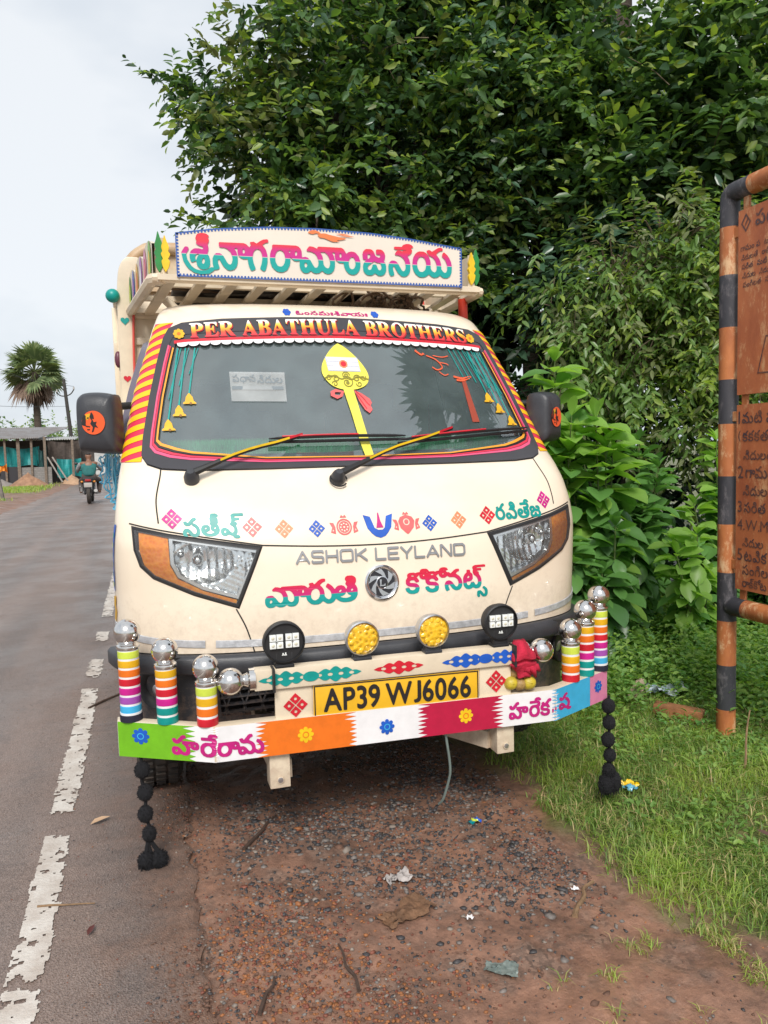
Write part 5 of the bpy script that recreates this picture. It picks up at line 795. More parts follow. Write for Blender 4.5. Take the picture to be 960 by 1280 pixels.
tree('broadleaf_tree', 'broad dark tree above the right end of the truck sign', 'tree', (4.4, 8.2, -.1),
     [(4.0, 7.4, 4.6, 1.25, .9, .85), (3.75, 7.7, 5.8, 1.1, 1.0, .8), (4.9, 6.9, 4.0, .85, .6, .65), (3.3, 7.4, 3.9, .5, .5, .4)], 3600, .115, .60, .34, 9, group=GT)
tree('broadleaf_tree', 'leafy tree with larger leaves reaching over the rusty notice board', 'tree', (7.0, 7.3, -.05),
     [(6.0, 6.5, 4.7, 1.4, 1.0, 1.1), (7.4, 6.1, 4.3, 1.5, 1.0, 1.3), (7.2, 6.8, 6.1, 1.55, 1.1, 1.1), (5.2, 6.4, 3.9, .9, .7, .7), (8.0, 5.6, 2.9, 1.4, .9, 1.3), (5.8, 6.3, 4.7, .9, .7, .6)], 3000, .155, .54, .42, 8, pal=([0, 1, 1], [2, 2, 1], 3), group=GT)
tree('drooping_tree', 'small olive green tree with thin drooping twigs beside the notice board', 'tree', (3.9, 5.9, -.08),
     [(3.70, 5.5, 2.62, .38, .35, .36), (4.15, 5.35, 2.85, .50, .4, .40), (4.6, 5.1, 2.5, .50, .4, .45), (3.75, 5.45, 1.95, .45, .35, .35), (4.45, 5.1, 1.7, .5, .35, .4)], 1150, .092, .42, .42, 11, pal=([4, 2, 2], [2, 3, 4], 3), droop=.55, trunk_r=.05, twig_show=130, boughs=13)
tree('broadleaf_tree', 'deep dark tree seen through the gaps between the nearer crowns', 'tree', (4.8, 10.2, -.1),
     [(3.2, 9.3, 3.4, 1.6, .7, 1.7), (5.4, 9.0, 3.6, 1.7, .7, 1.8), (7.6, 8.4, 3.6, 1.7, .7, 1.9), (4.4, 9.4, 5.4, 1.6, .7, 1.0), (7.4, 8.6, 5.4, 1.5, .7, .9), (2.9, 9.3, 5.6, 1.1, .7, 1.0), (2.3, 9.0, 4.1, 1.0, .6, 1.2)], 2800, .20, .55, .45, 9, pal=([12, 12, 12, 0], [12], 12), group=GT, twig_show=10, inner=.4)  # near-black leaf colour stands in for shade in the gaps
GB = 'dark bushes filling the verge'
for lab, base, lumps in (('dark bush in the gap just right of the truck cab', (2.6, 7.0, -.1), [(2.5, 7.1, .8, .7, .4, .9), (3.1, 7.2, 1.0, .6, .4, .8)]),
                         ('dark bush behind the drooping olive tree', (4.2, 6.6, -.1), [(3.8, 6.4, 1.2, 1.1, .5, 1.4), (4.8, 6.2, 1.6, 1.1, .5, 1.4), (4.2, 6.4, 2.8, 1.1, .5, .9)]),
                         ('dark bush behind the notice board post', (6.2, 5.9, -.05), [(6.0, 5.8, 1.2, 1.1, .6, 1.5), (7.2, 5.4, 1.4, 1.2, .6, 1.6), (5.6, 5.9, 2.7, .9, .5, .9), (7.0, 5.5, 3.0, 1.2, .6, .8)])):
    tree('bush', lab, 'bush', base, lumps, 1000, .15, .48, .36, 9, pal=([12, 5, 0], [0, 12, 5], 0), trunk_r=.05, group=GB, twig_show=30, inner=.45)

def shrub(label, x, y, h, stems, leaf, spread, tips, pal=([7, 7, 9], 7), yellow=False):
    """Big-leaved shrub: upright stems with whorls of leaves, brightest at the growing tips."""
    z0 = float(gheight(x, y))
    e = empty('broadleaf_shrub', (x, y, z0))
    tag(e, label, 'shrub', 'big leaved shrubs beside the truck')
    b = MB(); P, D, U, L, Wd, M_ = [], [], [], [], [], []
    for s in range(stems):
        a = random.uniform(0, 6.28); sp = random.uniform(.1, 1)*spread
        hh = h*(random.uniform(.62, .95) if s else 1.0)
        tp = Vector((sp*math.cos(a), sp*math.sin(a)*.7, hh)) if s else Vector((random.uniform(-.06, .06), 0, hh))
        c_ = curve3([(random.uniform(-.04, .04), 0, -.03), (tp.x*.5, tp.y*.5, hh*.5), tuple(tp)], 8)
        b.tube(c_, [.012*(1-.045*k) for k in range(len(c_))], 6)
        nodes = max(4, int(hh/(leaf*.42)))
        for k in range(nodes):
            f = .16+.84*(k+.5)/nodes
            q = np.array(c_[min(len(c_)-1, int(f*(len(c_)-1)))])+np.array([0, 0, 0])
            cnt = 3 if f < .85 else 5
            a0 = k*1.25+s
            for j in range(cnt):
                a = a0+2*math.pi*j/cnt+random.uniform(-.35, .35)
                el = random.uniform(-.85, .10) if f < .82 else random.uniform(.0, .65)
                d = np.array([math.cos(a)*math.cos(el), math.sin(a)*math.cos(el), math.sin(el)])
                P.append(q+d*.02); D.append(d); U.append(np.array([random.gauss(0, .2)+.5*math.cos(a), random.gauss(0, .2)+.5*math.sin(a)-.25, 1.0]))
                ll = leaf*random.uniform(.7, 1.15)*(1 if f < .85 else .85)
                L.append(ll); Wd.append(ll*random.uniform(.56, .70))
                M_.append((8 if tips and random.random() < .35 else random.choice(pal[0])) if f < .78 else (8 if tips and random.random() < .8 else pal[1]))
        for j in range(4):
            a = random.uniform(0, 6.28); el = random.uniform(.7, 1.35)
            d = np.array([math.cos(a)*math.cos(el), math.sin(a)*math.cos(el), math.sin(el)])
            P.append(np.array(tuple(tp))); D.append(d); U.append(np.array([-d[0], -d[1], .6])); L.append(leaf*.6); Wd.append(leaf*.3); M_.append(8 if tips else pal[1])
    if yellow: M_[len(M_)//2] = 6
    b.build('stem', mat('green_stem', (.09, .13, .035), .6), e)
    leaf_soup('foliage', np.array(P), np.array(D), np.array(U), np.array(L), np.array(Wd), np.array(M_), LEAF, e, .16, .22, (.10, .28, .5, .7, .87), (.13, .32, .46, .45, .27))
    return e
for a in (('tallest shrub, with bright yellow green tips, just right of the right wing mirror', 2.62, 4.55, 1.95, 4, .24, .26, True),
          ('tall light green shrub in front of the tallest one', 2.86, 4.35, 1.58, 4, .25, .28, True),
          ('dark big leaved shrub close against the right side of the cab', 2.42, 4.75, 1.25, 5, .22, .28, False),
          ('rosette leaved dark shrub with one yellow leaf below the drooping tree', 3.42, 4.75, 1.42, 7, .17, .45, False, ([9, 7, 7], 7), True),
          ('rosette leaved shrub half hidden behind the notice board post', 3.95, 4.55, 1.40, 7, .17, .40, False, ([9, 7, 7], 8)),
          ('low shrub with dark wide leaves at the foot of the tall ones', 2.78, 4.15, .88, 6, .20, .34, False),
          ('low pale green shrub in front of the notice board post', 3.38, 4.05, .80, 6, .17, .30, False, ([8, 7, 8], 8)),
          ('shrub with broad dark leaves filling the gap left of the notice board post', 3.15, 4.55, 1.05, 7, .21, .40, False),
          ('big leaved shrub seen under the lower panel of the notice board', 4.35, 4.15, 1.0, 6, .22, .38, False),
          ('big leaved shrub behind the lower panel of the notice board', 4.65, 4.65, 1.5, 6, .22, .45, False),
          ('dark shrub behind the rear of the truck side', 2.30, 5.5, 1.5, 6, .20, .4, False, ([9, 7], 7))):
    shrub(*a)

def palm(label, x, y, zc, rad, fronds, dead, pal, trunk_r=.2, group=None, base=None, lean=(0, 0), steps=18):
    """Palmyra palm: stout trunk, round head of stiff fan leaves, a skirt of dead ones."""
    e = empty('fan_palm', (x, y, 0)); tag(e, label, 'palm', group)
    b = MB()
    b.tube(curve3([(0, 0, -.1), (lean[0]*.3, lean[1]*.3, zc*.5), (lean[0], lean[1], zc)], 6), [trunk_r*(1.15-.3*k/12) for k in range(13)], 12)
    for k in range(14):
        z = zc*(.3+.7*k/14)
        b.lathe([(trunk_r*1.02, -.02), (trunk_r*1.08, .0), (trunk_r*.95, .03)], 12, 0, Matrix.Translation((lean[0]*z/zc, lean[1]*z/zc, z)), cap=False)
    b.build('trunk', BARK, e)
    V, T, M_ = [], [], []
    c = np.array([lean[0], lean[1], zc])
    petioles = MB()
    for i in range(fronds+dead):
        isd = i >= fronds
        az = rng.uniform(0, 6.28)
        el = rng.uniform(-.65, 1.40) if not isd else rng.uniform(-1.45, -.85)
        d = np.array([math.cos(az)*math.cos(el), math.sin(az)*math.cos(el), math.sin(el)])
        pl_ = rad*rng.uniform(.38, .55)
        hub = c+d*pl_
        petioles.tube([tuple(c), tuple(hub)], [rad*.018, rad*.010], 5)
        up = np.cross(np.cross(d, [0, 0, 1.0]), d); up /= np.linalg.norm(up)+1e-6
        roll = rng.normal(0, .5)
        sd_ = np.cross(d, up); n1 = up*math.cos(roll)+sd_*math.sin(roll); s1 = np.cross(d, n1)
        fr = rad*rng.uniform(.45, .62)
        for j in range(steps):
            th = -1.75+3.5*(j+.5)/steps
            dirn = d*math.cos(th)+s1*math.sin(th)
            perp = -d*math.sin(th)+s1*math.cos(th)
            L_ = fr*(.75+.25*math.cos(th))*rng.uniform(.85, 1.05)
            w_ = fr*.075
            dr = np.array([0, 0, -1])*(L_*(.16 if not isd else .3))*rng.uniform(.4, 1.4)
            o = len(V)
            V += [hub, hub+dirn*L_*.55+perp*w_+n1*w_*.4, hub+dirn*L_*.55-perp*w_+n1*w_*.4, hub+dirn*L_+dr, hub+dirn*L_*.6]
            T += [(o, o+4, o+1), (o, o+2, o+4), (o+1, o+4, o+3), (o+4, o+2, o+3)]
            m = pal[2] if isd else pal[0] if rng.random() < .6 else pal[1]
            M_ += [m]*4
    petioles.build('petiole', mat('petiole_green', (.12, .15, .05), .6), e)
    fast_mesh('fronds', np.array(V), np.array(T), np.array(M_), PALML, e)
    return e
PALML = [mat('palm_leaf', (.13, .185, .085), .45, trans=.2), mat('palm_leaf_haze', (.22, .27, .13), .45, trans=.2), mat('palm_dead', (.17, .115, .085), .85), mat('palm_leaf_dark', (.018, .035, .014), .5, trans=.1), mat('palm_leaf_deep', (.03, .055, .02), .5, trans=.1), mat('palm_dead_dark', (.05, .035, .026), .85)]  # first two leaf tones carry distance haze, for the far palm
GP = 'fan palms rising behind the trees'
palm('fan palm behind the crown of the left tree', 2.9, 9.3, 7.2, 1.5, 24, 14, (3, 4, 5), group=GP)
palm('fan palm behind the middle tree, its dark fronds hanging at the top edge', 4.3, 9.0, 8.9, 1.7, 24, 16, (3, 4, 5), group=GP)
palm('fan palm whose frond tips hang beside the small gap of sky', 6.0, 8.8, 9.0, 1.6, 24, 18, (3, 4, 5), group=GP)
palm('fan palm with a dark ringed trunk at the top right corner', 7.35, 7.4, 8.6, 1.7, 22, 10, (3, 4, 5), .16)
palm('fan palm beside the photographer, mirrored in the windscreen', 5.5, .6, 8.2, 2.1, 26, 8, (3, 4, 5), .18)
palm('lone round headed fan palm behind the roadside shed', -7.0, 60, 7.6, 2.35, 46, 18, (0, 1, 2), .24)

# ================================================================== FAR LEFT SIDE OF THE ROAD
YS_ = 45.0
def far_soup(label, x, y, w, h, leaf, n_, pal, cat='tree', name='roadside_tree', group='trees along the horizon on the left', up=.35):
    tree(name, label, cat, (x, y, 0), [(x, y, h*.62, w*.5, w*.35, h*.30), (x-w*.25, y, h*.5, w*.35, w*.3, h*.28), (x+w*.28, y, h*.52, w*.34, w*.3, h*.26)], n_, leaf, .5, leaf*3, 7, pal, .15, .4, .12, group, twig_show=0)
far_soup('wide pale tree far behind the roadside shed', -9.5, 72, 8.5, 5.2, .34, 420, ([1, 2], [2, 3], 3))
far_soup('pale feathery tree far behind the leaning pole', -5.6, 70, 5.0, 5.3, .30, 380, ([1, 2], [2, 3], 3))
far_soup('dark low tree at the left edge of the horizon', -14.5, 74, 7, 4.6, .34, 380, ([0, 1], [1, 2], 2))
far_soup('round green tree behind the white wall', -2.6, 76, 5.5, 3.9, .30, 330, ([1, 2], [1, 2], 3))

far_soup('broad tree far down the road beyond the grey wall', 1.5, 78, 6.5, 5.0, .34, 330, ([1, 2], [1, 2], 3))
far_soup('dark tree far down the road behind the truck', 7.5, 70, 7.0, 5.6, .34, 330, ([0, 1], [1, 2], 2))
# roadside shed
shed = empty('roadside_shed', (-6.2, YS_, .05))
tag(shed, 'open roadside shed with a corrugated roof, block wall and teal tarpaulins', 'shed')
WOOD = mat('weathered_wood', (.22, .17, .13), .85, var=.4, vscale=12); TARP = mat('teal_tarpaulin', (.02, .30, .30), .55, var=.35, vscale=3, bump=.3, bscale=6)
CORR = mat('corrugated_sheet', (.36, .35, .35), .5, .3, var=.3, vscale=2.5, col2=(.26, .22, .20))
BLOCK = bpy.data.materials.new('concrete_block'); BLOCK.use_nodes = True
n, l = BLOCK.node_tree.nodes, BLOCK.node_tree.links; t_ = n.new('ShaderNodeTexCoord'); br = n.new('ShaderNodeTexBrick')
mpn = n.new('ShaderNodeMapping'); mpn.inputs['Rotation'].default_value = (R(90), 0, 0); l.new(t_.outputs['Object'], mpn.inputs['Vector']); l.new(mpn.outputs['Vector'], br.inputs['Vector'])
br.inputs['Color1'].default_value = (.27, .255, .24, 1); br.inputs['Color2'].default_value = (.22, .21, .2, 1); br.inputs['Mortar'].default_value = (.15, .14, .13, 1); br.inputs['Scale'].default_value = 2.6
l.new(br.outputs['Color'], n['Principled BSDF'].inputs['Base Color']); n['Principled BSDF'].inputs['Roughness'].default_value = .9
def sh(name, m, fn):
    b = MB(); fn(b); return b.build(name, m, shed, smooth=False)
def corr(b, x0, x1, yf, zf, yb, zb, nw=70, xb=None):
    vs = []
    xb = xb or (x0, x1)
    for k in range(nw*2+1):
        t = k/(nw*2); dz = .03*(1 if k % 2 else -1)
        vs += [(x0+(x1-x0)*t, yf, zf+dz), (xb[0]+(xb[1]-xb[0])*t, yb, zb+dz), (x0+(x1-x0)*t, yf, zf+dz-.03), (xb[0]+(xb[1]-xb[0])*t, yb, zb+dz-.03)]
    fs = []
    for k in range(nw*2):
        o = 4*k; fs += [(o, o+4, o+5, o+1), (o+2, o+3, o+7, o+6), (o, o+2, o+6, o+4), (o+1, o+5, o+7, o+3)]
    b.add(vs, fs)
sh('roof', CORR, lambda b: corr(b, -4.5, .95, -.3, 2.50, 4.4, 3.22, 60, (-4.5, 2.1)))
sh('lower_roof', mat('pale_sheet', (.5, .5, .48), .5, var=.3, vscale=3), lambda b: corr(b, .2, 2.7, .5, 2.42, 3.5, 2.62, 20))
for x, w_, h_ in ((-.72, .10, 2.5), (-.08, .16, 2.55), (.55, .11, 2.6), (1.22, .13, 2.6), (-3.0, .14, 2.5), (2.6, .12, 2.4)):
    sh('post', WOOD, lambda b: b.box((x, 0, h_/2-.05), (w_, .12, h_), 0, Matrix.Rotation(R(random.uniform(-1.5, 1.5)), 3, 'Y')))
sh('low_wall', BLOCK, lambda b: b.box((.72, .15, .45), (1.55, .2, .95)))
sh('dark_drum', mat('black_sheet', (.03, .03, .035), .7), lambda b: b.box((-.55, .3, .5), (.95, .4, .95)))
def cloth(b, x0, x1, z0, z1, y, sag=.12, nx_=16, nz_=8):
    vs = []
    for i in range(nx_+1):
        for k in range(nz_+1):
            u, v = i/nx_, k/nz_
            vs.append((x0+(x1-x0)*u, y+.10*math.sin(u*9+v*3)+.05*math.sin(u*23), z0+(z1-z0)*v-sag*math.sin(math.pi*u)*v-.06*math.sin(u*7)*(1-v)))
    b.add(vs, [(i*(nz_+1)+k, (i+1)*(nz_+1)+k, (i+1)*(nz_+1)+k+1, i*(nz_+1)+k+1) for i in range(nx_) for k in range(nz_)])
sh('tarpaulin', TARP, lambda b: cloth(b, -.75, .9, 1.0, 2.05, .5))
sh('tarpaulin', TARP, lambda b: cloth(b, -2.9, -.85, 1.05, 2.1, .6))
sh('tarpaulin', mat('dark_green_tarpaulin', (.03, .10, .10), .6, var=.4, vscale=4), lambda b: cloth(b, .75, 1.3, .8, 2.1, .45, .3))
sh('tarpaulin', TARP, lambda b: cloth(b, 1.75, 3.0, .35, 1.35, .3, .05))
sh('sacking', mat('brown_sacking', (.09, .07, .06), .9, var=.5, vscale=5), lambda b: cloth(b, 1.3, 3.0, 1.25, 2.35, .6, .1))
sh('back_wall', mat('dark_back_boards', (.10, .085, .075), .9, var=.4, vscale=4), lambda b: b.box((.0, 3.6, 1.2), (7, .1, 2.5)))  # dark brown boards closing the back of the shed
for k, (x0, x1) in enumerate(((1.35, 2.05), (1.6, 2.35))):
    b = MB(); b.tube([(x0, -.15-.1*k, 1.45), (x1, -.4, .1)], .05, 4); o = b.build('leaning_plank', mat('grey_plank', (.33, .30, .27), .8, var=.3, vscale=10)); o.location = (-6.2, YS_, .05)
    tag(o, ('left' if k == 0 else 'right')+' one of the two planks leaning against the shed front', 'plank', 'planks leaning on the shed')
b = MB(); cloth(b, -4.9, -4.05, .3, 1.0, 0, .05); 
# sand heaps
SAND = mat('orange_sand', (.36, .20, .12), .95, var=.4, vscale=5, bump=.6, bscale=18)
def heap(label, x, y, rx, ry, h, m=SAND, seed=1):
    b = MB(); nr, na = 14, 36; vs = []
    for i in range(nr+1):
        for k in range(na):
            a = 2*math.pi*k/na; r = i/nr
            z = h*(1-r)**1.1*(.75+.5*float(fnoise(5+math.cos(a)*r*2, 5+math.sin(a)*r*2, 1.5, seed)))
            q = 1+.25*(float(fnoise(5+math.cos(a), 5+math.sin(a), 2, seed+7))-.5)
            vs.append((rx*r*q*math.cos(a), ry*r*q*math.sin(a), z-.04))
    b.add(vs, [(i*na+k, (i+1)*na+k, (i+1)*na+(k+1) % na, i*na+(k+1) % na) for i in range(nr) for k in range(na)])
    o = b.build('sand_heap', m, angle=180); o.location = (x, y, float(gheight(x, y)))
    tag(o, label, 'sand heap', 'sand heaps in front of the shed')
heap('orange sand heap in front of the block wall of the shed', -5.35, 41, 1.1, .9, .70, seed=1)
heap('pale orange sand heap beside the leaning planks', -3.7, 45, .75, .8, .55, mat('pale_sand', (.46, .29, .18), .95, var=.3, vscale=5), 2)
heap('low grey heap left of the orange sand', -6.6, 41.5, .9, .8, .40, mat('grey_sand', (.25, .22, .20), .95, var=.3, vscale=5), 3)
heap('low red earth heap at the left edge of the road', -6.6, 37, 1.0, .9, .42, SAND, 4)
# stone post with an orange ribbon
b = MB(); b.box((0, 0, .50), (.26, .2, 1.15), 0, Matrix.Rotation(R(-6), 3, 'Y'), .8)
o = b.build('stone_post', mat('weathered_stone', (.24, .215, .19), .9, var=.4, vscale=8), bevel=.03); o.location = (-4.62, 28.2, 0)
tag(o, 'leaning grey stone post at the road edge in front of the shed', 'post')
b = MB(); cloth(b, -.05, .35, .95, 1.25, -.15, .1, 8, 4)
o = b.build('orange_ribbon', mat('orange_cloth', (.70, .26, .03), .7)); o.location = (-4.62, 28.2, 0)
tag(o, 'orange cloth tied to the stone post', 'cloth')
# leaning electricity pole with wires
b = MB()
b.tube([(.45, 0, -.1), (0, 0, 6.25)], [.14, .09], 10)
arm = curve3([(-.42, 0, 5.45), (-.25, 0, 5.25), (.06, 0, 5.22), (.36, 0, 5.35), (.55, 0, 5.62)], 4)
b.tube(arm, .035, 6)
for x, z in ((-.42, 5.45), (.55, 5.62)): b.lathe([(.05, 0), (.06, .05), (.04, .1), (.05, .14), (.02, .18)], 10, 1, Matrix.Translation((x, 0, z)))
b.lathe([(.18, 2.2), (.22, 2.4), (.2, 2.7), (.12, 2.8)], 10, 0, Matrix.Translation((.26, 0, 0)))
o = b.build('electricity_pole', [mat('dark_pole', (.06, .055, .05), .85, var=.3, vscale=6), mat('insulator', (.5, .48, .45), .3)]); o.location = (-4.35, 51, 0)
tag(o, 'dark leaning electricity pole with a curved cross arm, right of the palm', 'pole')
for k, (p0, p1) in enumerate((((-4.77, 51, 5.63), (-11.5, 22, 8.2)), ((-3.8, 51, 5.8), (-11.5, 24, 6.6)), ((-4.3, 51, 4.6), (-10.5, 22, 4.1)))):
    b = MB(); b.tube([tuple(Vector(p0)+(Vector(p1)-Vector(p0))*t-Vector((0, 0, .5*math.sin(math.pi*t)))) for t in np.linspace(0, 1, 16)], .012, 4)
    o = b.build('power_wire', BLACK)
    tag(o, ['highest', 'middle', 'lowest'][k]+' of the three thin wires running from the leaning pole to the left', 'wire', 'wires from the leaning pole')
# walls past the shed
b = MB(); b.box((0, 0, .85), (2.3, .25, 1.7)); b.box((0, 0, 1.73), (2.4, .32, .08), 1)
o = b.build('white_wall', [mat('whitewash', (.62, .62, .60), .8, var=.25, vscale=1.2), mat('blue_coping', (.10, .28, .52), .6)], smooth=False); o.location = (-3.55, 55, .3)
tag(o, 'white wall with a blue coping beyond the shed', 'wall')
b = MB(); b.box((0, 0, .55), (1.9, .25, 1.1)); b.box((0, 0, 1.14), (2.0, .3, .07))
o = b.build('grey_wall', mat('dark_grey_render', (.13, .13, .14), .8, var=.3, vscale=2), smooth=False); o.location = (-1.1, 58, .3)
tag(o, 'low dark grey wall beyond the motorcycle, behind the blue rope', 'wall')
# verge grass on the left
x, y = scat(26000, -7.5, -3.8, 17, 44, lambda x, y: np.clip((-3.95-x)*1.3, 0, 1)*np.clip((fnoise(x, y, .35, 77)-.42)*5, 0, 1))
n_ = len(x); blades('verge_grass', x, y, rng.uniform(.06, .20, n_), rng.uniform(.3, 1, n_), rng.uniform(.02, .045, n_), rng.choice([0, 1, 1, 2, 2], n_), GR)
# ================================================================== THE TRUCK
TX, TY = 0.77, 2.35
truck = empty('pickup_truck', (TX, TY, 0))
tag(truck, 'cream pickup truck with painted slogans, striped windscreen pillars and a decorated front guard', 'truck')

# z, front depth at the centre line, half width, depth of the rounded corner
KZ = [(.30, .16, .86, .40), (.40, .16, .86, .40), (.62, .14, .885, .37), (.66, .14, .89, .37), (.80, .14, .885, .34), (.95, .155, .88, .29), (1.02, .17, .877, .26),
      (1.10, .205, .87, .23), (1.18, .26, .86, .20), (1.25, .33, .85, .18), (1.30, .39, .84, .17), (1.55, .55, .785, .16),
      (1.80, .70, .71, .16), (1.88, .76, .68, .17), (1.92, .84, .65, .20), (1.945, 1.0, .62, .22)]
_kz = np.array(KZ)
_tab_z = np.linspace(.30, 1.945, 330)
_tab = []
for j in (1, 2, 3):
    t = np.interp(_tab_z, _kz[:, 0], _kz[:, j])
    k = np.ones(9)/9
    tp = np.concatenate([2*t[0]-t[1:5][::-1], t, 2*t[-1]-t[-5:-1][::-1]])
    _tab.append(np.convolve(tp, k, 'valid'))
NEXP = 2.6
def kz(z):
    return [float(np.interp(z, _tab_z, t)) for t in _tab]
def front(x, z):
    y0, w, D = kz(z)
    u = min(abs(x)/w, 0.9995)
    return y0 + D*(1-(1-u**NEXP)**(1/NEXP))
def F(x, z, off=0.003):
    e = 0.004
    y = front(x, z)
    dx = (front(x+e, z)-front(x-e, z))/(2*e)
    dz = (front(x, z+e)-front(x, z-e))/(2*e)
    n = Vector((dx, -1, dz)).normalized()
    return Vector((x, y, z)) + n*off
def Fmap(off): return lambda x, z: F(x, z, off)
def P2(t, z, off=0.002):
    """Point on the nose by corner angle t (0 centre, 90 side)."""
    y0, w, D = kz(z)
    s, c = abs(math.sin(R(t))), abs(math.cos(R(t)))
    x = math.copysign(w*s**(2/NEXP), t); y = y0 + D*(1-c**(2/NEXP))
    n = Vector((math.copysign(max(s, .02)**(2-2/NEXP)/w, t), -max(c, .02)**(2-2/NEXP)/D, 0)).normalized()
    return Vector((x, y, z)) + n*off

def pip(poly, x, y):
    c = False
    n = len(poly)
    for i in range(n):
        (ax, ay), (bx, by) = poly[i-1], poly[i]
        if (ay > y) != (by > y) and x < ax + (y-ay)*(bx-ax)/(by-ay): c = not c
    return c
def mirror(poly): return [(-x, z) for x, z in poly]
def dense(poly, n=8, closed=True):
    out = []
    m = len(poly)
    for i in range(m if closed else m-1):
        a, b = poly[i], poly[(i+1) % m]
        for k in range(n): out.append((a[0]+(b[0]-a[0])*k/n, a[1]+(b[1]-a[1])*k/n))
    if not closed: out.append(poly[-1])
    return out

WS_O = [(0, 1.250), (.35, 1.249), (.62, 1.251), (.71, 1.258), (.755, 1.275), (.773, 1.305), (.765, 1.37), (.735, 1.52), (.70, 1.66), (.672, 1.755), (.65, 1.795), (.60, 1.818), (.45, 1.834), (.2, 1.845), (0, 1.849)]
WS_I = [(0, 1.284), (.35, 1.289), (.60, 1.316), (.65, 1.330), (.700, 1.348), (.712, 1.362), (.706, 1.40), (.683, 1.52), (.653, 1.64), (.630, 1.722), (.627, 1.727), (.60, 1.730), (.45, 1.737), (.2, 1.747), (0, 1.751)]
def full(h): return h + [(-x, z) for x, z in reversed(h[1:-1])]
WS_OF, WS_IF = full(WS_O), full(WS_I)
WS_HOLE = [(o[0]*.55+i[0]*.45, o[1]*.55+i[1]*.45) for o, i in zip(WS_OF, WS_IF)]
HL = [(.816, 1.079), (.70, 1.052), (.405, 1.000), (.43, .94), (.49, .800), (.63, .848), (.755, .905), (.795, .945), (.812, 1.0)]
HLc = (.62, .965)
def inset(poly, d):
    """Move every edge of an outline inwards by d."""
    n = len(poly)
    A = sum(poly[i-1][0]*poly[i][1]-poly[i][0]*poly[i-1][1] for i in range(n))
    s = 1 if A > 0 else -1
    out = []
    for i in range(n):
        a, b, c = Vector(poly[i-1]), Vector(poly[i]), Vector(poly[(i+1) % n])
        d1 = (b-a).normalized(); d2 = (c-b).normalized()
        n1 = Vector((-d1.y, d1.x))*s; n2 = Vector((-d2.y, d2.x))*s
        m = (n1+n2); k = 1+n1.dot(n2)
        m = m/max(k, .35)
        out.append((b.x+m.x*d, b.y+m.y*d))
    return out
HL_HOLE = inset(HL, .012)
SW = [(.86, 1.31), (1.46, 1.31), (1.46, 1.76), (1.10, 1.76), (1.02, 1.72)]      # side window (y, z)
YR = 1.74                                                                       # back of the cab
def hull(name, zs, mats, mi_fn, drop_fn, roof=False, floor=False):
    """Rings round the cab at the heights zs."""
    ts = np.concatenate([np.linspace(-90, -50, 26), np.linspace(-48.5, 48.5, 84), np.linspace(50, 90, 26)])
    b = MB()
    rings = []
    for z in zs:
        y0, w, D = kz(z)
        ring = [tuple(P2(t, z, 0)) for t in ts]
        ys = y0 + D
        side = np.linspace(ys, YR, 34)[1:]
        ring += [(w, y, z) for y in side]
        back = np.linspace(w, -w, 26)[1:]
        ring += [(x, YR, z) for x in back]
        ring += [(-w, y, z) for y in side[::-1][1:]]
        rings.append(ring)
    n = len(rings[0])
    vs = [p for r in rings for p in r]
    fs, ms = [], []
    for i in range(len(zs)-1):
        for k in range(n):
            k2 = (k+1) % n
            q = (i*n+k, i*n+k2, (i+1)*n+k2, (i+1)*n+k)
            c = sum((Vector(vs[j]) for j in q), Vector())/4
            region = 'front' if k < len(ts)-1 else ('side' if (k < len(ts)+32 or k >= len(ts)+32+26) else 'back')
            if drop_fn and drop_fn(c, region): continue
            fs.append(q); ms.append(mi_fn(c, region) if mi_fn else 0)
    b.add(vs, fs); b.m = ms
    if roof:
        last = rings[-1]; prev = (len(zs)-1)*n
        cx, cy, cz = 0, 1.36, zs[-1]
        for s, dz in ((.9, .004), (.7, .008), (.4, .011), (.1, .012)):
            o = len(b.v)
            b.v += [(cx+(p[0]-cx)*s, cy+(p[1]-cy)*s, cz+dz) for p in last]
            for k in range(n):
                k2 = (k+1) % n
                b.f.append([prev+k, prev+k2, o+k2, o+k]); b.m.append(0)
            prev = o
        b.f.append([prev+k for k in range(n)]); b.m.append(0)
    if floor:
        b.f.append(list(reversed(range(n)))); b.m.append(mats and 1 or 0)
    return b.build(name, mats, truck, angle=55)

def drop_cab(c, region):
    if region == 'front':
        if pip(WS_HOLE, c.x, c.z): return True
        if pip(HL_HOLE, abs(c.x), c.z): return True
    elif region == 'side':
        if pip(SW, c.y, c.z): return True
    else:
        if abs(c.x) < .5 and 1.42 < c.z < 1.70: return True
    if region == 'side' and (c.y-.86)**2 + (c.z-.30)**2 < .375**2: return True
    return False
zs = [.655, .66, .68] + list(np.arange(.70, 1.90, .0125)) + [1.905, 1.912, 1.92, 1.928, 1.936, 1.941, 1.945]
cab = hull('cab', zs, [CREAM], None, drop_cab, roof=True)
# grey lower bumper and sills
def drop_low(c, region):
    if region == 'side' and (c.y-.86)**2 + (c.z-.30)**2 < .375**2: return True
    if region == 'front':
        if abs(c.x) < .56 and .43 < c.z < .585: return True
    return False
low = hull('front_bumper', list(np.arange(.335, .65, .0125))+[.65], [DARKPL, CREAM2], lambda c, r: 0 if (r == 'front' or c.y < .55) else 1, drop_low)
# the bumper's lip stands proud under the chrome strip
b = MB()
ts = np.linspace(-84, 84, 90)
prof = [(.652, .000), (.652, .022), (.640, .034), (.600, .038), (.588, .030), (.586, .0)]
vs = [P2(t, z, o) for t in ts for z, o in prof]
n = len(prof)
b.add(vs, [(i*n+k, i*n+k+1, (i+1)*n+k+1, (i+1)*n+k) for i in range(len(ts)-1) for k in range(n-1)])
b.build('bumper_lip', DARKPL, low, angle=50)
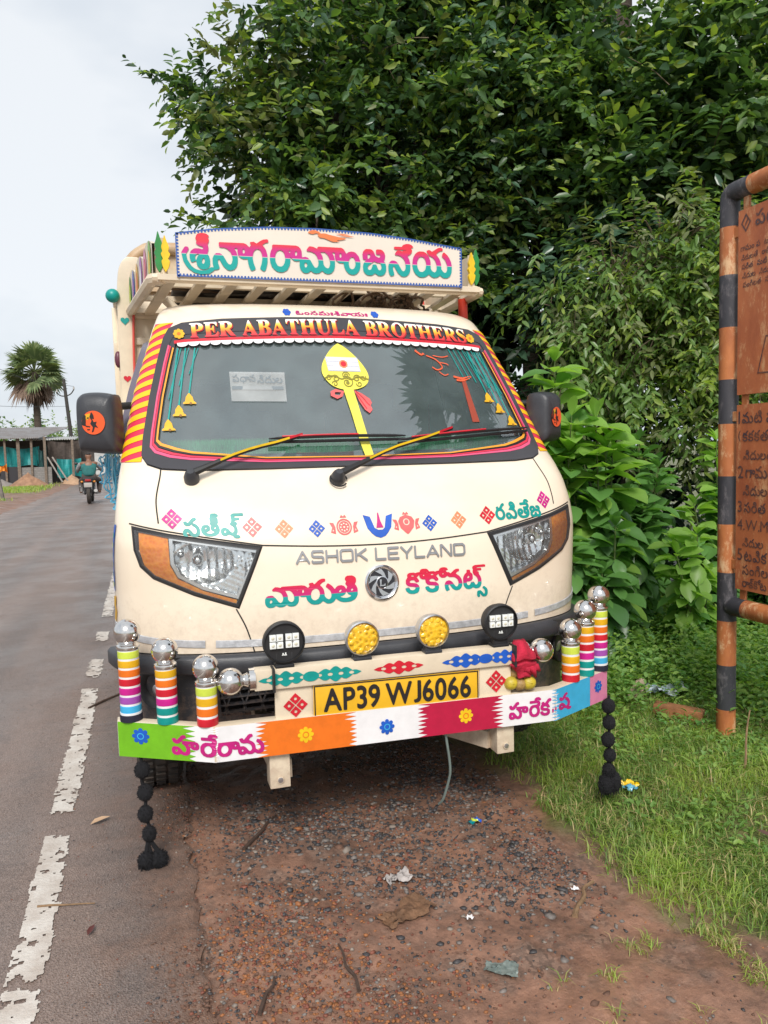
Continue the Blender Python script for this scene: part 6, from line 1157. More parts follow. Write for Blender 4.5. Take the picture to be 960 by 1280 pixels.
# lower grille: dark box with slats and honeycomb
b = MB()
b.box((0, .30, .507), (1.12, .02, .17), 0)
for k in range(6): b.box((0, .225, .445+k*.025), (1.12, .03, .006), 1)
for k in range(38): b.box((-.555+k*.03, .225, .507), (.005, .026, .15), 1, Matrix.Rotation(R(18 if k % 2 else -18), 3, 'Y'))
b.build('grille', [BLACK, DARKPL], low, smooth=False)
for s in (-1, 1):
    p = P2(s*56, .53, 0)
    d = (P2(s*56, .53, 1)-p)
    M = Matrix.Translation(p) @ d.to_track_quat('Z', 'Y').to_matrix().to_4x4()
    b = MB()
    b.lathe([(.062, -.01), (.070, .006), (.066, .012), (.052, .008), (.042, -.006), (.036, -.02)], 28, 0, M)
    f = b.build('fog_light', BLACK, low)
    b = MB()
    b.lathe([(.001, .004), (.018, .002), (.028, -.004), (.030, -.012)], 20, 0, M)
    b.build('fog_lens', SATIN, f)
# reflective chrome strip under the nose
b = MB()
for seg in ((-84, -37), (-34, 34), (37, 84)):
    ts = np.linspace(seg[0], seg[1], 40)
    def zc(t): return .682 + .055*(abs(t)/84)**3
    vs = [P2(t, zc(t)+dz, o) for t in ts for dz, o in ((-.0125, .001), (-.011, .004), (.011, .004), (.0125, .001))]
    b.add(vs, [(i*4+k, i*4+k+1, (i+1)*4+k+1, (i+1)*4+k) for i in range(len(ts)-1) for k in range(3)])
b.build('chrome_strip', mat('reflective_strip', (.68, .70, .74), .35, .35, var=.35, vscale=40), cab)

# panel gaps of the bonnet and nose
def gap(pts, w=.0045, off=.0015, mp=None):
    b = MB()
    pts = [Vector(p) for p in pts]
    vs = []
    for i, p in enumerate(pts):
        t = (pts[min(i+1, len(pts)-1)]-pts[max(i-1, 0)]).normalized()
        nn = Vector((-t.y, t.x))*w/2
        for q in (p+nn, p-nn): vs.append((mp or Fmap(off))(q.x, q.y))
    b.add(vs, [(2*i, 2*i+1, 2*i+3, 2*i+2) for i in range(len(pts)-1)])
    return b
def curve(pts, n=8):
    out = []
    P = [pts[0]]+list(pts)+[pts[-1]]
    for i in range(1, len(P)-2):
        p0, p1, p2, p3 = (np.array(q, float) for q in P[i-1:i+3])
        for k in range(n):
            t = k/n
            out.append(tuple(.5*((2*p1)+(-p0+p2)*t+(2*p0-5*p1+4*p2-p3)*t*t+(-p0+3*p1-3*p2+p3)*t**3)))
    out.append(tuple(np.array(pts[-1], float)))
    return out
bon = MB()
for g in ([(-.405, 1.003), (-.2, .990), (0, .985), (.2, .990), (.405, 1.003)],):
    t = gap(curve(g)); bon.add(t.v, t.f)
for s in (-1, 1):
    for g in ([(s*.73, 1.085), (s*.733, 1.16), (s*.716, 1.235), (s*.712, 1.258)], [(s*.50, .80), (s*.47, .735), (s*.447, .655)], [(s*.822, 1.086), (s*.70, 1.058), (s*.405, 1.003)]):
        t = gap(curve(g)); bon.add(t.v, t.f)
bon.build('panel_seam', GAP, cab)

# ---- headlights
AMBER = bpy.data.materials.new('amber_lens'); AMBER.use_nodes = True
_b = AMBER.node_tree.nodes['Principled BSDF']
_b.inputs['Base Color'].default_value = (.80, .26, .01, 1); _b.inputs['Roughness'].default_value = .12
_b.inputs['Coat Weight'].default_value = .25; _b.inputs['Subsurface Weight'].default_value = .0
_n = AMBER.node_tree.nodes; _l = AMBER.node_tree.links
_t = _n.new('ShaderNodeTexCoord'); _w = _n.new('ShaderNodeTexVoronoi'); _w.inputs['Scale'].default_value = 70
_l.new(_t.outputs['Object'], _w.inputs['Vector'])
_bp = _n.new('ShaderNodeBump'); _bp.inputs['Strength'].default_value = .35; _bp.inputs['Distance'].default_value = .006
_l.new(_w.outputs['Distance'], _bp.inputs['Height']); _l.new(_bp.outputs['Normal'], _b.inputs['Normal'])
_c = _n.new('ShaderNodeValToRGB'); _c.color_ramp.elements[0].color = (.74, .19, .008, 1); _c.color_ramp.elements[1].color = (.90, .36, .02, 1)
_l.new(_w.outputs['Distance'], _c.inputs['Fac']); _l.new(_c.outputs['Color'], _b.inputs['Base Color'])
HOUS = mat('headlight_housing', (.10, .105, .12), .35, .2)
LZ = [(.694, 1.036), (.422, .984), (.446, .935), (.494, .840), (.60, .874), (.672, .914), (.692, .955)]
AZ = [(.793, 1.061), (.703, 1.042), (.700, .950), (.678, .906), (.60, .864), (.496, .830), (.501, .810), (.62, .852), (.745, .915), (.780, .952), (.793, 1.0)]
def ring(outer, inner, mp_o, mp_i, n=6):
    o, i = dense(outer, n), dense(inner, n)
    vs = [mp_o(*p) for p in o] + [mp_i(*p) for p in i]
    k = len(o)
    return vs, [(a, (a+1) % k, k+(a+1) % k, k+a) for a in range(k)]
for s in (-1, 1):
    m = (lambda p: p) if s > 0 else mirror
    h = empty('headlight', (0, 0, 0)); h.parent = truck
    b = MB()
    vs, fs = ring(m(HL), m(inset(HL, .006)), Fmap(.001), Fmap(.007)); b.add(vs, fs)
    vs, fs = ring(m(inset(HL, .006)), m(inset(HL, .015)), Fmap(.007), Fmap(.007)); b.add(vs, fs)
    vs, fs = ring(m(inset(HL, .015)), m(inset(HL, .015)), Fmap(.007), Fmap(-.05)); b.add(vs, fs, 1)
    b.build('housing', [BLACK, HOUS], h, angle=30)
    # amber turn signal wrapping the corner
    decal('turn_signal', [m(AZ)], Fmap(.002), AMBER, h, maxlen=.02)
    # bowl: fluted reflector behind the clear lens
    v, f = fill2d([m(LZ)], .011)
    def bowl(x, z):
        r = math.hypot((abs(x)-.60)/.10, (z-.955)/.075)
        d = .028 + .028*max(0, 1-r*r) + .0026*math.sin(x*230)*(1 if z > .93 else .3) + .0008*math.sin(x*611+z*90)
        return F(x, z, -d)
    b = MB(); b.add([bowl(*p) for p in v], f, 0)
    vs, fs = ring(m(LZ), m(LZ), Fmap(-.002), Fmap(-.03)); b.add(vs, fs, 0)
    for bx, bz, br in ((.62, .965, .021), (.675, .985, .012)):
        c = F(s*bx, bz, -.035); b.ball(c, br, 0, 14, (1, 1.3, 1))
    b.build('reflector', [mat('reflector_chrome', (.80, .82, .84), .16, .95)], h, angle=80)
    b = MB()
    vs, fs = ring(m(inset(LZ, -.006)), m(inset(LZ, .005)), Fmap(.0035), Fmap(.0035)); b.add(vs, fs)
    
    b.build('trim_strip', mat('headlight_trim', (.72, .73, .75), .2, .8), h)
    decal('lens', [m(inset(HL, .012))], Fmap(.0095), LENS, h, maxlen=.05)

# ---- windscreen
ws = decal('windscreen', [dense(WS_OF, 2)], Fmap(-.004), WIN, truck, maxlen=.07)
def band(t1, t2, off, mi, b, only=None):
    o = dense(WS_OF, 6); i = dense(WS_IF, 6)
    vs = []
    for p, q in zip(o, i):
        for t in (t1, t2): vs.append(F(p[0]+(q[0]-p[0])*t, p[1]+(q[1]-p[1])*t, off))
    n = len(o)
    fs = [(2*k, 2*k+1, (2*k+3) % (2*n), (2*k+2) % (2*n)) for k in range(n)]
    b.add(vs, fs, mi)
b = MB(); band(0, .06, .001, 0, b); band(.03, .60, .006, 0, b); band(.58, 1.0, .004, 0, b)
b.build('windscreen_frame', FRIT, ws, angle=60)
PINR = mat('pinstripe_red', (.62, .03, .07), .4); PINP = mat('pinstripe_pink', (.66, .09, .20), .4)
# pinstripes along the bottom and sides, a red band with a lace edge along the top
def pin(t1, t2, mat_, name, off=.0075):
    o = dense(WS_OF, 6); i = dense(WS_IF, 6)
    b = MB(); vs = []; idx = []
    n = len(o)
    keep = [p[1] < 1.752 for p in o]
    for p, q in zip(o, i):
        for t in (t1, t2): vs.append(F(p[0]+(q[0]-p[0])*t, p[1]+(q[1]-p[1])*t, off))
    fs = [(2*k, 2*k+1, (2*k+3) % (2*n), (2*k+2) % (2*n)) for k in range(n) if keep[k] and keep[(k+1) % n]]
    b.add(vs, fs)
    return b.build(name, mat_, ws)
pin(.52, .64, PINP, 'pinstripe'); pin(.66, .76, PINR, 'pinstripe'); pin(.80, .87, INK, 'pinstripe', .0072); pin(.88, .99, mat('pinstripe_orange', (.80, .33, .03), .4), 'pinstripe')
def topz(x): return float(np.interp(abs(x), [p[0] for p in reversed(WS_I[10:])][::-1] if False else [0, .2, .45, .60, .63], [1.751, 1.747, 1.737, 1.730, 1.726]))
b = MB()
xs = np.linspace(-.632, .632, 90)
vs = [F(x, topz(x)+dz, .008) for x in xs for dz in (.0, .013)]
b.add(vs, [(2*i, 2*i+2, 2*i+3, 2*i+1) for i in range(len(xs)-1)])
b.build('red_band', PRED, ws)
lace = []
nl = 31
for k in range(nl):
    x0, x1 = -.622+1.244*k/nl, -.622+1.244*(k+1)/nl
    c = [(x1, topz(x1)+.001), (x0, topz(x0)+.001)]
    for j in range(1, 8):
        a = math.pi*j/8
        x = (x0+x1)/2-(x1-x0)/2*math.cos(a)
        c.append((x, topz(x)-.004-.013*math.sin(a)))
    lace.append(c)
decal('lace_edging', lace, Fmap(.0085), WHITE, ws)
# PER ABATHULA BROTHERS arched over the top
PERM = ramp_mat('name_paint', [(0.0, (.66, .02, .06)), (.28, (.80, .10, .03)), (.5, (.88, .36, .02)), (.72, (.90, .62, .12)), (.86, (.88, .84, .66)), (1, (.88, .88, .86))])
w = word('per', -.572, 0, 1.140, .068)
def arch(x, z, off=.0095):
    return F(x, topz(x)+.016+z*(1.0-.10*(abs(x)/.57)**2), off)
sh = decal('name_shadow', [[(x+.004, z-.003) for x, z in c] for c in w], lambda x, z: arch(x, z, .0085), mat('letter_shadow', (.40, .01, .02), .4), ws)
b = MB(); v, f = fill2d(w); b.add([arch(*p) for p in v], f)
o = b.build('windscreen_lettering', ramp_mat('name_paint_flat', [(0.0, (.66, .02, .06)), (.3, (.80, .08, .03)), (.5, (.88, .34, .02)), (.7, (.90, .60, .10)), (.84, (.88, .84, .66)), (1, (.88, .88, .86))]), ws, smooth=False)
# the ramp follows the letters' own height, so carry it per vertex
def height_attr(o, zs_):
    a = o.data.attributes.new('hgt', 'FLOAT', 'POINT')
    a.data.foreach_set('value', np.array(zs_, dtype=np.float32))
    m = o.data.materials[0]; n, l = m.node_tree.nodes, m.node_tree.links
    at = n.new('ShaderNodeAttribute'); at.attribute_name = 'hgt'
    rp = [q for q in n if q.type == 'VALTORGB'][0]
    for lk in list(rp.inputs['Fac'].links): l.remove(lk)
    l.new(at.outputs['Fac'], rp.inputs['Fac'])
height_attr(o, [p[1]/.068 for p in v])

def flower(cx, cz, r, n=8, depth=.22):
    out = []
    for k in range(n*10):
        a = 2*math.pi*k/(n*10)
        rr = r*(1-depth+depth*abs(math.cos(a*n/2))**.6)
        out.append((cx+rr*math.cos(a), cz+rr*math.sin(a)))
    return out
def disc(cx, cz, r, n=24, sq=1.0): return [(cx+r*math.cos(2*math.pi*k/n), cz+r*sq*math.sin(2*math.pi*k/n)) for k in range(n)]
def diamond(cx, cz, r, tilt=0, sx=1.0):
    """Four small diamonds set in a diamond, each with a hole."""
    out = []
    for dx, dz in ((0, r*.52), (0, -r*.52), (r*.52, 0), (-r*.52, 0)):
        for q in (r*.46, r*.11):
            c = [(q, 0), (0, q), (-q, 0), (0, -q)]
            if q < r*.2: c = [(q*1.2*math.cos(a), q*1.2*math.sin(a)) for a in np.linspace(0, 6.28, 7)[:-1]]
            out.append([(cx+((x+dx)*math.cos(tilt)-(z+dz)*math.sin(tilt))*sx, cz+(x+dx)*math.sin(tilt)+(z+dz)*math.cos(tilt)) for x, z in c])
    return out
def scroll(cx, cz, L, h, n=3, slope=0.0):
    """Pierced scroll ornament: lens shaped, scalloped, with slits."""
    N = 60; top = []; bot = []
    for k in range(N+1):
        u = -1+2*k/N
        e = (1-abs(u)**1.6)*(.55+.45*abs(math.cos(u*math.pi*n/2*1.5)))+.03
        top.append((cx+u*L, cz+e*h+slope*u*L)); bot.append((cx+u*L, cz-e*h+slope*u*L))
    out = [top+bot[::-1]]
    for j in range(n+1):
        u = -.62+1.24*j/n
        ww, hh = L*.10, h*.22
        out.append([(cx+u*L+ww*math.cos(a), cz+hh*math.sin(a)+slope*u*L) for a in np.linspace(0, 6.28, 13)[:-1]])
    return out
decals('flower_motif', [([flower(-.612, 1.766, .021, 8)], 0), ([flower(.590, 1.770, .021, 8)], 0), ([disc(-.612, 1.766, .007)], 1), ([disc(.590, 1.770, .007)], 1)], lambda x, z: F(x, z, .0095), [PAMB, PORG], ws)

# spear painted down the middle of the glass
sp = [(-.008, 1.735), (.022, 1.715), (.058, 1.675), (.083, 1.635), (.093, 1.602), (.086, 1.574), (.066, 1.556), (.035, 1.545), (.0, 1.542), (-.035, 1.548), (-.062, 1.562), (-.082, 1.586), (-.092, 1.615), (-.084, 1.65), (-.058, 1.69), (-.03, 1.72)]
sp = [(p[0], p[1]) for p in curve(sp+[sp[0]], 4)][:-1]
shaft = [(-.020, 1.548), (.020, 1.550), (.030, 1.45), (.042, 1.330), (.045, 1.290), (.012, 1.288), (.006, 1.33), (-.006, 1.45)]
def wash(o1, o2): return lambda x, z: F(x, z, o1)
bars = [[(-.060, 1.652+.019*k), (.058, 1.648+.019*k), (.056, 1.662+.019*k), (-.062, 1.666+.019*k)] for k in range(-1, 2)]
bars = [[(-.062, z0), (.060, z0-.003), (.056, z0+.0115), (-.066, z0+.0145)] for z0 in (1.622, 1.640, 1.658)]
def curl(cx, cz, r, turns=1.4, s=1, w=.0035, a0=0):
    b_ = []
    for k in range(25):
        t = k/24
        a = a0+s*t*turns*2*math.pi
        rr = r*(1-.75*t)
        b_.append((cx+rr*math.cos(a), cz+rr*math.sin(a)))
    return ribbon(b_, w)
def ribbon(pts, w):
    L, Rr = [], []
    for i, p in enumerate(pts):
        a, b_ = Vector(pts[max(i-1, 0)]), Vector(pts[min(i+1, len(pts)-1)])
        t = (b_-a)
        t = t.normalized() if t.length > 0 else Vector((1, 0))
        nn = Vector((-t.y, t.x))*w/2
        L.append((p[0]+nn.x, p[1]+nn.y)); Rr.append((p[0]-nn.x, p[1]-nn.y))
    return L+Rr[::-1]
orn = [curl(0, 1.600, .016, 1.5, 1, .004), curl(.002, 1.572, .026, 1.2, -1, .004, 2)]
for s in (-1, 1):
    orn += [curl(s*.042, 1.587, .016, 1.3, s, .004, 1.5-1.5*s), curl(s*.068, 1.590, .012, 1.2, -s, .0035, .6), curl(s*.048, 1.565, .012, 1.1, s, .0035, 3)]
orn += [ribbon(curve([(-.088, 1.588), (-.05, 1.598), (-.02, 1.585), (0, 1.590), (.02, 1.583), (.05, 1.594), (.09, 1.583)], 5), .004)]
ribL = [(-.018, 1.535), (-.050, 1.545), (-.072, 1.535), (-.074, 1.518), (-.050, 1.505), (-.028, 1.515)]
ribLh = [(-.03, 1.532), (-.055, 1.532), (-.058, 1.522), (-.04, 1.518)]
ribR = [(.022, 1.540), (.05, 1.527), (.078, 1.505), (.083, 1.490), (.076, 1.478), (.080, 1.462), (.066, 1.448), (.050, 1.462), (.034, 1.495)]
g = MB()
for cs, mi, off in (([sp], 0, .0015), ([shaft], 0, .0022), ([[( -.066, 1.618), (.064, 1.615), (.060, 1.674), (-.070, 1.677)]], 5, .003), (bars, 1, .0038), ([disc(-.001, 1.646, .017)], 2, .0045), ([disc(-.001, 1.646, .011)], 3, .0052), ([ribL, ribLh], 4, .003), ([ribR], 4, .003), ([disc(.003, 1.570, .007)], 6, .004)):
    v, f = fill2d(cs, .06); g.add([F(x, z, off) for x, z in v], f, mi)
for i, c in enumerate(orn):
    v, f = fill2d([c]); g.add([F(x, z, .0034+i*.0002) for x, z in v], f, 6)
for c in ([(.028, 1.535), (.05, 1.51), (.066, 1.485), (.074, 1.478)], [(.028, 1.525), (.045, 1.49), (.058, 1.465)]):
    v, f = fill2d([ribbon(curve(c, 4), .003)]); g.add([F(x, z, .0042) for x, z in v], f, 3)
g.build('spear_motif', [PLEM, WHITE, PAPR, PRED, PCORAL, mat('pale_grey_paint', (.5, .52, .6), .5), mat('olive_paint', (.22, .20, .02), .5)], ws)
# hanging strings and bells, both sides of the glass
def bell(cx, cz, s):
    o = [(-.024, -.016), (.024, -.016), (.022, -.011), (.015, -.006), (.012, .010), (.006, .018), (.002, .024), (-.002, .024), (-.006, .018), (-.012, .010), (-.015, -.006), (-.022, -.011)]
    return [(cx+x*s, cz+z*s) for x, z in o]
for bx, bz, tx in ((-.675, 1.411, -.622), (-.635, 1.463, -.594), (-.596, 1.508, -.560)):
    for s in (-1, 1):
        st = ribbon([(s*abs(bx), bz+.02), (s*abs(tx), 1.712)], .0055)
        st2 = ribbon([(s*abs(bx)-s*.006, bz+.10), (s*abs(tx)-s*.012, 1.712)], .003)
        o = decals('string', [([st], 0), ([st2], 0)], Fmap(.001), [PTEAL], ws, maxlen=.05)
        decals('bell', [([bell(s*abs(bx), bz, 1.0)], 0), ([disc(s*abs(bx)+.004, bz-.014, .005, 10)], 1)], Fmap(.0025), [PAMB, mat('brown_paint', (.25, .12, .02), .5)], ws)
for k in range(7):
    x0 = .47+.022*k
    decals('string', [([ribbon([(x0, 1.722-.001*k), (x0+.035+.006*k, 1.60-.012*k)], .004)], 0)], Fmap(.0012), [PTEAL], ws, maxlen=.05)
# orange line drawing near the top right of the glass
ln = [ribbon(curve(c, 5), w_) for c, w_ in (([(.315, 1.712), (.335, 1.695), (.352, 1.690), (.345, 1.700)], .008), ([(.36, 1.690), (.40, 1.672), (.42, 1.640), (.395, 1.628), (.375, 1.640)], .005), ([(.39, 1.69), (.43, 1.684), (.46, 1.690)], .004), ([(.40, 1.62), (.42, 1.605), (.44, 1.61)], .004), ([(.46, 1.60), (.50, 1.592), (.54, 1.60), (.50, 1.584), (.47, 1.585)], .008), ([(.41, 1.66), (.44, 1.655), (.45, 1.648)], .004))]
b = MB()
for i, c in enumerate(ln):
    v, f = fill2d([c]); b.add([F(x, z, .001+i*.0003) for x, z in v], f)
trunkp = [(.494, 1.592), (.512, 1.592), (.522, 1.41), (.490, 1.41)]
v, f = fill2d([trunkp], .06); b.add([F(x, z, .0006) for x, z in v], f, 1)
b.build('line_drawing', [mat('vermilion_paint', (.72, .10, .03), .5), mat('brick_red_paint', (.30, .045, .02), .5)], ws)
# pale film painted on the glass for the bright rear window behind it
RWIN = glass_mat('rear_window_film', (.9, .92, .92), .2, .32, 1.4, (.78, .8, .8))
st = decal('rear_window_patch', [[(-.447, 1.500), (-.245, 1.497), (-.238, 1.612), (-.444, 1.615)]], Fmap(.0012), RWIN, ws, maxlen=.06)
b = MB()
for cs in (word('b0', -.435, 1.57, .085, .034), word('b5', -.345, 1.568, .095, .034), [[(-.44, 1.545), (-.25, 1.543), (-.25, 1.556), (-.44, 1.558)]]):
    v, f = fill2d(cs); b.add([F(x, z, .002) for x, z in v], f)
b.build('rear_window_print', mat('faded_print', (.17, .2, .22), .6), st)

# striped pillars
PILR = mat('pillar_red', (.66, .035, .085), .4); PILY = mat('pillar_yellow', (.88, .50, .012), .4)
for s in (-1, 1):
    b = MB()
    def t_in(z): return float(np.interp(z, [1.285, 1.35, 1.52, 1.70, 1.80, 1.825], [63.5, 63.0, 64.5, 65, 62, 60]))
    def t_out(z): return float(np.interp(z, [1.285, 1.5, 1.825], [88.6, 88.6, 80]))
    def pp(u, z, off): return P2(s*(t_in(z)+(t_out(z)-t_in(z))*u), z, off)
    zz = np.linspace(1.288, 1.822, 60)
    N = 7
    vs = [pp(k/N, z+.012*(1-k/N)*0, .0022) for z in zz for k in range(N+1)]
    b.add(vs, [(i*(N+1)+k, i*(N+1)+k+1, (i+1)*(N+1)+k+1, (i+1)*(N+1)+k) for i in range(len(zz)-1) for k in range(N)], 0)
    nst = 13
    pitch = (1.822-1.288)/nst
    for j in range(-1, nst+1):
        zb = 1.288+j*pitch
        vs = []
        for k in range(N+1):
            u = k/N
            for e in (0, .5):
                z = zb+pitch*(e+ .95*(1-u)**.8)
                z = min(max(z, 1.2885), 1.8215)
                vs.append(pp(u, z, .0042))
        b.add(vs, [(2*k, 2*k+1, 2*k+3, 2*k+2) for k in range(N)], 1)
    b.build('striped_pillar', [PILR, PILY], cab, angle=60)

# wipers: arm, blade, pivot
def wiper(piv, elbow, b0, b1, stripe):
    w_ = empty('windscreen_wiper'); w_.parent = truck
    p = F(*piv, 0); d = (F(*piv, 1)-p)
    b = MB()
    M = Matrix.Translation(p) @ d.to_track_quat('Z', 'Y').to_matrix().to_4x4()
    b.lathe([(.026, -.01), (.026, .018), (.020, .034), (.012, .046)], 18, 0, M)
    b.build('pivot_cap', DARKPL, w_)
    pts = []
    for k in range(9):
        t = k/8
        x = piv[0]+(elbow[0]-piv[0])*t; z = piv[1]+(elbow[1]-piv[1])*t
        pts.append(F(x, z, .032+.012*math.sin(t*math.pi)))
    b = MB()
    b.tube(pts[:3], [.014, .011, .009], 8, 0); b.tube(pts[2:], .0075, 8, 0)
    up = Vector((0, -.0085, .004))
    vs = []
    for i in range(2, 9):
        c = pts[i]+up
        vs += [c+Vector((0, 0, .004)), c-Vector((0, 0, .004))]
    n1 = 5 if stripe else 3
    b.add(vs, [(2*i, 2*i+1, 2*i+3, 2*i+2) for i in range(n1)], 1)
    b.add(vs, [(2*i, 2*i+1, 2*i+3, 2*i+2) for i in range(n1, 6)], 2)
    b.build('wiper_arm', [BLACK, PYEL, PRED], w_)
    b = MB()
    bp_ = [F(b0[0]+(b1[0]-b0[0])*t, b0[1]+(b1[1]-b0[1])*t, .018) for t in np.linspace(0, 1, 12)]
    hp_ = [F(b0[0]+(b1[0]-b0[0])*t, b0[1]+(b1[1]-b0[1])*t+.008, .026+.008*math.sin(t*math.pi)) for t in np.linspace(0, 1, 12)]
    b.tube(bp_, .006, 6, 0); b.tube(hp_, [.003]+[.006]*10+[.003], 6, 0)
    rp = [p_+Vector((0, -.005, .006)) for p_ in hp_[1:8]]
    b.tube(rp, .0035, 5, 1)
    b.build('wiper_blade', [BLACK, PRED], w_)
wiper((-.613, 1.222), (-.215, 1.352), (-.335, 1.336), (.178, 1.338), True)
wiper((-.117, 1.206), (.372, 1.368), (.145, 1.322), (.722, 1.362), True)
b = MB()
b.tube([F(-.117+.03*math.cos(a), 1.20+.022*math.sin(a), .012) for a in np.linspace(0, 5.6, 24)], .0032, 6)
b.build('washer_hose', BLACK, cab)

# ---- painted emblems and names on the nose
nose = MB()
motifs = [(-.687, 1.098, PPUR, .030), (-.434, 1.063, PCORAL, .030), (-.330, 1.053, PAPR, .028), (-.220, 1.048, PBLU, .026), (.186, 1.046, PBLU, .026), (.299, 1.051, PAPR, .028), (.418, 1.061, PRED, .030), (.682, 1.103, PPUR, .030)]
for x, z, m, r in motifs:
    decal('diamond_motif', diamond(x, z, r*1.12, 0, 1.0), Fmap(.002), m, cab)
decal('painted_name', word('satish', -.655, 1.030, .195, .082, .012, -.004), Fmap(.002), PTEAL, cab)
decal('painted_name', word('ravi', .452, 1.040, .205, .068, 0, .010), Fmap(.002), PTEAL, cab)
# blue and magenta forehead mark
um = [(-.055, 1.085), (-.030, 1.078), (-.018, 1.040), (-.006, 1.033), (.010, 1.033), (.018, 1.040), (.028, 1.078), (.052, 1.085), (.042, 1.040), (.028, 1.022), (.018, 1.012), (.000, 1.006), (-.018, 1.012), (-.030, 1.022), (-.044, 1.040)]
decals('painted_mark', [([um], 0), ([[(-.012, 1.040), (.014, 1.040), (.006, 1.062), (.002, 1.090), (-.002, 1.090), (-.006, 1.062)]], 1)], Fmap(.002), [PBLU, PMAG], cab)
def wheelmark(cx, cz, kind):
    cs = [disc(cx, cz, .027, 28), disc(cx, cz, .022, 28), disc(cx, cz, .019, 24)]
    if kind:
        for k in range(8):
            a = 2*math.pi*k/8
            cs.append(disc(cx+.012*math.cos(a), cz+.012*math.sin(a), .0035, 8))
        cs.append(disc(cx, cz, .004, 10))
    else:
        cs[0] = [(cx+x, cz+z) for x, z in [(-.03, .008), (-.022, .022), (0, .030), (.022, .022), (.03, .008), (.024, -.014), (.008, -.030), (0, -.036), (-.008, -.030), (-.024, -.014)]]
        cs[1:] = [disc(cx, cz+.006, .012, 16), disc(cx, cz+.006, .008, 12)]
    for s in (-1, 1):
        cs.append([(cx+s*x, cz+z) for x, z in [(.031, -.022), (.048, -.016), (.042, .0), (.050, .016), (.036, .014), (.031, .0)]])
        cs.append([(cx+s*x, cz+z) for x, z in [(.038, -.014), (.042, -.012), (.040, -.006), (.037, -.008)]])
    cs.append([(cx-.012, cz+.031), (cx-.006, cz+.040), (cx, cz+.034), (cx+.006, cz+.040), (cx+.012, cz+.031)])
    return cs
decal('emblem', wheelmark(-.125, 1.049, True), Fmap(.002), PCORAL, cab)
decal('emblem', wheelmark(.100, 1.049, False), Fmap(.002), PCORAL, cab)
# maker's badge
BW = word('badge', -.300, .935, .610, .044, .006, -.014)
for lo, hi in ((-9, -.03), (-.03, 9)):
    cw = [c for c in BW if lo < sum(p_[0] for p_ in c)/len(c) < hi]
    b = MB(); v, f = fill2d(cw)
    b.add([F(x, z, .0055) for x, z in v], f)
    for c in cw:
        k = len(c); vs = [F(x, z, .0055) for x, z in c]+[F(x, z, .0) for x, z in c]
        b.add(vs, [(i, (i+1) % k, k+(i+1) % k, k+i) for i in range(k)])
    b.build('maker_lettering', mat('badge_silver', (.34, .34, .35), .34, .7), cab, angle=30)
two = lambda n_, split: ramp_mat(n_, [(0, (.0, .26, .24)), (split, (.0, .30, .28)), (split+.02, (.50, .012, .16)), (.75, (.60, .012, .06)), (1, (.62, .012, .04))])
decal('painted_slogan', word('maruti', -.408, .797, .312, .088, .03, .006), Fmap(.002), two('slogan_paint', .36), cab)
decal('painted_slogan', word('kokonats', .075, .775, .318, .116, .02, -.004), Fmap(.002), two('slogan_paint_b', .46), cab)
decal('painted_prayer', word('om', -.155, 1.858, .302, .022, 0, .0), Fmap(.002), PMAG, cab)
decals('flower_motif', [([flower(-.190, 1.869, .017, 6)], 0), ([flower(.178, 1.869, .017, 6)], 0)], Fmap(.002), [PBLU], cab)
# round badge
p = F(-.008, .855, 0); d = F(-.008, .855, 1)-p
M = Matrix.Translation(p) @ d.to_track_quat('Z', 'Y').to_matrix().to_4x4()
b = MB()
b.lathe([(.060, -.004), (.061, .006), (.055, .010), (.049, .007), (.046, .003)], 36, 0, M, cap=False)
b.lathe([(.047, .0025), (.001, .003)], 30, 1, M, cap=False)
for k in range(6):
    a0 = 2*math.pi*k/6
    pts = [(.046, a0), (.046, a0+.52), (.034, a0+.80), (.020, a0+1.55), (.017, a0+1.15), (.028, a0+.45)]
    vs = [M @ Vector((r*math.cos(-a), r*math.sin(-a), .006)) for r, a in pts]+[M @ Vector((r*math.cos(-a), r*math.sin(-a), .002)) for r, a in pts]
    n = len(pts)
    b.add(vs, [tuple(range(n))]+[(i, (i+1) % n, n+(i+1) % n, n+i) for i in range(n)], 0)
b.lathe([(.022, .003), (.022, .008), (.019, .009)], 24, 0, M, cap=False)
b.lathe([(.019, .0075), (.001, .0076)], 24, 1, M, cap=False)
L3 = [(-.009, .011), (-.002, .011), (-.004, -.008), (.006, -.008), (.008, -.004), (.011, -.004), (.010, -.012), (-.011, -.012), (-.008, -.008)]
Q = Vector((0, 0, 1))
rx = d.normalized().cross(Q).normalized()*-1; rz = Q
ex = Vector((1, 0, 0)); ez = d.normalized().cross(ex)
if ez.z < 0: ez = -ez
vs = [p+ex*x+ez*z+d.normalized()*.0095 for x, z in L3]
b.add(vs, [tuple(range(len(vs)))], 0)
b.build('round_badge', [mat('badge_chrome', (.66, .66, .68), .18, .95), mat('badge_black', (.02, .02, .025), .35)], cab, angle=35)

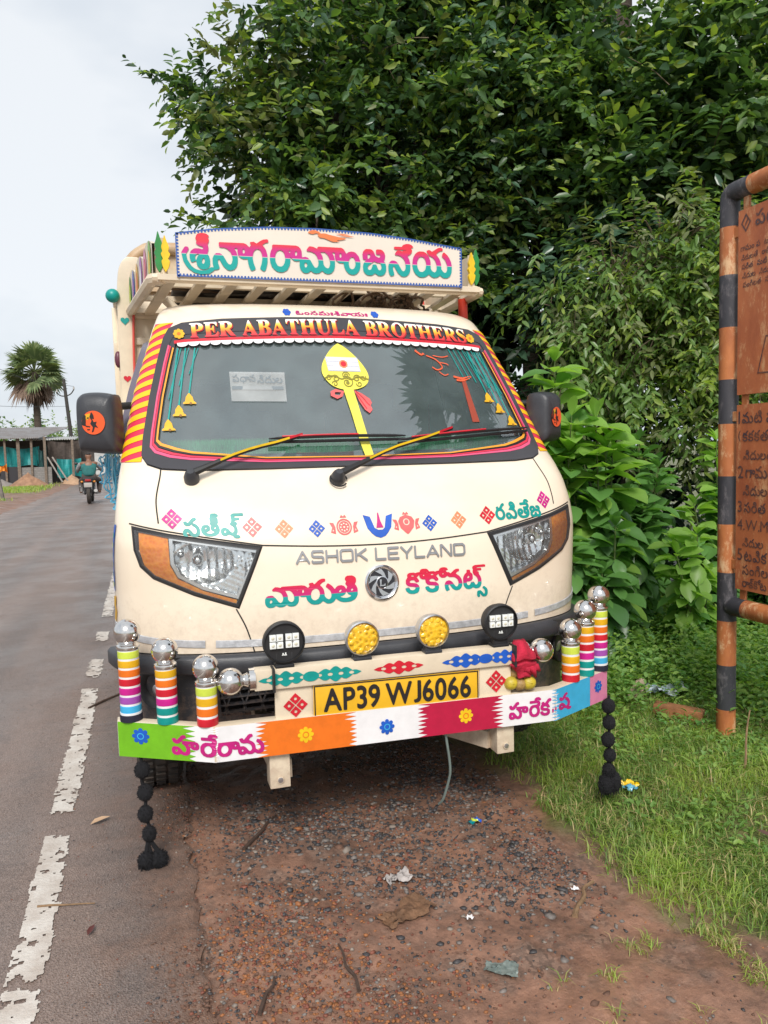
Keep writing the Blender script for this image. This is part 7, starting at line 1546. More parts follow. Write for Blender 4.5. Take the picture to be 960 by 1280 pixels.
# painted peacock feather and lamp on the left wing, doors
def Smap(s, off=.002): return lambda y, z: Vector((s*(kz(z)[1]+off), y, z))
DOORL = curve([(.64, .66), (.62, .80), (.60, 1.0), (.58, 1.24), (.66, 1.42), (.80, 1.66), (.90, 1.80)], 6)
for s in (-1, 1):
    dr = empty('door'); dr.parent = truck
    b = MB()
    for g in (DOORL, [(.66, .66), (1.0, .655), (1.52, .66)], [(1.53, .66), (1.53, 1.3), (1.50, 1.80)], [(.90, 1.80), (1.2, 1.815), (1.50, 1.80)]):
        t = gap(g, .007, mp=Smap(s, .0015)); b.add(t.v, t.f)
    b.build('door_gap', GAP, dr)
    b = MB()
    vs, fs = ring(inset(SW, -.012), inset(SW, .02), Smap(s, .004), Smap(s, .004)); b.add(vs, fs)
    b.build('window_seal', BLACK, dr)
    decal('side_window', [SW], Smap(s, -.006), SIDEGL, dr)
    b = MB(); q = Smap(s, .015)(1.40, 1.13)
    b.box(q, (.03, .17, .03)); b.box(Smap(s, .006)(1.40, 1.13), (.012, .21, .06))
    b.build('door_handle', DARKPL, dr, bevel=.006)
    # dark weather strip over the window, seen beside the pillar
    b = MB()
    vs = []
    for y, z in [(.74, 1.40), (.86, 1.58), (.98, 1.74), (1.1, 1.80), (1.5, 1.80)]:
        x = s*(kz(z)[1])
        vs += [(x+s*.002, y, z), (x+s*.035, y-.02, z-.02), (x+s*.035, y+.02, z-.075), (x+s*.002, y+.04, z-.085)]
    b.add(vs, [(4*i+k, 4*i+k+1, 4*i+k+5, 4*i+k+4) for i in range(4) for k in range(3)])
    b.build('rain_visor', mat('smoked_plastic', (.13, .12, .16), .3), dr)
arc = [( .40, .98), (.44, 1.03), (.47, 1.07), (.50, 1.03), (.53, .97), (.52, .90), (.48, .85), (.44, .82), (.41, .86), (.40, .92)]
g = MB()
def W2(u, z, off): return P2(-u, z, off)
v, f = fill2d([curve([(80.5, 1.08), (84.5, 1.075), (87.5, 1.02), (88.2, .95), (86.5, .88), (82.5, .85), (83.0, .90), (84.0, .96), (82.5, 1.03)], 4)], 1.2)
g.add([W2(u, z, .003) for u, z in v], f, 0)
for k in range(6):
    u, z = 84+2.8*math.sin(k*.6), 1.045-.034*k
    v, f = fill2d([disc(0, 0, 1, 10)]); g.add([W2(u+1.1*a, z+.010*b_, .0042) for a, b_ in v], f, 1+k % 2)
v, f = fill2d([curve([(81, .835), (86, .83), (86.5, .80), (83, .79), (84, .76), (83, .73), (85.5, .70), (80, .70), (81.5, .74), (80, .78), (81.5, .80)], 3)], 1.2)
g.add([W2(u, z, .003) for u, z in v], f, 3)
g.build('feather_motif', [PBLU, PTEAL, PLIME, PAMB], cab)

# mirrors
EMB = mat('emblem_orange', (.82, .10, .02), .4)
for s in (-1, 1):
    m_ = empty('wing_mirror'); m_.parent = truck
    cx, cz, y = (.868 if s > 0 else -.905), 1.428, .60
    outl = [(-.082, -.105), (-.062, -.118), (.055, -.108), (.080, -.090), (.084, .070), (.066, .112), (.020, .120), (-.045, .112), (-.074, .085)]
    if s < 0: outl = [(-x, z) for x, z in outl]
    outl = [(x*s if s > 0 else -x*-1, z) for x, z in outl]
    outl = [(x*.92, z*.93) for x, z in outl]
    oc = curve(outl+[outl[0]], 5)[:-1]
    b = MB()
    layers = [(.92, .040), (1.0, .028), (1.0, .0), (.97, -.025), (.91, -.042), (.82, -.054), (.55, -.062), (.2, -.064)]
    n = len(oc)
    vs = [(cx+x*k*.98, y+dy, cz+z*k) for k, dy in layers for x, z in oc]
    b.add(vs, [(i*n+j, i*n+(j+1) % n, (i+1)*n+(j+1) % n, (i+1)*n+j) for i in range(len(layers)-1) for j in range(n)]+[tuple(reversed(range(n))), tuple(range((len(layers)-1)*n, len(layers)*n))])
    rotm = Matrix.Rotation(R(32 if s > 0 else -20), 3, 'Z')
    b.v = [tuple(rotm @ (Vector(p_)-Vector((cx, y, cz)))+Vector((cx, y, cz))) for p_ in b.v]
    sh_ = b.build('mirror_shell', DARKPL, m_, angle=60)
    b = MB()
    pts = [(s*.80, .72, 1.36), (s*.85, .72, 1.335), (s*.87, .66, 1.36)]
    b.tube(pts, .018, 10); b.tube([(s*.77, .74, 1.50), (s*.81, .73, 1.50), (s*.87, .65, 1.49)], .014, 10)
    b.build('mirror_arm', BLACK, m_)
    yy = y-.0655
    def mm(x, z, k=0): return Vector((cx+x*.9, yy-.0015-k, cz+z*.9+.012))
    dsc = disc(0, -.012, .046, 32)
    b = MB()
    v, f = fill2d([dsc]); b.add([mm(*p_) for p_ in v], f, 0)
    blk = [[(-.047, -.02), (-.030, -.025), (-.028, .015), (-.034, .020), (-.042, .008)],
           [(-.006, .030), (.002, .018), (.004, .002), (-.004, .004), (.002, -.010), (.014, -.008), (.010, -.020), (.020, -.034), (.006, -.028), (.000, -.046), (-.008, -.050), (-.002, -.030), (-.012, -.016), (-.006, -.004), (-.014, .010)],
           [(-.030, -.022), (-.012, -.026), (-.014, -.030), (-.030, -.027)], [(-.026, -.036), (-.014, -.036), (-.014, -.040), (-.024, -.041)], [(-.024, .008), (-.016, .010), (-.017, .004), (-.024, .004)]]
    for i, c in enumerate(blk):
        v, f = fill2d([c]); b.add([mm(x, z, .0012+.0002*i) for x, z in v], f, 1)
    v, f = fill2d([[( -.030, .020), (-.012, .024), (-.010, .010), (-.022, -.002), (-.030, .004)]]); b.add([mm(x, z, .0008) for x, z in v], f, 2)
    b.v = [tuple(rotm @ (Vector(p_)-Vector((cx, y, cz)))+Vector((cx, y, cz))) for p_ in b.v]
    b.build('mirror_emblem', [EMB, INK, PAMB], m_)

# cab interior
b = MB()
b.box((0, .86, 1.13), (1.46, .42, .34)); b.box((0, .74, 1.292), (1.36, .30, .03))
dash = b.build('dashboard', mat('dash_plastic', (.03, .03, .033), .6), truck, bevel=.02)
n = 26000
px_ = rng.uniform(-.70, .70, n); py_ = rng.uniform(.57, .90, n)
px_ = np.clip(px_, -.72, .72)
base = np.stack([px_, np.maximum(py_, .52+.25*np.abs(px_)**2), np.full(n, 1.306)], 1)
tip = base + np.stack([rng.normal(0, .006, n), rng.normal(-.006, .006, n), rng.uniform(.03, .065, n)], 1)
wv = np.stack([rng.uniform(.001, .0025, n), rng.uniform(-.001, .001, n), np.zeros(n)], 1)
V = np.concatenate([base-wv, base+wv, tip]); T = np.stack([np.arange(n), np.arange(n)+n, np.arange(n)+2*n], 1)
fur = fast_mesh('dashboard_fur', V, T, rng.integers(0, 2, n), [mat('green_fur', (.02, .42, .12), .7), mat('green_fur_light', (.06, .60, .22), .7)], dash)
tag(fur, kind='stuff')
SEAT = mat('seat_cloth', (.11, .115, .125), .8, var=.3, vscale=20)
for sx in (-.38, .38):
    se = empty('seat'); se.parent = truck
    b = MB(); b.box((sx, 1.22, .98), (.50, .48, .14)); b.build('seat_cushion', SEAT, se, bevel=.03)
    b = MB(); b.box((sx, 1.50, 1.26), (.48, .12, .52), 0, Matrix.Rotation(R(-10), 3, 'X')); b.build('backrest', SEAT, se, bevel=.03)
    b = MB(); b.box((sx, 1.55, 1.58), (.26, .08, .16)); b.build('headrest', SEAT, se, bevel=.03)
st = empty('steering_wheel'); st.parent = truck
b = MB()
c0 = Vector((-.38, 1.0, 1.22)); rm = Matrix.Rotation(R(62), 3, 'X')
b.tube([c0+rm @ Vector((.19*math.cos(a), .19*math.sin(a), 0)) for a in np.linspace(0, 2*math.pi, 33)], .014, 8, 0, False)
b.build('steering_rim', BLACK, st)
b = MB()
b.ball(c0, .05, 0, 12)
for a in (.4, 2.74, 4.71): b.tube([c0, c0+rm @ Vector((.19*math.cos(a), .19*math.sin(a), 0))], .012, 6)
b.build('steering_hub', BLACK, st)
# ---- decorated front guard
GX = [-.885, -.60, .575, .885]; GY = [.155, 0, 0, .155]
def gy(x): return float(np.interp(x, GX, GY))
def gz(x): return .352 - .018*x
GH = .112
guard = empty('front_guard'); guard.parent = truck
b = MB()
xs = sorted(set(GX + list(np.linspace(-.885, .885, 25))))
vs = []
for x in xs:
    y, z = gy(x), gz(x)
    t = .045
    vs += [(x, y, z), (x, y, z+GH), (x, y+t, z+GH), (x, y+t, z)]
b.add(vs, [(4*i+k, 4*i+(k+1) % 4, 4*i+4+(k+1) % 4, 4*i+4+k) for i in range(len(xs)-1) for k in range(4)]+[(3, 2, 1, 0), tuple(range(4*len(xs)-4, 4*len(xs)))])
b.build('guard_board', CREAM2, guard, bevel=.0025, angle=20)
GN = Vector((0, -1, 0))
def gn(x):
    if x < -.60: return Vector((-.155, -.285, 0)).normalized()
    if x > .575: return Vector((.155, -.31, 0)).normalized()
    return Vector((0, -1, 0))
def G(x, v, off=.002):
    """Point on the painted face: x along the board, v = 0..1 up it."""
    return Vector((x, gy(x), gz(x)+v*GH)) + gn(x)*off
def Gm(off): return lambda x, v: G(x, v, off)
def jag(x0, x1, jl, jr, n=8, amp=.022):
    """A painted field whose ends are brushed out in points."""
    Lh, Rh = [], []
    for k in range(2*n+1):
        v = k/(2*n)
        Lh.append((x0+(amp*(.6+.8*random.random()) if (k % 2 and jl) else 0) - (0), v*.994+.003))
        Rh.append((x1-(amp*(.6+.8*random.random()) if (k % 2 and jr) else 0), v*.994+.003))
    mids = [x for x in (-.60, .575) if x0 < x < x1]
    return [Lh[::-1] + [(m, .003) for m in mids] + Rh + [(m, .997) for m in mids[::-1]]]
def gdecal(name, cs, off, m, maxlen=.05):
    # break outlines where the board bends so that the paint follows it
    v, f = fill2d(cs, maxlen)
    b = MB(); b.add([G(*p, off) for p in v], f)
    return b.build(name, m, guard, smooth=False)
gdecal('white_field', [[(-.884, .003), (-.60, .003), (.575, .003), (.884, .003), (.884, .997), (.575, .997), (-.60, .997), (-.884, .997)]], .0012, WHITE, .03)
gdecal('green_field', jag(-.883, -.655, False, True, 7, .03), .0024, PGRN, .03)
gdecal('orange_field', jag(-.475, -.150, True, True, 8, .03), .0024, PORG)
gdecal('crimson_field', jag(.060, .372, True, True, 8, .035), .0024, PCRIM)
gdecal('sky_blue_field', jag(.560, .775, True, False, 9, .035), .0024, PSKY, .03)
gdecal('pink_field', jag(.775, .883, False, False, 6), .0028, PPINK, .03)
fl = lambda x, z, r: [[(x+(a-x), .5+(b_-.5)/GH) for a, b_ in flower(x, .5, r, 8, .3)]]
for x, m, v0 in ((-.815, PBLU, .62), (-.318, PYEL, .50), (-.048, PBLU, .45), (.232, PYEL, .50), (.785+.04, PBLU, .55)):
    cs = [[(a, v0+(b_-.5)/GH) for a, b_ in flower(x, .5, .026 if x < .8 else .024, 8, .34)]]
    gdecal('flower_motif', cs, .0036, m, .03)
    gdecal('flower_motif', [[(a, v0+(b_-.5)/GH) for a, b_ in disc(x, .5, .0105, 16)], [(a, v0+(b_-.5)/GH) for a, b_ in disc(x, .5, .0075, 16)]], .0046, PSKY if m is PBLU else PORG, .03)
def gword(name, n_, x, v, w, h, slope=0):
    return gdecal(name, [[(a, b_) for a, b_ in c] for c in word(n_, x, v, w, h, .0, slope)], .0036, PMAG, .03)
gword('painted_prayer', 'hareram', -.725, .16, .275, .66, -.10)
gword('painted_prayer', 'harekr', .392, .20, .165, .62, .05)
gword('painted_prayer', 'sha', .590, .20, .070, .58, .05)
cs = [[(.560, .28), (.566, .28), (.566, .40), (.560, .40)], [(.572, .34), (.576, .34), (.576, .44), (.572, .44)]]
gdecal('paint_specks', cs, .0036, PMAG)
# upper rail, plates and brackets
def tiltx(x): return -.012*x
b = MB()
b.box((-.005, .022, .598), (.935, .048, .066), 0, Matrix.Rotation(R(.7), 3, 'Y'))
b.build('guard_rail', CREAM2, guard, bevel=.004)
b = MB()
b.box((-.350, .018, .512), (.118, .012, .115), 0, Matrix.Rotation(R(.8), 3, 'Y'))
b.box((.350, .018, .500), (.118, .012, .125), 0, Matrix.Rotation(R(.8), 3, 'Y'))
b.box((0, .022, .512), (.60, .012, .125), 0, Matrix.Rotation(R(.8), 3, 'Y'))
b.build('mounting_plate', CREAM2, guard, bevel=.002)
def Rm(off): return lambda x, z: Vector((x, -.002-off, z+tiltx(x)))
for cx, L, m, h in ((-.375, .085, PTEAL, .024), (-.215, .085, PTEAL, .024), (.235, .085, PBLU, .024), (.380, .075, PBLU, .024), (-.002, .085, PRED, .022)):
    decal('scroll_motif', scroll(cx, .597, L, h, 3), Rm(.002), m, guard)
for cx, m in ((-.295, PTEAL), (.308, PBLU)):
    decal('scroll_motif', [disc(cx, .597, .026, 20, .62)], Rm(.0028), m, guard)
def Pm(off): return lambda x, z: Vector((x, .012-off, z+tiltx(x)))
for cx, cz in ((-.345, .505), (.352, .510)):
    decal('diamond_motif', diamond(cx, cz, .040), Pm(.003), PRED, guard)
for s, x in ((-1, -.400), (1, .390)):
    b = MB()
    b.box((x, .055, .30), (.065, .07, .115), 0, None)
    b.lathe([(.012, 0), (.012, .006)], 12, 1, Matrix.Translation((x, .02, .27)) @ Matrix.Rotation(R(90), 4, 'X'))
    b.build('bracket', [CREAM2, SATIN], guard, bevel=.003)
    b = MB()
    b.tube([(x-.02*s, .085, .275), (x-.13*s*(1 if s > 0 else .1), .28, .275), (x-.14*s*(1 if s > 0 else .1), .6, .34)], [.042, .042, .042], 4)
    b.build('chassis_arm', CREAM2, guard, smooth=False)
b = MB()
for x in (-.415, .41): b.box((x, -.001, .600+tiltx(x)), (.006, .056, .074))
b.build('rail_strap', BLACK, guard)
for s, x, z in ((-1, -.475, .604), (1, .465, .592)):
    kb = empty('rail_knob'); kb.parent = truck
    M = Matrix.Translation((x, .022, z)) @ Matrix.Rotation(R(90*s), 4, 'Y')
    b = MB(); b.lathe([(.036, -.006), (.036, .012), (.024, .016), (.018, .030)], 20, 0, M)
    b.build('collar', STEEL, kb)
    b = MB(); b.ball((x+s*.068, .022, z), .043, 0, 28); b.build('steel_ball', STEEL, kb)

# number plate
npl = empty('number_plate'); npl.parent = truck
NZ = lambda x: .5085 - .022*(x+.002)
b = MB()
b.box((-.002, .006, .5085), (.572, .006, .104), 0, Matrix.Rotation(R(1.26), 3, 'Y'))
b.build('plate', [mat('plate_yellow', (.80, .45, .02), .38, var=.12, vscale=10)], npl, bevel=.002)
cs = [[(-.286, -.051), (.282, -.051), (.282, .051), (-.286, .051)], [(-.282, -.047), (.278, -.047), (.278, .047), (-.282, .047)]]
decal('plate_border', cs, lambda x, z: Vector((x, .0015, NZ(x)+z)), INK, npl, .1)
decal('registration', word('plate', -.256, -.038, .510, .077, 0, 0), lambda x, z: Vector((x, .0008, NZ(x)+z)), INK, npl)

# auxiliary lamps
LEDF = mat('led_lens', (.80, .82, .80), .15, .0, coat=.6)
AMBL = bpy.data.materials.new('amber_reflector'); AMBL.use_nodes = True
_n, _l = AMBL.node_tree.nodes, AMBL.node_tree.links; _b = _n['Principled BSDF']
_b.inputs['Roughness'].default_value = .16; _b.inputs['Coat Weight'].default_value = .8
_t = _n.new('ShaderNodeTexCoord'); _v = _n.new('ShaderNodeTexVoronoi'); _v.inputs['Scale'].default_value = 65
_l.new(_t.outputs['Object'], _v.inputs['Vector'])
_r = _n.new('ShaderNodeValToRGB'); _r.color_ramp.elements[0].color = (.42, .20, .005, 1); _r.color_ramp.elements[1].color = (.85, .50, .02, 1); _r.color_ramp.elements[1].position = .45
_l.new(_v.outputs['Distance'], _r.inputs['Fac']); _l.new(_r.outputs['Color'], _b.inputs['Base Color'])
_p = _n.new('ShaderNodeBump'); _p.inputs['Strength'].default_value = .6; _p.inputs['Distance'].default_value = .008
_l.new(_v.outputs['Distance'], _p.inputs['Height']); _l.new(_p.outputs['Normal'], _b.inputs['Normal'])
def lamp(x, z, r, amber):
    e = empty('spot_lamp'); e.parent = truck
    M = Matrix.Translation((x, .012, z)) @ Matrix.Rotation(R(90), 4, 'X') @ Matrix.Rotation(R(0), 4, 'Y')
    b = MB()
    b.lathe([(r*.5, -.040), (r*.9, -.028), (r, -.004), (r, .016), (r*.93, .020), (r*.91, .012)], 32, 0, M, cap=False)
    b.lathe([(r*.5, -.040), (.001, -.042)], 32, 0, M, cap=False)
    b.build('lamp_body', SATIN if amber else BLACK, e)
    b = MB()
    b.box((x, .018, z-r-.008), (.046, .03, .030), 0); b.box((x, .018, .632+tiltx(x)+.004), (.06, .04, .010), 0)
    b.box((x-.024, .016, z-r+.008), (.006, .03, .05), 0); b.box((x+.024, .016, z-r+.008), (.006, .03, .05), 0)
    b.build('lamp_bracket', BLACK if not amber else DARKPL, e, bevel=.002)
    if amber:
        b = MB(); b.lathe([(r*.91, .010), (r*.6, .016), (r*.2, .018), (.001, .018)], 32, 0, M, cap=False)
        rings = [(0, 1), (r*.38, 6), (r*.68, 11)]
        for rr, k in rings:
            for j in range(k):
                a = 2*math.pi*j/k
                q = M @ Vector((rr*math.cos(a), rr*math.sin(a), .016))
                b.ball(q, .0085, 0, 10, (1, .22, 1))
        b.build('amber_lens', AMBL, e)
    else:
        b = MB(); b.lathe([(r*.91, .010), (.001, .011)], 32, 0, M, cap=False); b.build('lamp_face', BLACK, e)
        b = MB()
        for gx in (-1, 1):
            for i in (-1, 1):
                for k in (-1, 1):
                    cx = x+gx*r*.375+i*r*.165; cz = z+.006+k*r*.175
                    b.box((cx, -.004, cz), (r*.30, .010, r*.31), 0)
                    b.ball((cx, -.009, cz), r*.085, 1, 10, (1, .4, 1))
            b.lathe([(r*.07, .0), (r*.05, .004)], 10, 2, Matrix.Translation((x+gx*r*.375, -.009, z+.006)) @ Matrix.Rotation(R(90), 4, 'X'))
        b.box((x-.004, .0005, z-r*.56), (.004, .002, .008), 0); b.box((x+.004, .0005, z-r*.56), (.004, .002, .010), 0); b.box((x, .0005, z-r*.60), (.016, .002, .003), 0)
        b.build('led_array', [LEDF, mat('led_chip', (.62, .60, .48), .2), BLACK], e, bevel=.0015)
    return e
lamp(-.376, .716, .0665, False); lamp(.368, .712, .0625, False)
lamp(-.122, .704, .056, True); lamp(.122, .705, .056, True)

# banded posts with steel balls
def post(x, dz, bands, collar=.05):
    e = empty('guard_post'); e.parent = truck
    y = gy(x)+.026; z0 = gz(x)+GH
    ztop = dz-collar
    hs = ztop/len(bands)
    b = MB()
    prof, mi = [], []
    mats_ = [WHITE]; idx = {}
    zc = 0
    r = .0325
    for k, m in enumerate(bands):
        if m.name not in idx: idx[m.name] = len(mats_); mats_.append(m)
        i = idx[m.name]
        rr = r*(1.06 if m is NAVY else 1)
        prof += [(rr*.985, zc), (rr, zc+hs*.10), (rr, zc+hs*.72), (rr*.97, zc+hs*.76), (rr*.97, zc+hs*.99)]
        mi += [i, i, i, 0, 0]
        zc += hs
    mi = mi[:len(prof)-1]
    M = Matrix.Translation((x, y, z0))
    b.lathe(prof, 26, mi, M)
    b.build('banded_sleeve', mats_, e, angle=30)
    b = MB()
    b.lathe([(.034, ztop-.002), (.036, ztop+.004), (.034, ztop+.010), (.026, ztop+.014), (.028, ztop+.018), (.022, ztop+.022)], 24, 0, M)
    b.build('collar', STEEL, e)
    b = MB(); b.ball((x, y, z0+dz), .0415, 0, 30); b.build('steel_ball', STEEL, e)
T9 = [NAVY, PSKY, PVIO, PPUR, PRED, PORG, PAMB, PLIME]
T6 = [PTEAL, PTEAL, PPUR, PRED, PORG, PAMB]
T4 = [PRED, PORG, PAMB, PLIME]
post(-.842, .280, T9); post(-.733, .226, T6); post(-.616, .178, T4)
post(.860, .287, T9); post(.775, .243, T6); post(.685, .186, T4)

# ---- under the cab: chassis, axle, wheels
b = MB()
for s in (-1, 1): b.box((s*.36, 2.35, .46), (.07, 4.1, .12))
b.box((0, .9, .34), (1.2, .09, .09)); b.box((0, .75, .62), (1.45, 1.1, .06)); b.box((0, 1.0, .46), (.5, .6, .26)); b.box((0, 3.3, .32), (1.2, .12, .12))
b.tube([(0, 1.2, .38), (0, 3.3, .34)], .04, 8)
b.build('chassis', mat('chassis_black', (.03, .028, .026), .7, var=.4, vscale=9), truck, smooth=False)
TYRE = mat('tyre_rubber', (.025, .024, .023), .8, var=.4, vscale=30, col2=(.06, .045, .035))
RIM = mat('wheel_steel', (.45, .44, .42), .4, .6)
for s in (-1, 1):
    for y in (.86, 3.3):
        w_ = empty('wheel'); w_.parent = truck
        M = Matrix.Translation((s*.76, y, .285)) @ Matrix.Rotation(R(90*s), 4, 'Y')
        b = MB()
        b.lathe([(.165, -.075), (.20, -.085), (.255, -.085), (.282, -.070), (.287, -.03), (.287, .03), (.282, .070), (.255, .085), (.20, .085), (.165, .075)], 40, 0, M)
        for k in range(44):
            a = 2*math.pi*k/44
            for zz_ in (-.045, 0, .045):
                q = M @ Vector((.288*math.cos(a+zz_*2), .288*math.sin(a+zz_*2), zz_))
                b.box(q, (.035, .02, .02), 0, (M.to_3x3() @ Matrix.Rotation(a, 3, 'Z') @ Matrix.Rotation(R(90), 3, 'Y')))
        b.build('tyre', TYRE, w_, smooth=False)
        b = MB()
        b.lathe([(.168, .078), (.160, .06), (.12, .035), (.07, .05), (.04, .07), (.001, .072)], 28, 0, M, cap=False)
        for k in range(5):
            a = 2*math.pi*k/5
            b.ball(M @ Vector((.06*math.cos(a), .06*math.sin(a), .062)), .012, 0, 8)
        b.build('rim', RIM, w_)

# ---- cargo body
bodyc = empty('cargo_body'); bodyc.parent = truck
b = MB()
b.box((0, 1.80, 1.42), (1.70, .03, 1.36))
for z in np.arange(.85, 2.10, .13): b.box((0, 1.778, z), (1.66, .02, .035))
for x in (-.80, -.45, 0, .45, .80): b.box((x, 1.772, 1.42), (.05, .03, 1.34))
b.build('headboard', CREAM2, bodyc, bevel=.004)
for s in (-1, 1):
    b = MB()
    b.box((s*.845, 3.05, 1.42), (.03, 2.5, 1.36))
    for z in (.90, 1.22, 1.54, 1.86): b.box((s*.868, 3.05, z), (.02, 2.48, .06))
    for y in (2.0, 2.6, 3.2, 3.8, 4.25): b.box((s*.872, y, 1.42), (.028, .06, 1.34))
    b.tube([(s*.85, 1.79, 2.12), (s*.855, 4.3, 2.12)], .03, 10)
    b.build('side_panel', CREAM2, bodyc, bevel=.004)
    # front corner post: a board that curves outwards and rises to a rounded top
    b = MB()
    prof = [(.775, .80, .842), (.776, 1.10, .846), (.785, 1.40, .850), (.790, 1.70, .854), (.784, 1.95, .854), (.772, 2.10, .852), (.752, 2.22, .842), (.735, 2.275, .822), (.745, 2.30, .795)]
    prof = curve(prof and [(p_[0], p_[1]) for p_ in prof], 3), curve([(p_[2], p_[1]) for p_ in prof], 3)
    n = len(prof[0])
    vs = []
    for (xi, z), (xo, z2) in zip(*prof): vs += [(s*xi, 1.745, z), (s*xo, 1.745, z2), (s*xo, 1.83, z2), (s*xi, 1.83, z)]
    b.add(vs, [(4*i+k, 4*i+(k+1) % 4, 4*i+4+(k+1) % 4, 4*i+4+k) for i in range(n-1) for k in range(4)]+[(3, 2, 1, 0), tuple(range(4*n-4, 4*n))])
    pst = b.build('corner_post', CREAM2, bodyc, bevel=.008, angle=50)
    b = MB()
    b.tube([(s*(p_[0]-.003), 1.742, p_[1]) for p_ in prof[0][:-4]], .006, 6)
    b.build('red_edging', mat('edging_red', (.62, .07, .05), .5), bodyc)
    def heart(cx, cz, r): return [(cx+r*16*math.sin(t)**3/16, cz+r*(13*math.cos(t)-5*math.cos(2*t)-2*math.cos(3*t)-math.cos(4*t))/16) for t in np.linspace(0, 2*math.pi, 28)[:-1]]
    decal('heart_motif', [heart(s*.820, 1.985, .021)], lambda x, z: Vector((x, 1.7415, z)), PTEAL, bodyc)
    decal('heart_motif', [heart(s*.822, 1.70, .018)], lambda x, z: Vector((x, 1.7415, z)), PRED, bodyc)
    b = MB(); b.ball((s*.872, 1.74, 2.105), .034, 0, 20); b.build('knob', PTEAL, bodyc)
    b = MB(); b.ball((s*.862, 1.79, 1.80), .022, 0, 14, (.8, .8, 1.9)); b.build('knob', mat('maroon_paint', (.12, .03, .05), .4), bodyc)
b = MB(); b.box((0, 3.05, .74), (1.70, 2.5, .06)); b.box((0, 4.31, 1.25), (1.66, .03, 1.0)); b.build('load_bed', CREAM2, bodyc)
# raised back frame of the rack over the headboard
b = MB()
arc_ = curve([(-.80, 2.10), (-.79, 2.27), (-.72, 2.355), (-.60, 2.375), (0, 2.385), (.60, 2.375), (.72, 2.355), (.79, 2.27), (.80, 2.10)], 5)
b.tube([(x, 1.86, z) for x, z in arc_], .032, 10)
vs = []
for x, z in arc_: vs += [(x, 1.87, z), (x, 1.87, 2.08)]
b.add(vs, [(2*i, 2*i+1, 2*i+3, 2*i+2) for i in range(len(arc_)-1)])
for z in (2.17, 2.26): b.box((0, 1.855, z), (1.5, .02, .03))
b.build('back_frame', mat('weathered_cream', (.60, .49, .34), .5, var=.45, vscale=4, col2=(.40, .24, .12)), bodyc)

# ---- roof rack and its sign
rack = empty('roof_rack'); rack.parent = truck
b = MB()
b.tube([(-.70, .83, 2.000), (.70, .83, 1.996)], .017, 8); b.box((0, .812, 2.000), (1.36, .02, .022))
for y, w_ in ((1.10, .72), (1.42, .75), (1.74, .78)): b.box((0, y, 2.035), (2*w_, .03, .022))
for s in (-1, 1):
    b.tube([(s*.66, .825, 1.998), (s*.70, .86, 2.0), (s*.795, 1.80, 2.035)], .024, 8)
    b.tube([(s*.655, .84, 2.0), (s*.660, .85, 2.155)], .016, 8)
b.build('rack_frame', CREAM2, rack, bevel=0)
for k in range(11):
    xf = -.62+1.24*k/10; xr = xf*1.14
    b = MB()
    vs = [(xf-.022, .83, 2.004), (xf+.022, .83, 2.004), (xr+.022, 1.80, 2.018), (xr-.022, 1.80, 2.018)]
    b.add([(x, y, z) for x, y, z in vs]+[(x, y, z+.014) for x, y, z in vs], [(3, 2, 1, 0), (4, 5, 6, 7), (0, 1, 5, 4), (1, 2, 6, 5), (2, 3, 7, 6), (3, 0, 4, 7)])
    b.build('slat', CREAM2, rack, smooth=False)
# side boards with painted leaf shapes
SIDEC = [[PGRN, PYEL], [PPINK, PCORAL], [PVIO, WHITE], [PAMB, PORG], [PBLU, PVIO], [PDGR, PLIME]]
for s in (-1, 1):
    b = MB(); vs = []
    ys = np.linspace(.88, 1.78, 40)
    def xr_(y): return s*(.692+.105*(y-.86)/.94)
    vs = []
    for y in ys:
        t = (y-.88)/.9
        zt = 2.145+.035*abs(math.sin(t*math.pi*3)) + .03*t
        vs += [(xr_(y), y, 2.01+.02*t), (xr_(y), y, zt), (xr_(y)-s*.012, y, zt), (xr_(y)-s*.012, y, 2.01+.02*t)]
    b.add(vs, [(4*i+k, 4*i+(k+1) % 4, 4*i+4+(k+1) % 4, 4*i+4+k) for i in range(len(ys)-1) for k in range(4)])
    sb = b.build('side_board', CREAM2, rack, angle=30)
    for j, (c1, c2) in enumerate(SIDEC):
        y0 = .905+j*.148
        lf = [(0, 0), (.03, .012), (.05, .05), (.045, .10), (.03, .13), (.0, .155), (-.03, .13), (-.048, .09), (-.045, .04), (-.03, .012)]
        mp = lambda y, z: Vector((xr_(y)+s*.003, y, z))
        mp2 = lambda y, z: Vector((xr_(y)+s*.0045, y, z))
        zb = 2.02+.02*j/6
        decal('leaf_motif', [[(y0+.05+a, zb+q) for a, q in curve(lf+[lf[0]], 3)[:-1]]], mp, c1, sb)
        decal('leaf_motif', [[(y0+.05+a*.55, zb+.02+q*.62) for a, q in curve(lf+[lf[0]], 3)[:-1]]], mp2, c2, sb)
        for k in range(5):
            decal('leaf_motif', [disc(y0+.018+.016*k, zb+.016, .006, 8)], mp2, SIDEC[(j+k) % 6][1], sb)
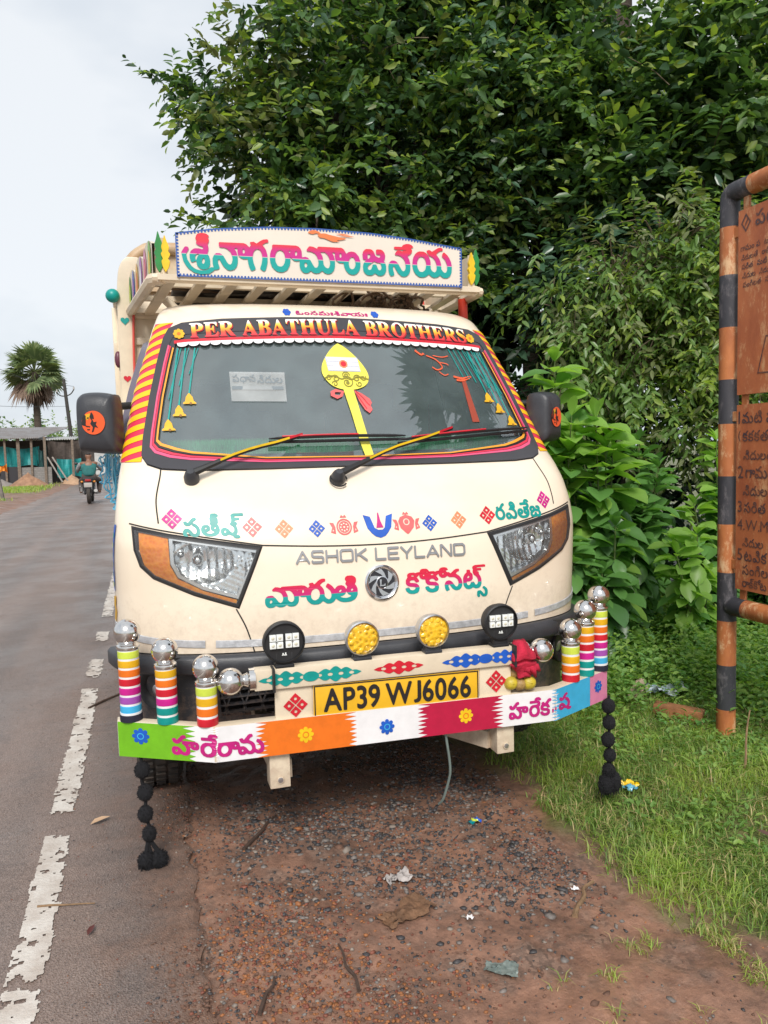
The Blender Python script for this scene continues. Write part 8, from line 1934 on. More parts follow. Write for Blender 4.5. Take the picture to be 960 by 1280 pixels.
# green and yellow leaf at each front corner
for s in (-1, 1):
    g = MB()
    for dx, m, tall in ((0, 0, .155), (.024, 1, .140)):
        half = [(.0, 0), (.012, .02), (.017, .045), (.011, .055), (.019, .075), (.012, .088), (.016, .105), (.008, .13), (0, .155)]
        lf = [(x, z*tall/.155) for x, z in half]+[(-x*.8, z*tall/.155) for x, z in reversed(half[1:-1])]
        lf = curve(lf+[lf[0]], 3)[:-1]; k = len(lf)
        vs = [(s*(.672-dx)+x, .822-.006*m, 2.022+z) for x, z in lf]+[(s*(.672-dx)+x*1.1, .836-.006*m, 2.022+z) for x, z in lf]
        g.add(vs, [tuple(range(k)), tuple(reversed(range(k, 2*k)))]+[(q, (q+1) % k, k+(q+1) % k, k+q) for q in range(k)], m)
    g.build('corner_leaf', [PDGR, PYEL], rack, angle=30)
b = MB()
b.tube([(.695, 1.02, 1.74), (.690, 1.02, 2.0)], .022, 10); b.build('red_leg', mat('leg_red', (.62, .05, .025), .4), rack)
b = MB(); b.tube([(-.60, 1.25, 1.96), (-.64, 1.25, 2.0)], .02, 8); b.tube([(.60, 1.3, 1.95), (.64, 1.3, 2.0)], .02, 8); b.build('rack_leg', CREAM2, rack)

sign = empty('sign_board'); sign.parent = truck
def stop(x): return float(np.interp(x, [-.608, -.45, -.25, -.04, .18, .35, .592], [2.168, 2.193, 2.211, 2.217, 2.212, 2.199, 2.170]))
def sbot(x): return float(np.interp(x, [-.608, .592], [2.002, 2.004]))
YS = .795
xs = np.linspace(-.608, .592, 40)
outl = [(x, sbot(x)) for x in xs]+[(x, stop(x)) for x in xs[::-1]]
v, f = fill2d([outl])
b = MB(); n = len(outl)
b.add([(x, YS, z) for x, z in outl]+[(x, YS+.016, z) for x, z in outl], [tuple(range(n)), tuple(reversed(range(n, 2*n)))]+[(i, (i+1) % n, n+(i+1) % n, n+i) for i in range(n)])
b.build('board', mat('sign_white', (.76, .69, .60), .38, var=.08, vscale=3), sign, smooth=False)
bord = []
per = outl+[outl[0]]
acc = 0
path = []
for i in range(len(per)-1):
    a, c = Vector(per[i]), Vector(per[i+1]); L = (c-a).length
    k = max(1, int(L/.004))
    for j in range(k): path.append(a+(c-a)*j/k)
cxy = Vector((-.008, 2.10))
S_ = lambda off: (lambda x, z: Vector((x, YS-off, z)))
g = MB()
g2 = ring(outl, [(p_[0], p_[1]) for p_ in inset(outl, .0045)], S_(.0015), S_(.0015), 1); g.add(*g2, 0)
for i in range(0, len(path), 3):
    p_ = path[i]; q = p_ + (cxy-p_)*0
    dirn = Vector((-1 if p_.x > .585 else (1 if p_.x < -.60 else 0), 0 if (p_.x > .585 or p_.x < -.60) else (-1 if p_.y > 2.1 else 1)))
    c = p_+dirn*.0075
    v, f = fill2d([disc(c.x, c.y, .0042, 7)]); g.add([S_(.0015)(*t) for t in v], f, 0)
g.build('blue_border', mat('border_blue', (.03, .10, .38), .4), sign, smooth=False)
SRI = ramp_mat('sign_paint', [(0, (.0, .34, .31)), (.2, (.0, .34, .31)), (.47, (.0, .34, .31)), (.475, (.80, .72, .66)), (.485, (.55, .02, .26)), (.66, (.56, .02, .20)), (.78, (.70, .03, .06)), (1, (.72, .02, .05))])
w = word('srinag', -.588, 2.012, 1.132, .158, 0, .008)
decal('painted_name', w, S_(.004), SRI, sign)
# small flying figure in orange above the letters
fig = [[(-.085, 2.196), (-.075, 2.205), (-.055, 2.208), (-.038, 2.202), (-.030, 2.193), (-.050, 2.196), (-.065, 2.192)],
       [(-.045, 2.190), (-.030, 2.196), (-.012, 2.197), (.004, 2.193), (.022, 2.190), (.045, 2.186), (.075, 2.182), (.060, 2.176), (.035, 2.172), (.048, 2.168), (.020, 2.166), (.0, 2.172), (-.018, 2.178), (-.036, 2.180)],
       [(.030, 2.198), (.06, 2.200), (.09, 2.196), (.06, 2.195)], [(.045, 2.192), (.08, 2.194), (.11, 2.190), (.08, 2.189)]]
b = MB()
for i, c in enumerate(fig):
    v, f = fill2d([curve(c+[c[0]], 4)[:-1]]); b.add([S_(.004+i*.0004)(*t) for t in v], f)
b.build('flying_figure', mat('figure_orange', (.75, .20, .06), .4), sign, smooth=False)

# ================================================================== THINGS HUNG ON THE TRUCK
WOOL = mat('black_wool', (.008, .008, .011), .95, var=.4, vscale=120, bump=.6, bscale=300)
def fuzz(b, c, r, n, sq=(1, 1, 1), L=.008):
    for _ in range(n):
        d = Vector((random.gauss(0, 1), random.gauss(0, 1), random.gauss(0, 1))).normalized()
        p = Vector(c)+Vector((d.x*r*sq[0], d.y*r*sq[1], d.z*r*sq[2]))
        t = Vector((random.gauss(0, 1), random.gauss(0, 1), random.gauss(0, 1)))*L*.35
        q = p+d*L+t
        s = d.orthogonal()*.0012
        b.add([p-s, p+s, q], [(0, 1, 2)])
def tassel(label, x, top, zs_, rs, double, lean):
    e = empty('tassel', (TX+x, TY+.13, 0))
    tag(e, label, 'tassel', 'black wool tassels hung from the front guard')
    sway = lambda z: lean*((top-z)/.33)+.0035*math.sin(z*60)
    zend = zs_[-1]-rs[-1]
    b = MB(); b.tube([(sway(z), 0, z) for z in np.linspace(top, zend-.04, 16)], .0055, 6); b.build('cord', WOOL, e)
    for z, r in zip(zs_, rs):
        b = MB(); b.ball((sway(z), 0, z), r*.94, 0, 16, (1, .95, 1.18)); fuzz(b, (sway(z), 0, z), r*.90, 420, (1, .95, 1.18), .0038)
        b.build('pompom', WOOL, e)
    b = MB()
    heads = [(-.019, zend-.062, .028), (.019, zend-.066, .030)] if double else [(0, zend-.035, .026), (-.015, zend-.085, .034), (.013, zend-.080, .034)]
    for dx, zc, r in heads:
        cx = sway(zc)+dx
        b.ball((cx, 0, zc), r*.9, 0, 16, (1, .95, 1.05 if double else 1.35)); fuzz(b, (cx, 0, zc), r*.9, 500, (1, .95, 1.05 if double else 1.35), .005)
        b.tube([(sway(zend), 0, zend+.01), (cx, 0, zc+r*.7)], [.006, .008], 7)
        for k in range(40):
            a = random.uniform(0, 6.28); q = r*random.uniform(.1, .95)
            x1, y1 = cx+q*math.cos(a), q*math.sin(a)
            b.tube([(x1*.9+cx*.1, y1*.9, zc), (x1, y1, zc-r*.8), (x1+random.gauss(0, .003), y1, zc-r*1.0-random.uniform(.003, .016))], [.0022, .0018, .0008], 3, 0, False)
    b.build('tuft', WOOL, e)
tassel('long black wool tassel of four pompoms ending in two round tufts, hanging over the asphalt', -.822, .372, [.322, .248, .178, .112], [.025, .025, .025, .023], True, .018)
tassel('black wool tassel of four pompoms ending in one flared tuft, hanging over the grass', .875, .355, [.315, .250, .184, .122], [.027, .026, .027, .025], False, .004)

lem = mat('lemon_skin', (.60, .46, .03), .45, var=.45, vscale=22, col2=(.32, .25, .04), bump=.25, bscale=120)
lem2 = mat('browned_lemon_skin', (.38, .24, .08), .55, var=.5, vscale=24, col2=(.22, .13, .05), bump=.3, bscale=120)
LM = [((.408, -.008, .492), .025, lem, 'yellow lemon at the outer left of the bunch on the guard'), ((.440, -.012, .486), .023, lem2, 'small brownish lemon in the middle front of the bunch on the guard'),
      ((.474, -.012, .488), .027, lem, 'bright yellow lemon at the right of the bunch below the red cloth'), ((.428, .012, .524), .026, lem2, 'olive brown lemon on top of the bunch, against the red cloth')]
for (x, y, z), r, m, lab in LM:
    b = MB(); b.ball((0, 0, 0), r, 0, 20, (1, 1, .95)); b.ball((0, -.9*r, .2*r), r*.18, 0, 8)
    o = b.build('lemon', m); o.location = (TX+x, TY+y+.02, z)
    tag(o, lab, 'lemon', 'lemons tied to the front guard')
# red cloth knotted round the rail end
b = MB()
n1, n2 = 44, 40
vs = []
for i in range(n1):
    t = i/(n1-1)
    for k in range(n2):
        a = 2*math.pi*k/n2
        r = .020+.024*math.sin(math.pi*min(1, t*1.15))**1.2*(1+.22*math.sin(3*a+5*t)+.07*math.sin(6*a-7*t))
        if .50 < t < .60: r *= .62
        cx = .440+.012*t; cz = .640-.125*t
        vs.append((cx+r*math.cos(a)*(1.05 if t < .55 else 1.25), .004+r*.8*math.sin(a)-.006*t, cz+.004*math.sin(3*a)))
b.add(vs, [(i*n2+k, i*n2+(k+1) % n2, (i+1)*n2+(k+1) % n2, (i+1)*n2+k) for i in range(n1-1) for k in range(n2)]+[tuple(reversed(range(n2))), tuple(range((n1-1)*n2, n1*n2))])
for k in range(5):
    a = k*1.2
    b.tube([(.455, 0, .56), (.475+.02*math.cos(a), -.012+.01*math.sin(a), .545), (.492+.018*math.cos(a), -.01, .530+.02*math.sin(a))], [.006, .014, .004], 7)
o = b.build('red_cloth', mat('red_cotton', (.52, .012, .045), .85, var=.3, vscale=40, bump=.4, bscale=140), angle=180); o.location = (TX, TY+.0, 0)
tag(o, 'crimson cloth knotted round the end of the cream guard rail above the lemons', 'cloth')

# blue plastic ropes hanging at the left mirror
ROPB = mat('blue_nylon', (.10, .48, .72), .35); ROPL = mat('pale_blue_nylon', (.36, .66, .80), .35)
b = MB()
rr_ = random.Random(5)
for k in range(15):
    x0 = -.885+rr_.uniform(-.04, .03); x1 = -.835+rr_.uniform(-.03, .02)
    zt = 1.315+rr_.uniform(-.02, .02)
    low_ = rr_.uniform(.06, .19)
    pts = []
    for j in range(11):
        t = j/10
        pts.append((x0+(x1-x0)*t+rr_.uniform(-.006, .006)-.04*math.sin(math.pi*t)*rr_.random(), .70+.10*t+rr_.uniform(-.01, .01), zt-low_*math.sin(math.pi*t)**.8*(1 if t < .75 else .9)+rr_.uniform(-.006, .006)))
    b.tube(curve(pts, 3), .0027, 5, k % 3 == 0)
for k in range(6):
    x0 = -.905+rr_.uniform(-.02, .06)
    pts = [(x0+rr_.uniform(-.012, .012)*j, .72, 1.31-.012*j*k/3+rr_.uniform(-.012, .012)) for j in range(5)]
    b.tube(curve(pts, 3), .0022, 5, k % 2)
o = b.build('rope_bundle', [ROPB, ROPL]); o.location = (TX, TY, 0)
tag(o, 'tangle of light blue nylon rope hanging below the left wing mirror', 'rope')
# brown coir ropes stuffed in the rack
b = MB()
COIR = mat('coir_rope', (.16, .10, .06), .9, var=.5, vscale=60)
for k in range(16):
    cx = rr_.uniform(.24, .52); cy = rr_.uniform(.98, 1.3); r = rr_.uniform(.03, .07)
    a0 = rr_.uniform(0, 6)
    b.tube([(cx+r*math.cos(a0+a)*(1+.2*math.sin(3*a)), cy+rr_.uniform(-.03, .03), 1.955+r*.75*math.sin(a0+a)+.0*a) for a in np.linspace(0, rr_.uniform(3.5, 6.2), 16)], .006, 5)
for k in range(9):
    x0 = rr_.uniform(.1, .5)
    b.tube(curve([(x0, 1.0, 2.03), (x0+rr_.uniform(-.1, .1), 1.02, 1.96), (x0+rr_.uniform(-.1, .15), 1.08, 1.92), (x0+rr_.uniform(-.05, .2), 1.2, 1.95)], 4), .006, 5)
o = b.build('rope_coil', COIR); o.location = (TX, TY, 0)
tag(o, 'brown coir rope looped under the right end of the roof rack', 'rope')
b = MB()
for k in range(40):
    x0 = rr_.uniform(-.55, .55); y0 = rr_.uniform(1.1, 1.7)
    b.tube(curve([(x0, y0, 2.06), (x0+rr_.uniform(-.25, .25), y0+rr_.uniform(-.1, .1), 2.06+rr_.uniform(.0, .05)), (x0+rr_.uniform(-.4, .4), y0+rr_.uniform(-.2, .2), 2.06)], 4), rr_.uniform(.006, .014), 5, k % 2)
b.box((0, 1.45, 2.075), (1.2, .5, .03), 2)
o = b.build('rope_pile', [COIR, mat('grey_rope', (.12, .11, .10), .9), mat('dark_tarpaulin', (.05, .045, .045), .8)]); o.location = (TX, TY, 0)
tag(o, 'dark heap of ropes and tarpaulin lying on the slats of the roof rack', 'rope heap')
b = MB()
b.tube(curve([(.165, .02, .352), (.175, .03, .30), (.19, .05, .24), (.20, .07, .18), (.20, .10, .12), (.195, .13, .06), (.19, .16, .03)], 4), .0045, 6)
o = b.build('wire', mat('grey_green_wire', (.20, .26, .24), .6)); o.location = (TX, TY, 0)
tag(o, 'thin grey green wire dangling below the middle of the front guard', 'wire')
# ================================================================== RUSTY NOTICE BOARD
def rust_mat(name, a, c, d):
    m = bpy.data.materials.new(name); m.use_nodes = True
    global n, l, t_
    n, l = m.node_tree.nodes, m.node_tree.links
    t_ = n.new('ShaderNodeTexCoord')
    B = n['Principled BSDF']
    mp_ = n.new('ShaderNodeMapping'); mp_.inputs['Scale'].default_value = (1, 1, .45); l.new(t_.outputs['Object'], mp_.inputs['Vector'])
    z1 = n.new('ShaderNodeTexNoise'); z1.inputs['Scale'].default_value = 5; z1.inputs['Detail'].default_value = 8; z1.inputs['Roughness'].default_value = .65; l.new(mp_.outputs['Vector'], z1.inputs['Vector'])
    q1 = ramp_node(z1.outputs['Fac'], .34, a, .66, c)
    z2 = n.new('ShaderNodeTexNoise'); z2.inputs['Scale'].default_value = 16; z2.inputs['Detail'].default_value = 9; z2.inputs['Roughness'].default_value = .75; l.new(mp_.outputs['Vector'], z2.inputs['Vector'])
    q2 = ramp_node(z2.outputs['Fac'], .52, (0, 0, 0), .64, (1, 1, 1))
    pale = n.new('ShaderNodeRGB'); pale.outputs[0].default_value = (*d, 1)
    l.new(mix_node(q2.outputs['Color'], q1.outputs['Color'], pale.outputs[0]), B.inputs['Base Color'])
    B.inputs['Roughness'].default_value = .62
    bp_ = n.new('ShaderNodeBump'); bp_.inputs['Strength'].default_value = .35; bp_.inputs['Distance'].default_value = .006
    l.new(z2.outputs['Fac'], bp_.inputs['Height']); l.new(bp_.outputs['Normal'], B.inputs['Normal'])
    return m
RUSTP = rust_mat('rusted_orange_paint', (.27, .072, .024), (.52, .185, .055), (.62, .40, .22))
RUSTPANEL = rust_mat('rusted_panel', (.33, .085, .034), (.52, .165, .060), (.60, .31, .15))
RUSTB = rust_mat('worn_black_paint', (.022, .022, .028), (.05, .05, .06), (.13, .12, .13))
PXB, PYB = 2.60, 2.944
board = empty('notice_board', (PXB, PYB, -.09))
tag(board, 'rusty orange and black painted steel notice board with two lettered panels', 'notice board')
ZB = .09
bands_ = [(-.10, .04, 0), (.04, .254, 1), (.254, .466, 0), (.466, .696, 1), (.696, .923, 0), (.923, 1.147, 1), (1.147, 1.388, 0), (1.388, 1.59, 1), (1.59, 1.826, 0), (1.826, 2.06, 1), (2.06, 2.273, 0), (2.273, 2.398, 1)]
for y in (0, -1.50):
    b = MB()
    prof, mi = [], []
    for z0, z1, m in bands_:
        k = max(2, int((z1-z0)/.05))
        for j in range(k+1): prof.append((.0435, z0+(z1-z0)*j/k+ZB)); mi.append(m)
    b.lathe(prof, 22, mi[1:], Matrix.Translation((0, y, 0)))
    # welded elbow into the top bar
    sgn = -1 if y == 0 else 1
    arc_p = [(0, y+sgn*(.032-.032*math.cos(a)), ZB+2.393+.032*math.sin(a)) for a in np.linspace(0, math.pi/2, 7)]
    b.tube(arc_p+[(0, y+sgn*.14, ZB+2.425)], .0435, 22, 1)
    b.build('post', [RUSTP, RUSTB], board, angle=35)
b = MB(); b.tube([(0, -.14, ZB+2.425), (0, -1.36, ZB+2.425)], .0435, 22, 0); b.build('top_rail', RUSTP, board, angle=35)
b = MB(); b.tube([(0, -.03, ZB+.54), (0, -.125, ZB+.54)], .044, 22, 1); b.tube([(0, -.125, ZB+.54), (0, -1.38, ZB+.54)], .0425, 22, 0); b.tube([(0, -1.38, ZB+.54), (0, -1.47, ZB+.54)], .044, 22, 1); b.build('lower_rail', [RUSTP, RUSTB], board, angle=35)
for y in (-.105, -1.38):
    for z, h_ in ((2.365, .11), (1.50, .09), (.60, .10)):
        b = MB(); b.box((0, y, ZB+z), (.012, .035, h_)); b.build('strap', RUSTP, board, smooth=False, bevel=.003)
for y in (-.055, -1.44):
    for z in (2.24, 1.42, .74):
        b = MB(); b.box((-.006, y, ZB+z), (.014, .05, .045)); b.build('weld_tab', RUSTP, board, smooth=False, bevel=.003)
for z0, z1 in ((1.515, 2.325), (.63, 1.47)):
    b = MB(); b.box((-.012, -.75, ZB+(z0+z1)/2), (.006, 1.36, z1-z0)); b.box((-.004, -.75, ZB+z1-.012), (.02, 1.36, .024)); b.box((-.004, -.75, ZB+z0+.012), (.02, 1.36, .024))
    for y in (-.074, -1.426): b.box((-.004, y, ZB+(z0+z1)/2), (.02, .012, z1-z0-.05))
    p_ = b.build('panel', RUSTPANEL, board, smooth=False)
    LET = mat('faded_blue_black_letters', (.045, .035, .05), .6, var=.6, vscale=30, col2=(.19, .07, .04))
    g = MB()
    mpB = lambda u, z: Vector((-.0165, -u, ZB+z))
    def put(cs):
        v, f = fill2d(cs); g = MB(); g.add([mpB(*q) for q in v], f); g.build('lettering', LET, p_, smooth=False)
    def txt(nm, u, z, h, asp=None):
        cs_ = [list(map(int, s_.split())) for s_ in WORDS[nm]]
        W_ = max(max(c[0::2]) for c in cs_); H_ = max(max(c[1::2]) for c in cs_)
        h *= .9; w_ = h*W_/max(H_, 1)*.95
        put(word(nm, u, z, w_, h)); return u+w_
    if z0 > 1:
        q = .036
        put([[(.115-q*.8, 2.265), (.115, 2.265+q*1.15), (.115+q*.8, 2.265), (.115, 2.265-q*1.15)], [(.115-q*.55, 2.265), (.115, 2.265+q*.8), (.115+q*.55, 2.265), (.115, 2.265-q*.8)]])
        put([[(.108, 2.245), (.124, 2.270), (.128, 2.285), (.112, 2.265)]])
        u = txt('b0', .17, 2.225, .085); u = txt('b4', u+.05, 2.225, .075); txt('b8', u+.05, 2.225, .075)
        for k, (a, c) in enumerate((('b4', 'b7'), ('b3', 'b9'), ('b6', 'b1'), ('b5', 'b3'), ('b8', 'b6'))):
            z = 2.145-.040*k
            u = .085+.004*k
            for nm in (a, c, 'b2', a): u = txt(nm, u, z, .030)+.022
        put([[(.19, 1.60), (.235, 1.60+.16), (.62, 1.70), (.58, 1.58)], [(.197, 1.606), (.239, 1.753), (.612, 1.695), (.574, 1.587)]])
    else:
        rows = [('n1', 'b1', 1.385, .062), ('np', 'b2', 1.305, .055), (None, 'b3', 1.222, .055), ('n2', 'b4', 1.140, .062), (None, 'b5', 1.062, .055), ('n3', 'b6', .985, .058), (None, 'wmm', .905, .055), (None, 'b5', .830, .048), ('n5', 'b7', .765, .062), (None, 'b8', .702, .056), (None, 'b9', .645, .052)]
        for dg, nm, z, h in rows:
            u = .082
            if dg: u = txt(dg, u, z, h)+.012
            elif nm != 'wmm': u += .032
            u = txt(nm, u, z, h)+.04
            txt('b2' if nm != 'b2' else 'b6', u, z, h*.95)

# ================================================================== MOTORCYCLE AND RIDER
bx_, by_ = -1.56, 25.0
bike = empty('motorcycle', (bx_, by_, 0)); bike.scale = (1.08, 1, .94); tag(bike, 'dark motorcycle riding away along the road, seen from behind', 'motorcycle')
MB_BLK = mat('motorcycle_black', (.02, .02, .022), .35); MB_MET = mat('engine_metal', (.35, .34, .33), .4, .7)
for y in (-.62, .66):
    wh = empty('wheel'); wh.parent = bike
    M = Matrix.Translation((0, y, .30)) @ Matrix.Rotation(R(90), 4, 'Y')
    b = MB(); b.lathe([(.235, -.035), (.27, -.05), (.295, -.035), (.302, 0), (.295, .035), (.27, .05), (.235, .035)], 32, 0, M, cap=False); b.build('tyre', TYRE, wh)
    b = MB()
    for k in range(6): a = k*math.pi/3; b.tube([(0, y, .30), (0, y+.24*math.cos(a), .30+.24*math.sin(a))], .016, 5)
    b.lathe([(.24, -.03), (.225, 0), (.24, .03)], 28, 0, M, cap=False); b.lathe([(.06, -.06), (.06, .06)], 14, 0, M); b.build('rim', MB_MET, wh)
b = MB()
b.tube([(0, -.15, .35), (0, .2, .40), (0, .42, .85)], .03, 8); b.tube([(-.10, -.62, .30), (-.10, -.1, .38)], .022, 6); b.tube([(.10, -.62, .30), (.10, -.1, .38)], .022, 6)
b.tube([(-.09, .66, .30), (-.09, .46, .95)], .02, 6); b.tube([(.09, .66, .30), (.09, .46, .95)], .02, 6); b.tube([(-.11, -.55, .33), (-.12, -.42, .70)], .03, 8); b.tube([(.11, -.55, .33), (.12, -.42, .70)], .03, 8)
b.build('frame', MB_BLK, bike)
b = MB(); b.ball((0, .12, .42), .16, 0, 14, (.9, 1.2, 1)); b.lathe([(.08, 0), (.09, .16), (.07, .18)], 12, 0, Matrix.Translation((0, .15, .5))); b.build('engine', MB_MET, bike)
b = MB(); b.ball((0, .22, .80), .17, 0, 18, (.85, 1.5, .8)); b.build('fuel_tank', MB_BLK, bike)
b = MB(); b.box((0, -.30, .78), (.26, .74, .09)); b.build('seat', BLACK, bike, bevel=.03)
b = MB(); b.ball((0, -.62, .72), .12, 0, 14, (1, 1.2, .7)); b.box((0, -.84, .56), (.16, .02, .26)); b.build('rear_mudguard', MB_BLK, bike, bevel=.004)
b = MB(); b.box((0, -.80, .745), (.15, .05, .07)); b.build('tail_lamp', mat('tail_red', (.35, .02, .02), .25), bike, bevel=.012)
b = MB(); b.box((0, -.865, .60), (.20, .008, .14)); b.build('number_plate', mat('plate_white', (.40, .37, .34), .5), bike, bevel=.003)
b = MB(); b.tube([(.17, .1, .30), (.18, -.3, .33), (.19, -.85, .42)], [.03, .045, .05], 10); b.build('exhaust', MB_MET, bike)
b = MB(); b.tube([(-.36, .34, 1.04), (-.2, .46, 1.05), (0, .48, 1.0), (.2, .46, 1.05), (.36, .34, 1.04)], .016, 8); b.build('handlebar', MB_BLK, bike)
for s in (-1, 1):
    b = MB(); b.tube([(s*.26, .42, 1.05), (s*.34, .44, 1.24)], .008, 5); b.ball((s*.36, .43, 1.27), .055, 0, 12, (1, .3, .7)); b.build('mirror', MB_BLK, bike)
    b = MB(); b.ball((s*.16, -.74, .70), .035, 0, 10); b.build('indicator', mat('indicator_amber', (.6, .22, .02), .3), bike)
b = MB(); b.box((-.20, -.35, .46), (.05, .34, .16)); b.tube([(-.2, -.1, .52), (-.22, -.6, .56)], .02, 6); b.tube([(-.28, .0, .30), (.28, .0, .30)], .018, 6); b.build('side_guard', MB_MET, bike)

def skin(name, joints, bones, m, parent, loc, sub=2):
    """One continuous body grown round a skeleton of joints with radii."""
    me = bpy.data.meshes.new(name)
    names = list(joints)
    me.from_pydata([joints[k][:3] for k in names], [(names.index(a), names.index(c)) for a, c in bones], [])
    o = bpy.data.objects.new(name, me); COL.objects.link(o)
    md = o.modifiers.new('skin', 'SKIN'); md.use_smooth_shade = True
    for i, k in enumerate(names):
        r = joints[k][3]; r = r if isinstance(r, tuple) else (r, r)
        me.skin_vertices[0].data[i].radius = r
    me.skin_vertices[0].data[0].use_root = True
    sb_ = o.modifiers.new('subdiv', 'SUBSURF'); sb_.levels = sub; sb_.render_levels = sub
    dg = bpy.context.evaluated_depsgraph_get(); dg.update()
    m2 = bpy.data.meshes.new_from_object(o.evaluated_get(dg))
    bpy.data.objects.remove(o)
    m2.materials.clear(); m2.materials.append(m)
    m2.polygons.foreach_set('use_smooth', [True]*len(m2.polygons))
    q = bpy.data.objects.new(name, m2); link(q, parent)
    return q
J = {'pelvis': (0, -.16, .86, (.17, .13)), 'waist': (0, -.13, 1.03, (.155, .11)), 'chest': (0, -.07, 1.24, (.18, .12)), 'neck0': (0, -.04, 1.40, .07), 'neck': (0, -.03, 1.47, .052), 'head': (0, -.01, 1.56, (.080, .095)), 'crown': (0, -.02, 1.66, (.070, .080)), 'nose': (0, .085, 1.555, .016)}
BN = [('pelvis', 'waist'), ('waist', 'chest'), ('chest', 'neck0'), ('neck0', 'neck'), ('neck', 'head'), ('head', 'crown'), ('head', 'nose')]
for s, t in ((-1, 'l'), (1, 'r')):
    J.update({'sh'+t: (s*.19, -.05, 1.345, .068), 'el'+t: (s*.31, .10, 1.12, .046), 'wr'+t: (s*.33, .30, 1.045, .030), 'hd'+t: (s*.335, .365, 1.045, .036),
              'hip'+t: (s*.11, -.12, .82, .095), 'kn'+t: (s*.24, .27, .74, .066), 'an'+t: (s*.24, .02, .37, .042), 'ft'+t: (s*.25, .16, .32, .038),
              'ear'+t: (s*.088, -.02, 1.56, .014)})
    BN += [('chest', 'sh'+t), ('sh'+t, 'el'+t), ('el'+t, 'wr'+t), ('wr'+t, 'hd'+t), ('pelvis', 'hip'+t), ('hip'+t, 'kn'+t), ('kn'+t, 'an'+t), ('an'+t, 'ft'+t), ('head', 'ear'+t)]
    for k in range(4):
        J['f%d%s' % (k, t)] = (s*(.312+.014*k), .415-.004*abs(k-1), 1.038, .009); J['g%d%s' % (k, t)] = (s*(.312+.014*k), .405, 1.010, .008)
        BN += [('hd'+t, 'f%d%s' % (k, t)), ('f%d%s' % (k, t), 'g%d%s' % (k, t))]
    J['th'+t] = (s*.295, .355, 1.020, .010); BN.append(('hd'+t, 'th'+t))
rider = empty('person', (bx_, by_, 0)); rider.scale = (1.08, 1, .90); tag(rider, 'person with short dark hair in a teal vest over grey sleeves, riding the motorcycle away', 'person')
SKIN = mat('skin_brown', (.20, .095, .055), .5)
skin('body', J, BN, SKIN, rider, None)
def part(keys, grow, extra=None):
    j = {k: (*J[k][:3], tuple(x+grow for x in (J[k][3] if isinstance(J[k][3], tuple) else (J[k][3], J[k][3])))) for k in keys}
    return j
kv = ['pelvis', 'waist', 'chest', 'neck0', 'shl', 'shr']
skin('vest', part(kv, .030), [('pelvis', 'waist'), ('waist', 'chest'), ('chest', 'neck0'), ('chest', 'shl'), ('chest', 'shr')], mat('teal_cloth', (.025, .155, .150), .85, var=.3, vscale=12), rider, None)
for t in 'lr':
    skin('sleeve', part(['sh'+t, 'el'+t, 'wr'+t], .016), [('sh'+t, 'el'+t), ('el'+t, 'wr'+t)], mat('grey_cloth', (.30, .31, .32), .85, var=.3, vscale=14), rider, None)
skin('trousers', part(['pelvis', 'waist', 'hipl', 'knl', 'anl', 'hipr', 'knr', 'anr'], .018), [('pelvis', 'waist'), ('pelvis', 'hipl'), ('hipl', 'knl'), ('knl', 'anl'), ('pelvis', 'hipr'), ('hipr', 'knr'), ('knr', 'anr')], mat('dark_trousers', (.07, .055, .05), .9), rider, None)
skin('hair', {'a': (0, -.035, 1.60, (.094, .090)), 'b': (0, -.025, 1.675, (.076, .082))}, [('a', 'b')], mat('black_hair', (.012, .010, .010), .6), rider, None)

# ================================================================== LITTER ON THE VERGE
def at(x, y, dz=0): return (x, y, float(gheight(x, y))+dz)
def lit(o, loc, label, cat, group=None, rz=0):
    o.location = loc; o.rotation_euler = (0, 0, rz); return tag(o, label, cat, group)
b = MB(); b.box((0, 0, .03), (.24, .085, .055), 0, Matrix.Rotation(R(3), 3, 'Y')); b.box((.03, -.05, .012), (.15, .03, .02))
lit(b.build('wood_block', mat('orange_brown_wood', (.34, .14, .055), .85, var=.5, vscale=10, bump=.5, bscale=40), bevel=.008), at(2.55, 3.22), 'orange brown broken block lying in the weeds left of the notice board post', 'block', None, R(-48))
def crumple(name, w, d, h, m, seed, mats=None):
    r_ = random.Random(seed); nx_, nz_ = 14, 10; b = MB(); vs = []
    for i in range(nx_+1):
        for k in range(nz_+1):
            u, v = i/nx_-.5, k/nz_-.5
            vs.append((w*u*(1+r_.uniform(-.06, .06)), d*v*(1+.3*math.sin(u*6))+r_.uniform(-.1, .1)*d, h*(.5+.5*math.sin(u*9+seed)*math.cos(v*7))*r_.uniform(.4, 1)+.004))
    fs = [(i*(nz_+1)+k, (i+1)*(nz_+1)+k, (i+1)*(nz_+1)+k+1, i*(nz_+1)+k+1) for i in range(nx_) for k in range(nz_)]
    b.add(vs, fs)
    ms = mats or [m]
    if mats:
        b.m = [int((i//nz_)/nx_*len(mats)) for i in range(len(fs))]
    return b.build(name, ms, angle=25)
lit(crumple('plastic_bag', .22, .12, .06, mat('grey_white_plastic', (.55, .57, .60), .35, var=.4, vscale=18, col2=(.20, .30, .42)), 1), at(2.66, 3.47, .03), 'crumpled pale plastic bag in the weeds beside the orange brown block', 'plastic bag', None, R(-20))
b = MB(); b.box((0, 0, .05), (.05, .015, .17), 0, Matrix.Rotation(R(40), 3, 'Y')); b.box((.03, 0, .03), (.03, .012, .12), 0, Matrix.Rotation(R(60), 3, 'Y'))
lit(b.build('cardboard_scrap', mat('pale_card', (.44, .33, .25), .85, var=.3, vscale=20), bevel=.003), at(2.50, 3.52), 'torn pale card scrap standing in the weeds left of the plastic bag', 'card')
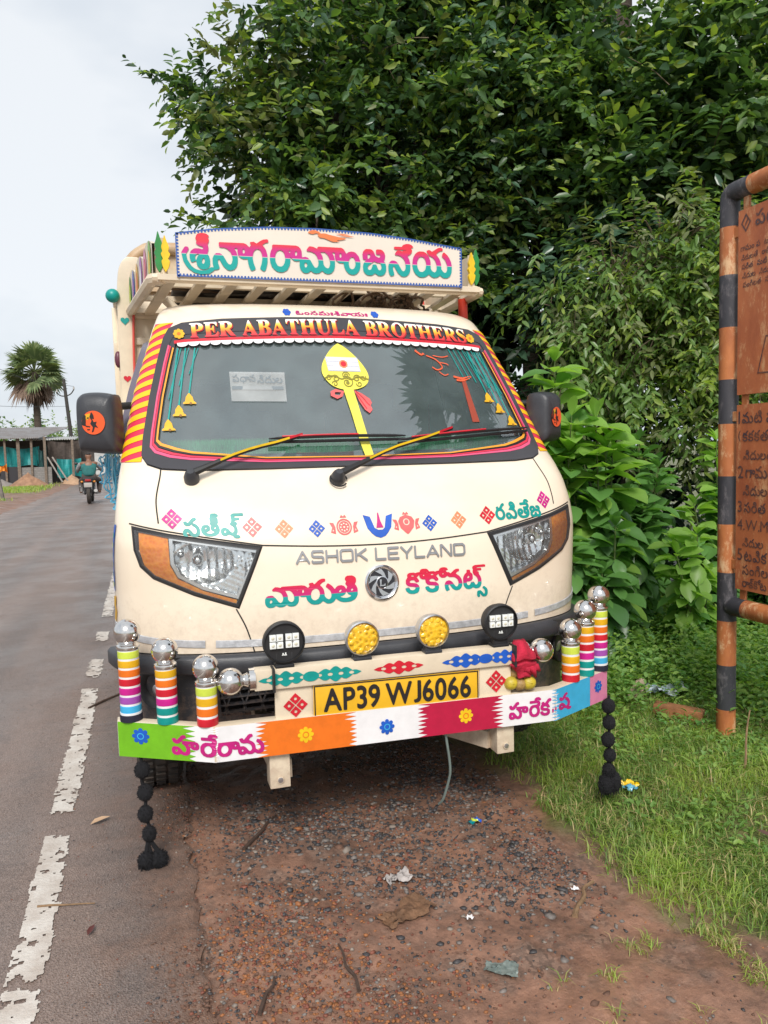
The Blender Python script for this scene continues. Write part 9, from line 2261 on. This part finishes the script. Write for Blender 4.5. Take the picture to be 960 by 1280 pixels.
lit(crumple('wrapper', .075, .06, .025, None, 3, [mat('wrapper_blue', (.12, .38, .55), .3), PYEL]), at(1.79, 2.55, .02), 'blue and yellow sweet wrapper in the grass beside the right tassel', 'wrapper', None, R(60))
lit(crumple('foil_scrap', .05, .04, .03, mat('silver_foil', (.7, .7, .7), .25, .6), 4), at(1.76, 2.66, .02), 'small silver foil scrap in the grass above the blue and yellow wrapper', 'foil')
lit(crumple('wrapper', .05, .03, .012, None, 5, [mat('wrapper_teal', (.0, .20, .24), .3), PLIME, PBLU]), at(1.087, 2.485, .006), 'tiny teal and lime wrapper on the gravel below the guard', 'wrapper', None, R(20))
lit(crumple('paper_scrap', .020, .016, .008, mat('white_paper', (.72, .7, .7), .7), 6), at(.829, 1.942, .004), 'tiny white paper scrap on the gravel in front of the truck', 'paper')
lit(crumple('paper_scrap', .022, .016, .006, mat('white_paper', (.72, .7, .7), .7), 16), at(1.20, 1.99, .004), 'tiny white paper scrap beside the stick at the grass edge', 'paper')
lit(crumple('cloth_rag', .085, .045, .022, mat('dirty_white_cloth', (.46, .42, .40), .85, var=.4, vscale=30), 7), at(.70, 2.20, .006), 'dirty white scrap of cloth on the soil under the guard', 'rag', None, R(10))
lit(crumple('leaf_litter', .17, .075, .024, mat('wet_brown_husk', (.20, .105, .055), .8, var=.5, vscale=30, bump=.6, bscale=80), 8), at(.665, 2.02, .004), 'flattened brown coconut husk on the wet soil', 'husk', None, R(25))
lit(crumple('flat_packet', .085, .045, .008, mat('grey_green_foil', (.20, .24, .22), .4, var=.5, vscale=60, col2=(.09, .12, .11)), 9), at(.826, 1.73, .004), 'flat grey green packet pressed into the soil', 'packet', None, R(-32))
def stick(label, p0, p1, r, m, wob=.02, seed=0, z0=.006, z1=.006):
    r_ = random.Random(seed)
    a, c = Vector(at(*p0, z0)), Vector(at(*p1, z1))
    if p0[0] < .1: a.z = max(a.z, z0); c.z = max(c.z, z1)
    pts = [tuple(a+(c-a)*t+Vector((r_.uniform(-wob, wob), r_.uniform(-wob, wob), r_.uniform(0, .3*wob)))*(0 if t in (0, 1) else 1)) for t in (0, .25, .5, .75, 1)]
    pts = curve3(pts, 4)
    b = MB(); b.tube([tuple(Vector(p)-a) for p in pts], [r*(1-.03*k) for k in range(len(pts))], 6)
    o = b.build('stick', m); o.location = a; tag(o, label, 'stick')
DRY = mat('dry_stick', (.26, .16, .085), .85, var=.4, vscale=40); DARKST = mat('wet_stick', (.075, .045, .032), .8, var=.4, vscale=40)
stick('curved brown stick lying at the edge of the grass', (1.13, 1.875), (1.29, 2.03), .009, DRY, .014, 1)
stick('thin straw coloured stick lying across the asphalt', (-.355, 2.36), (-.195, 2.32), .0035, DRY, .003, 2)
stick('dry stalk standing in the grass right of the notice board post', (2.36, 2.56), (2.44, 2.62), .006, DRY, .004, 3, 0, .24)
stick('dark wet stick on the soil under the left of the guard', (.26, 2.52), (.40, 2.71), .008, DARKST, .008, 4)
stick('short dark twig in the soil at the front', (.45, 1.76), (.445, 1.95), .005, DARKST, .006, 5)
stick('thin dark root on the orange gravel', (.20, 1.73), (.255, 1.86), .006, DARKST, .010, 6)
stick('black twig lying across the edge line', (-.33, 4.22), (.0, 4.62), .007, DARKST, .012, 7)
def flatleaf(label, x, y, L, W, m, rz, z):
    P = np.array([[0, 0, .004]]); D = np.array([[1.0, 0, .02]]); U = np.array([[0, 0, 1.0]])
    o = leaf_soup('fallen_leaf', P, D, U, np.array([L]), np.array([W]), np.zeros(1, int), [m], None, .22, -.05)
    lit(o, (x, y, z), label, 'leaf', None, rz)
flatleaf('curled pale leaf lying on the asphalt beside the left tassel', -.24, 2.84, .075, .035, mat('pale_dead_leaf', (.48, .32, .20), .7), R(25), .004)
flatleaf('small dark red leaf lying on the asphalt at the front', -.205, 2.16, .045, .02, mat('dark_red_leaf', (.09, .022, .018), .6), R(70), .004)
flatleaf('dark brown leaf in the grass at the right', 1.98, 2.02, .06, .03, mat('brown_dead_leaf', (.10, .055, .04), .8), R(100), float(gheight(1.98, 2.02))+.03)
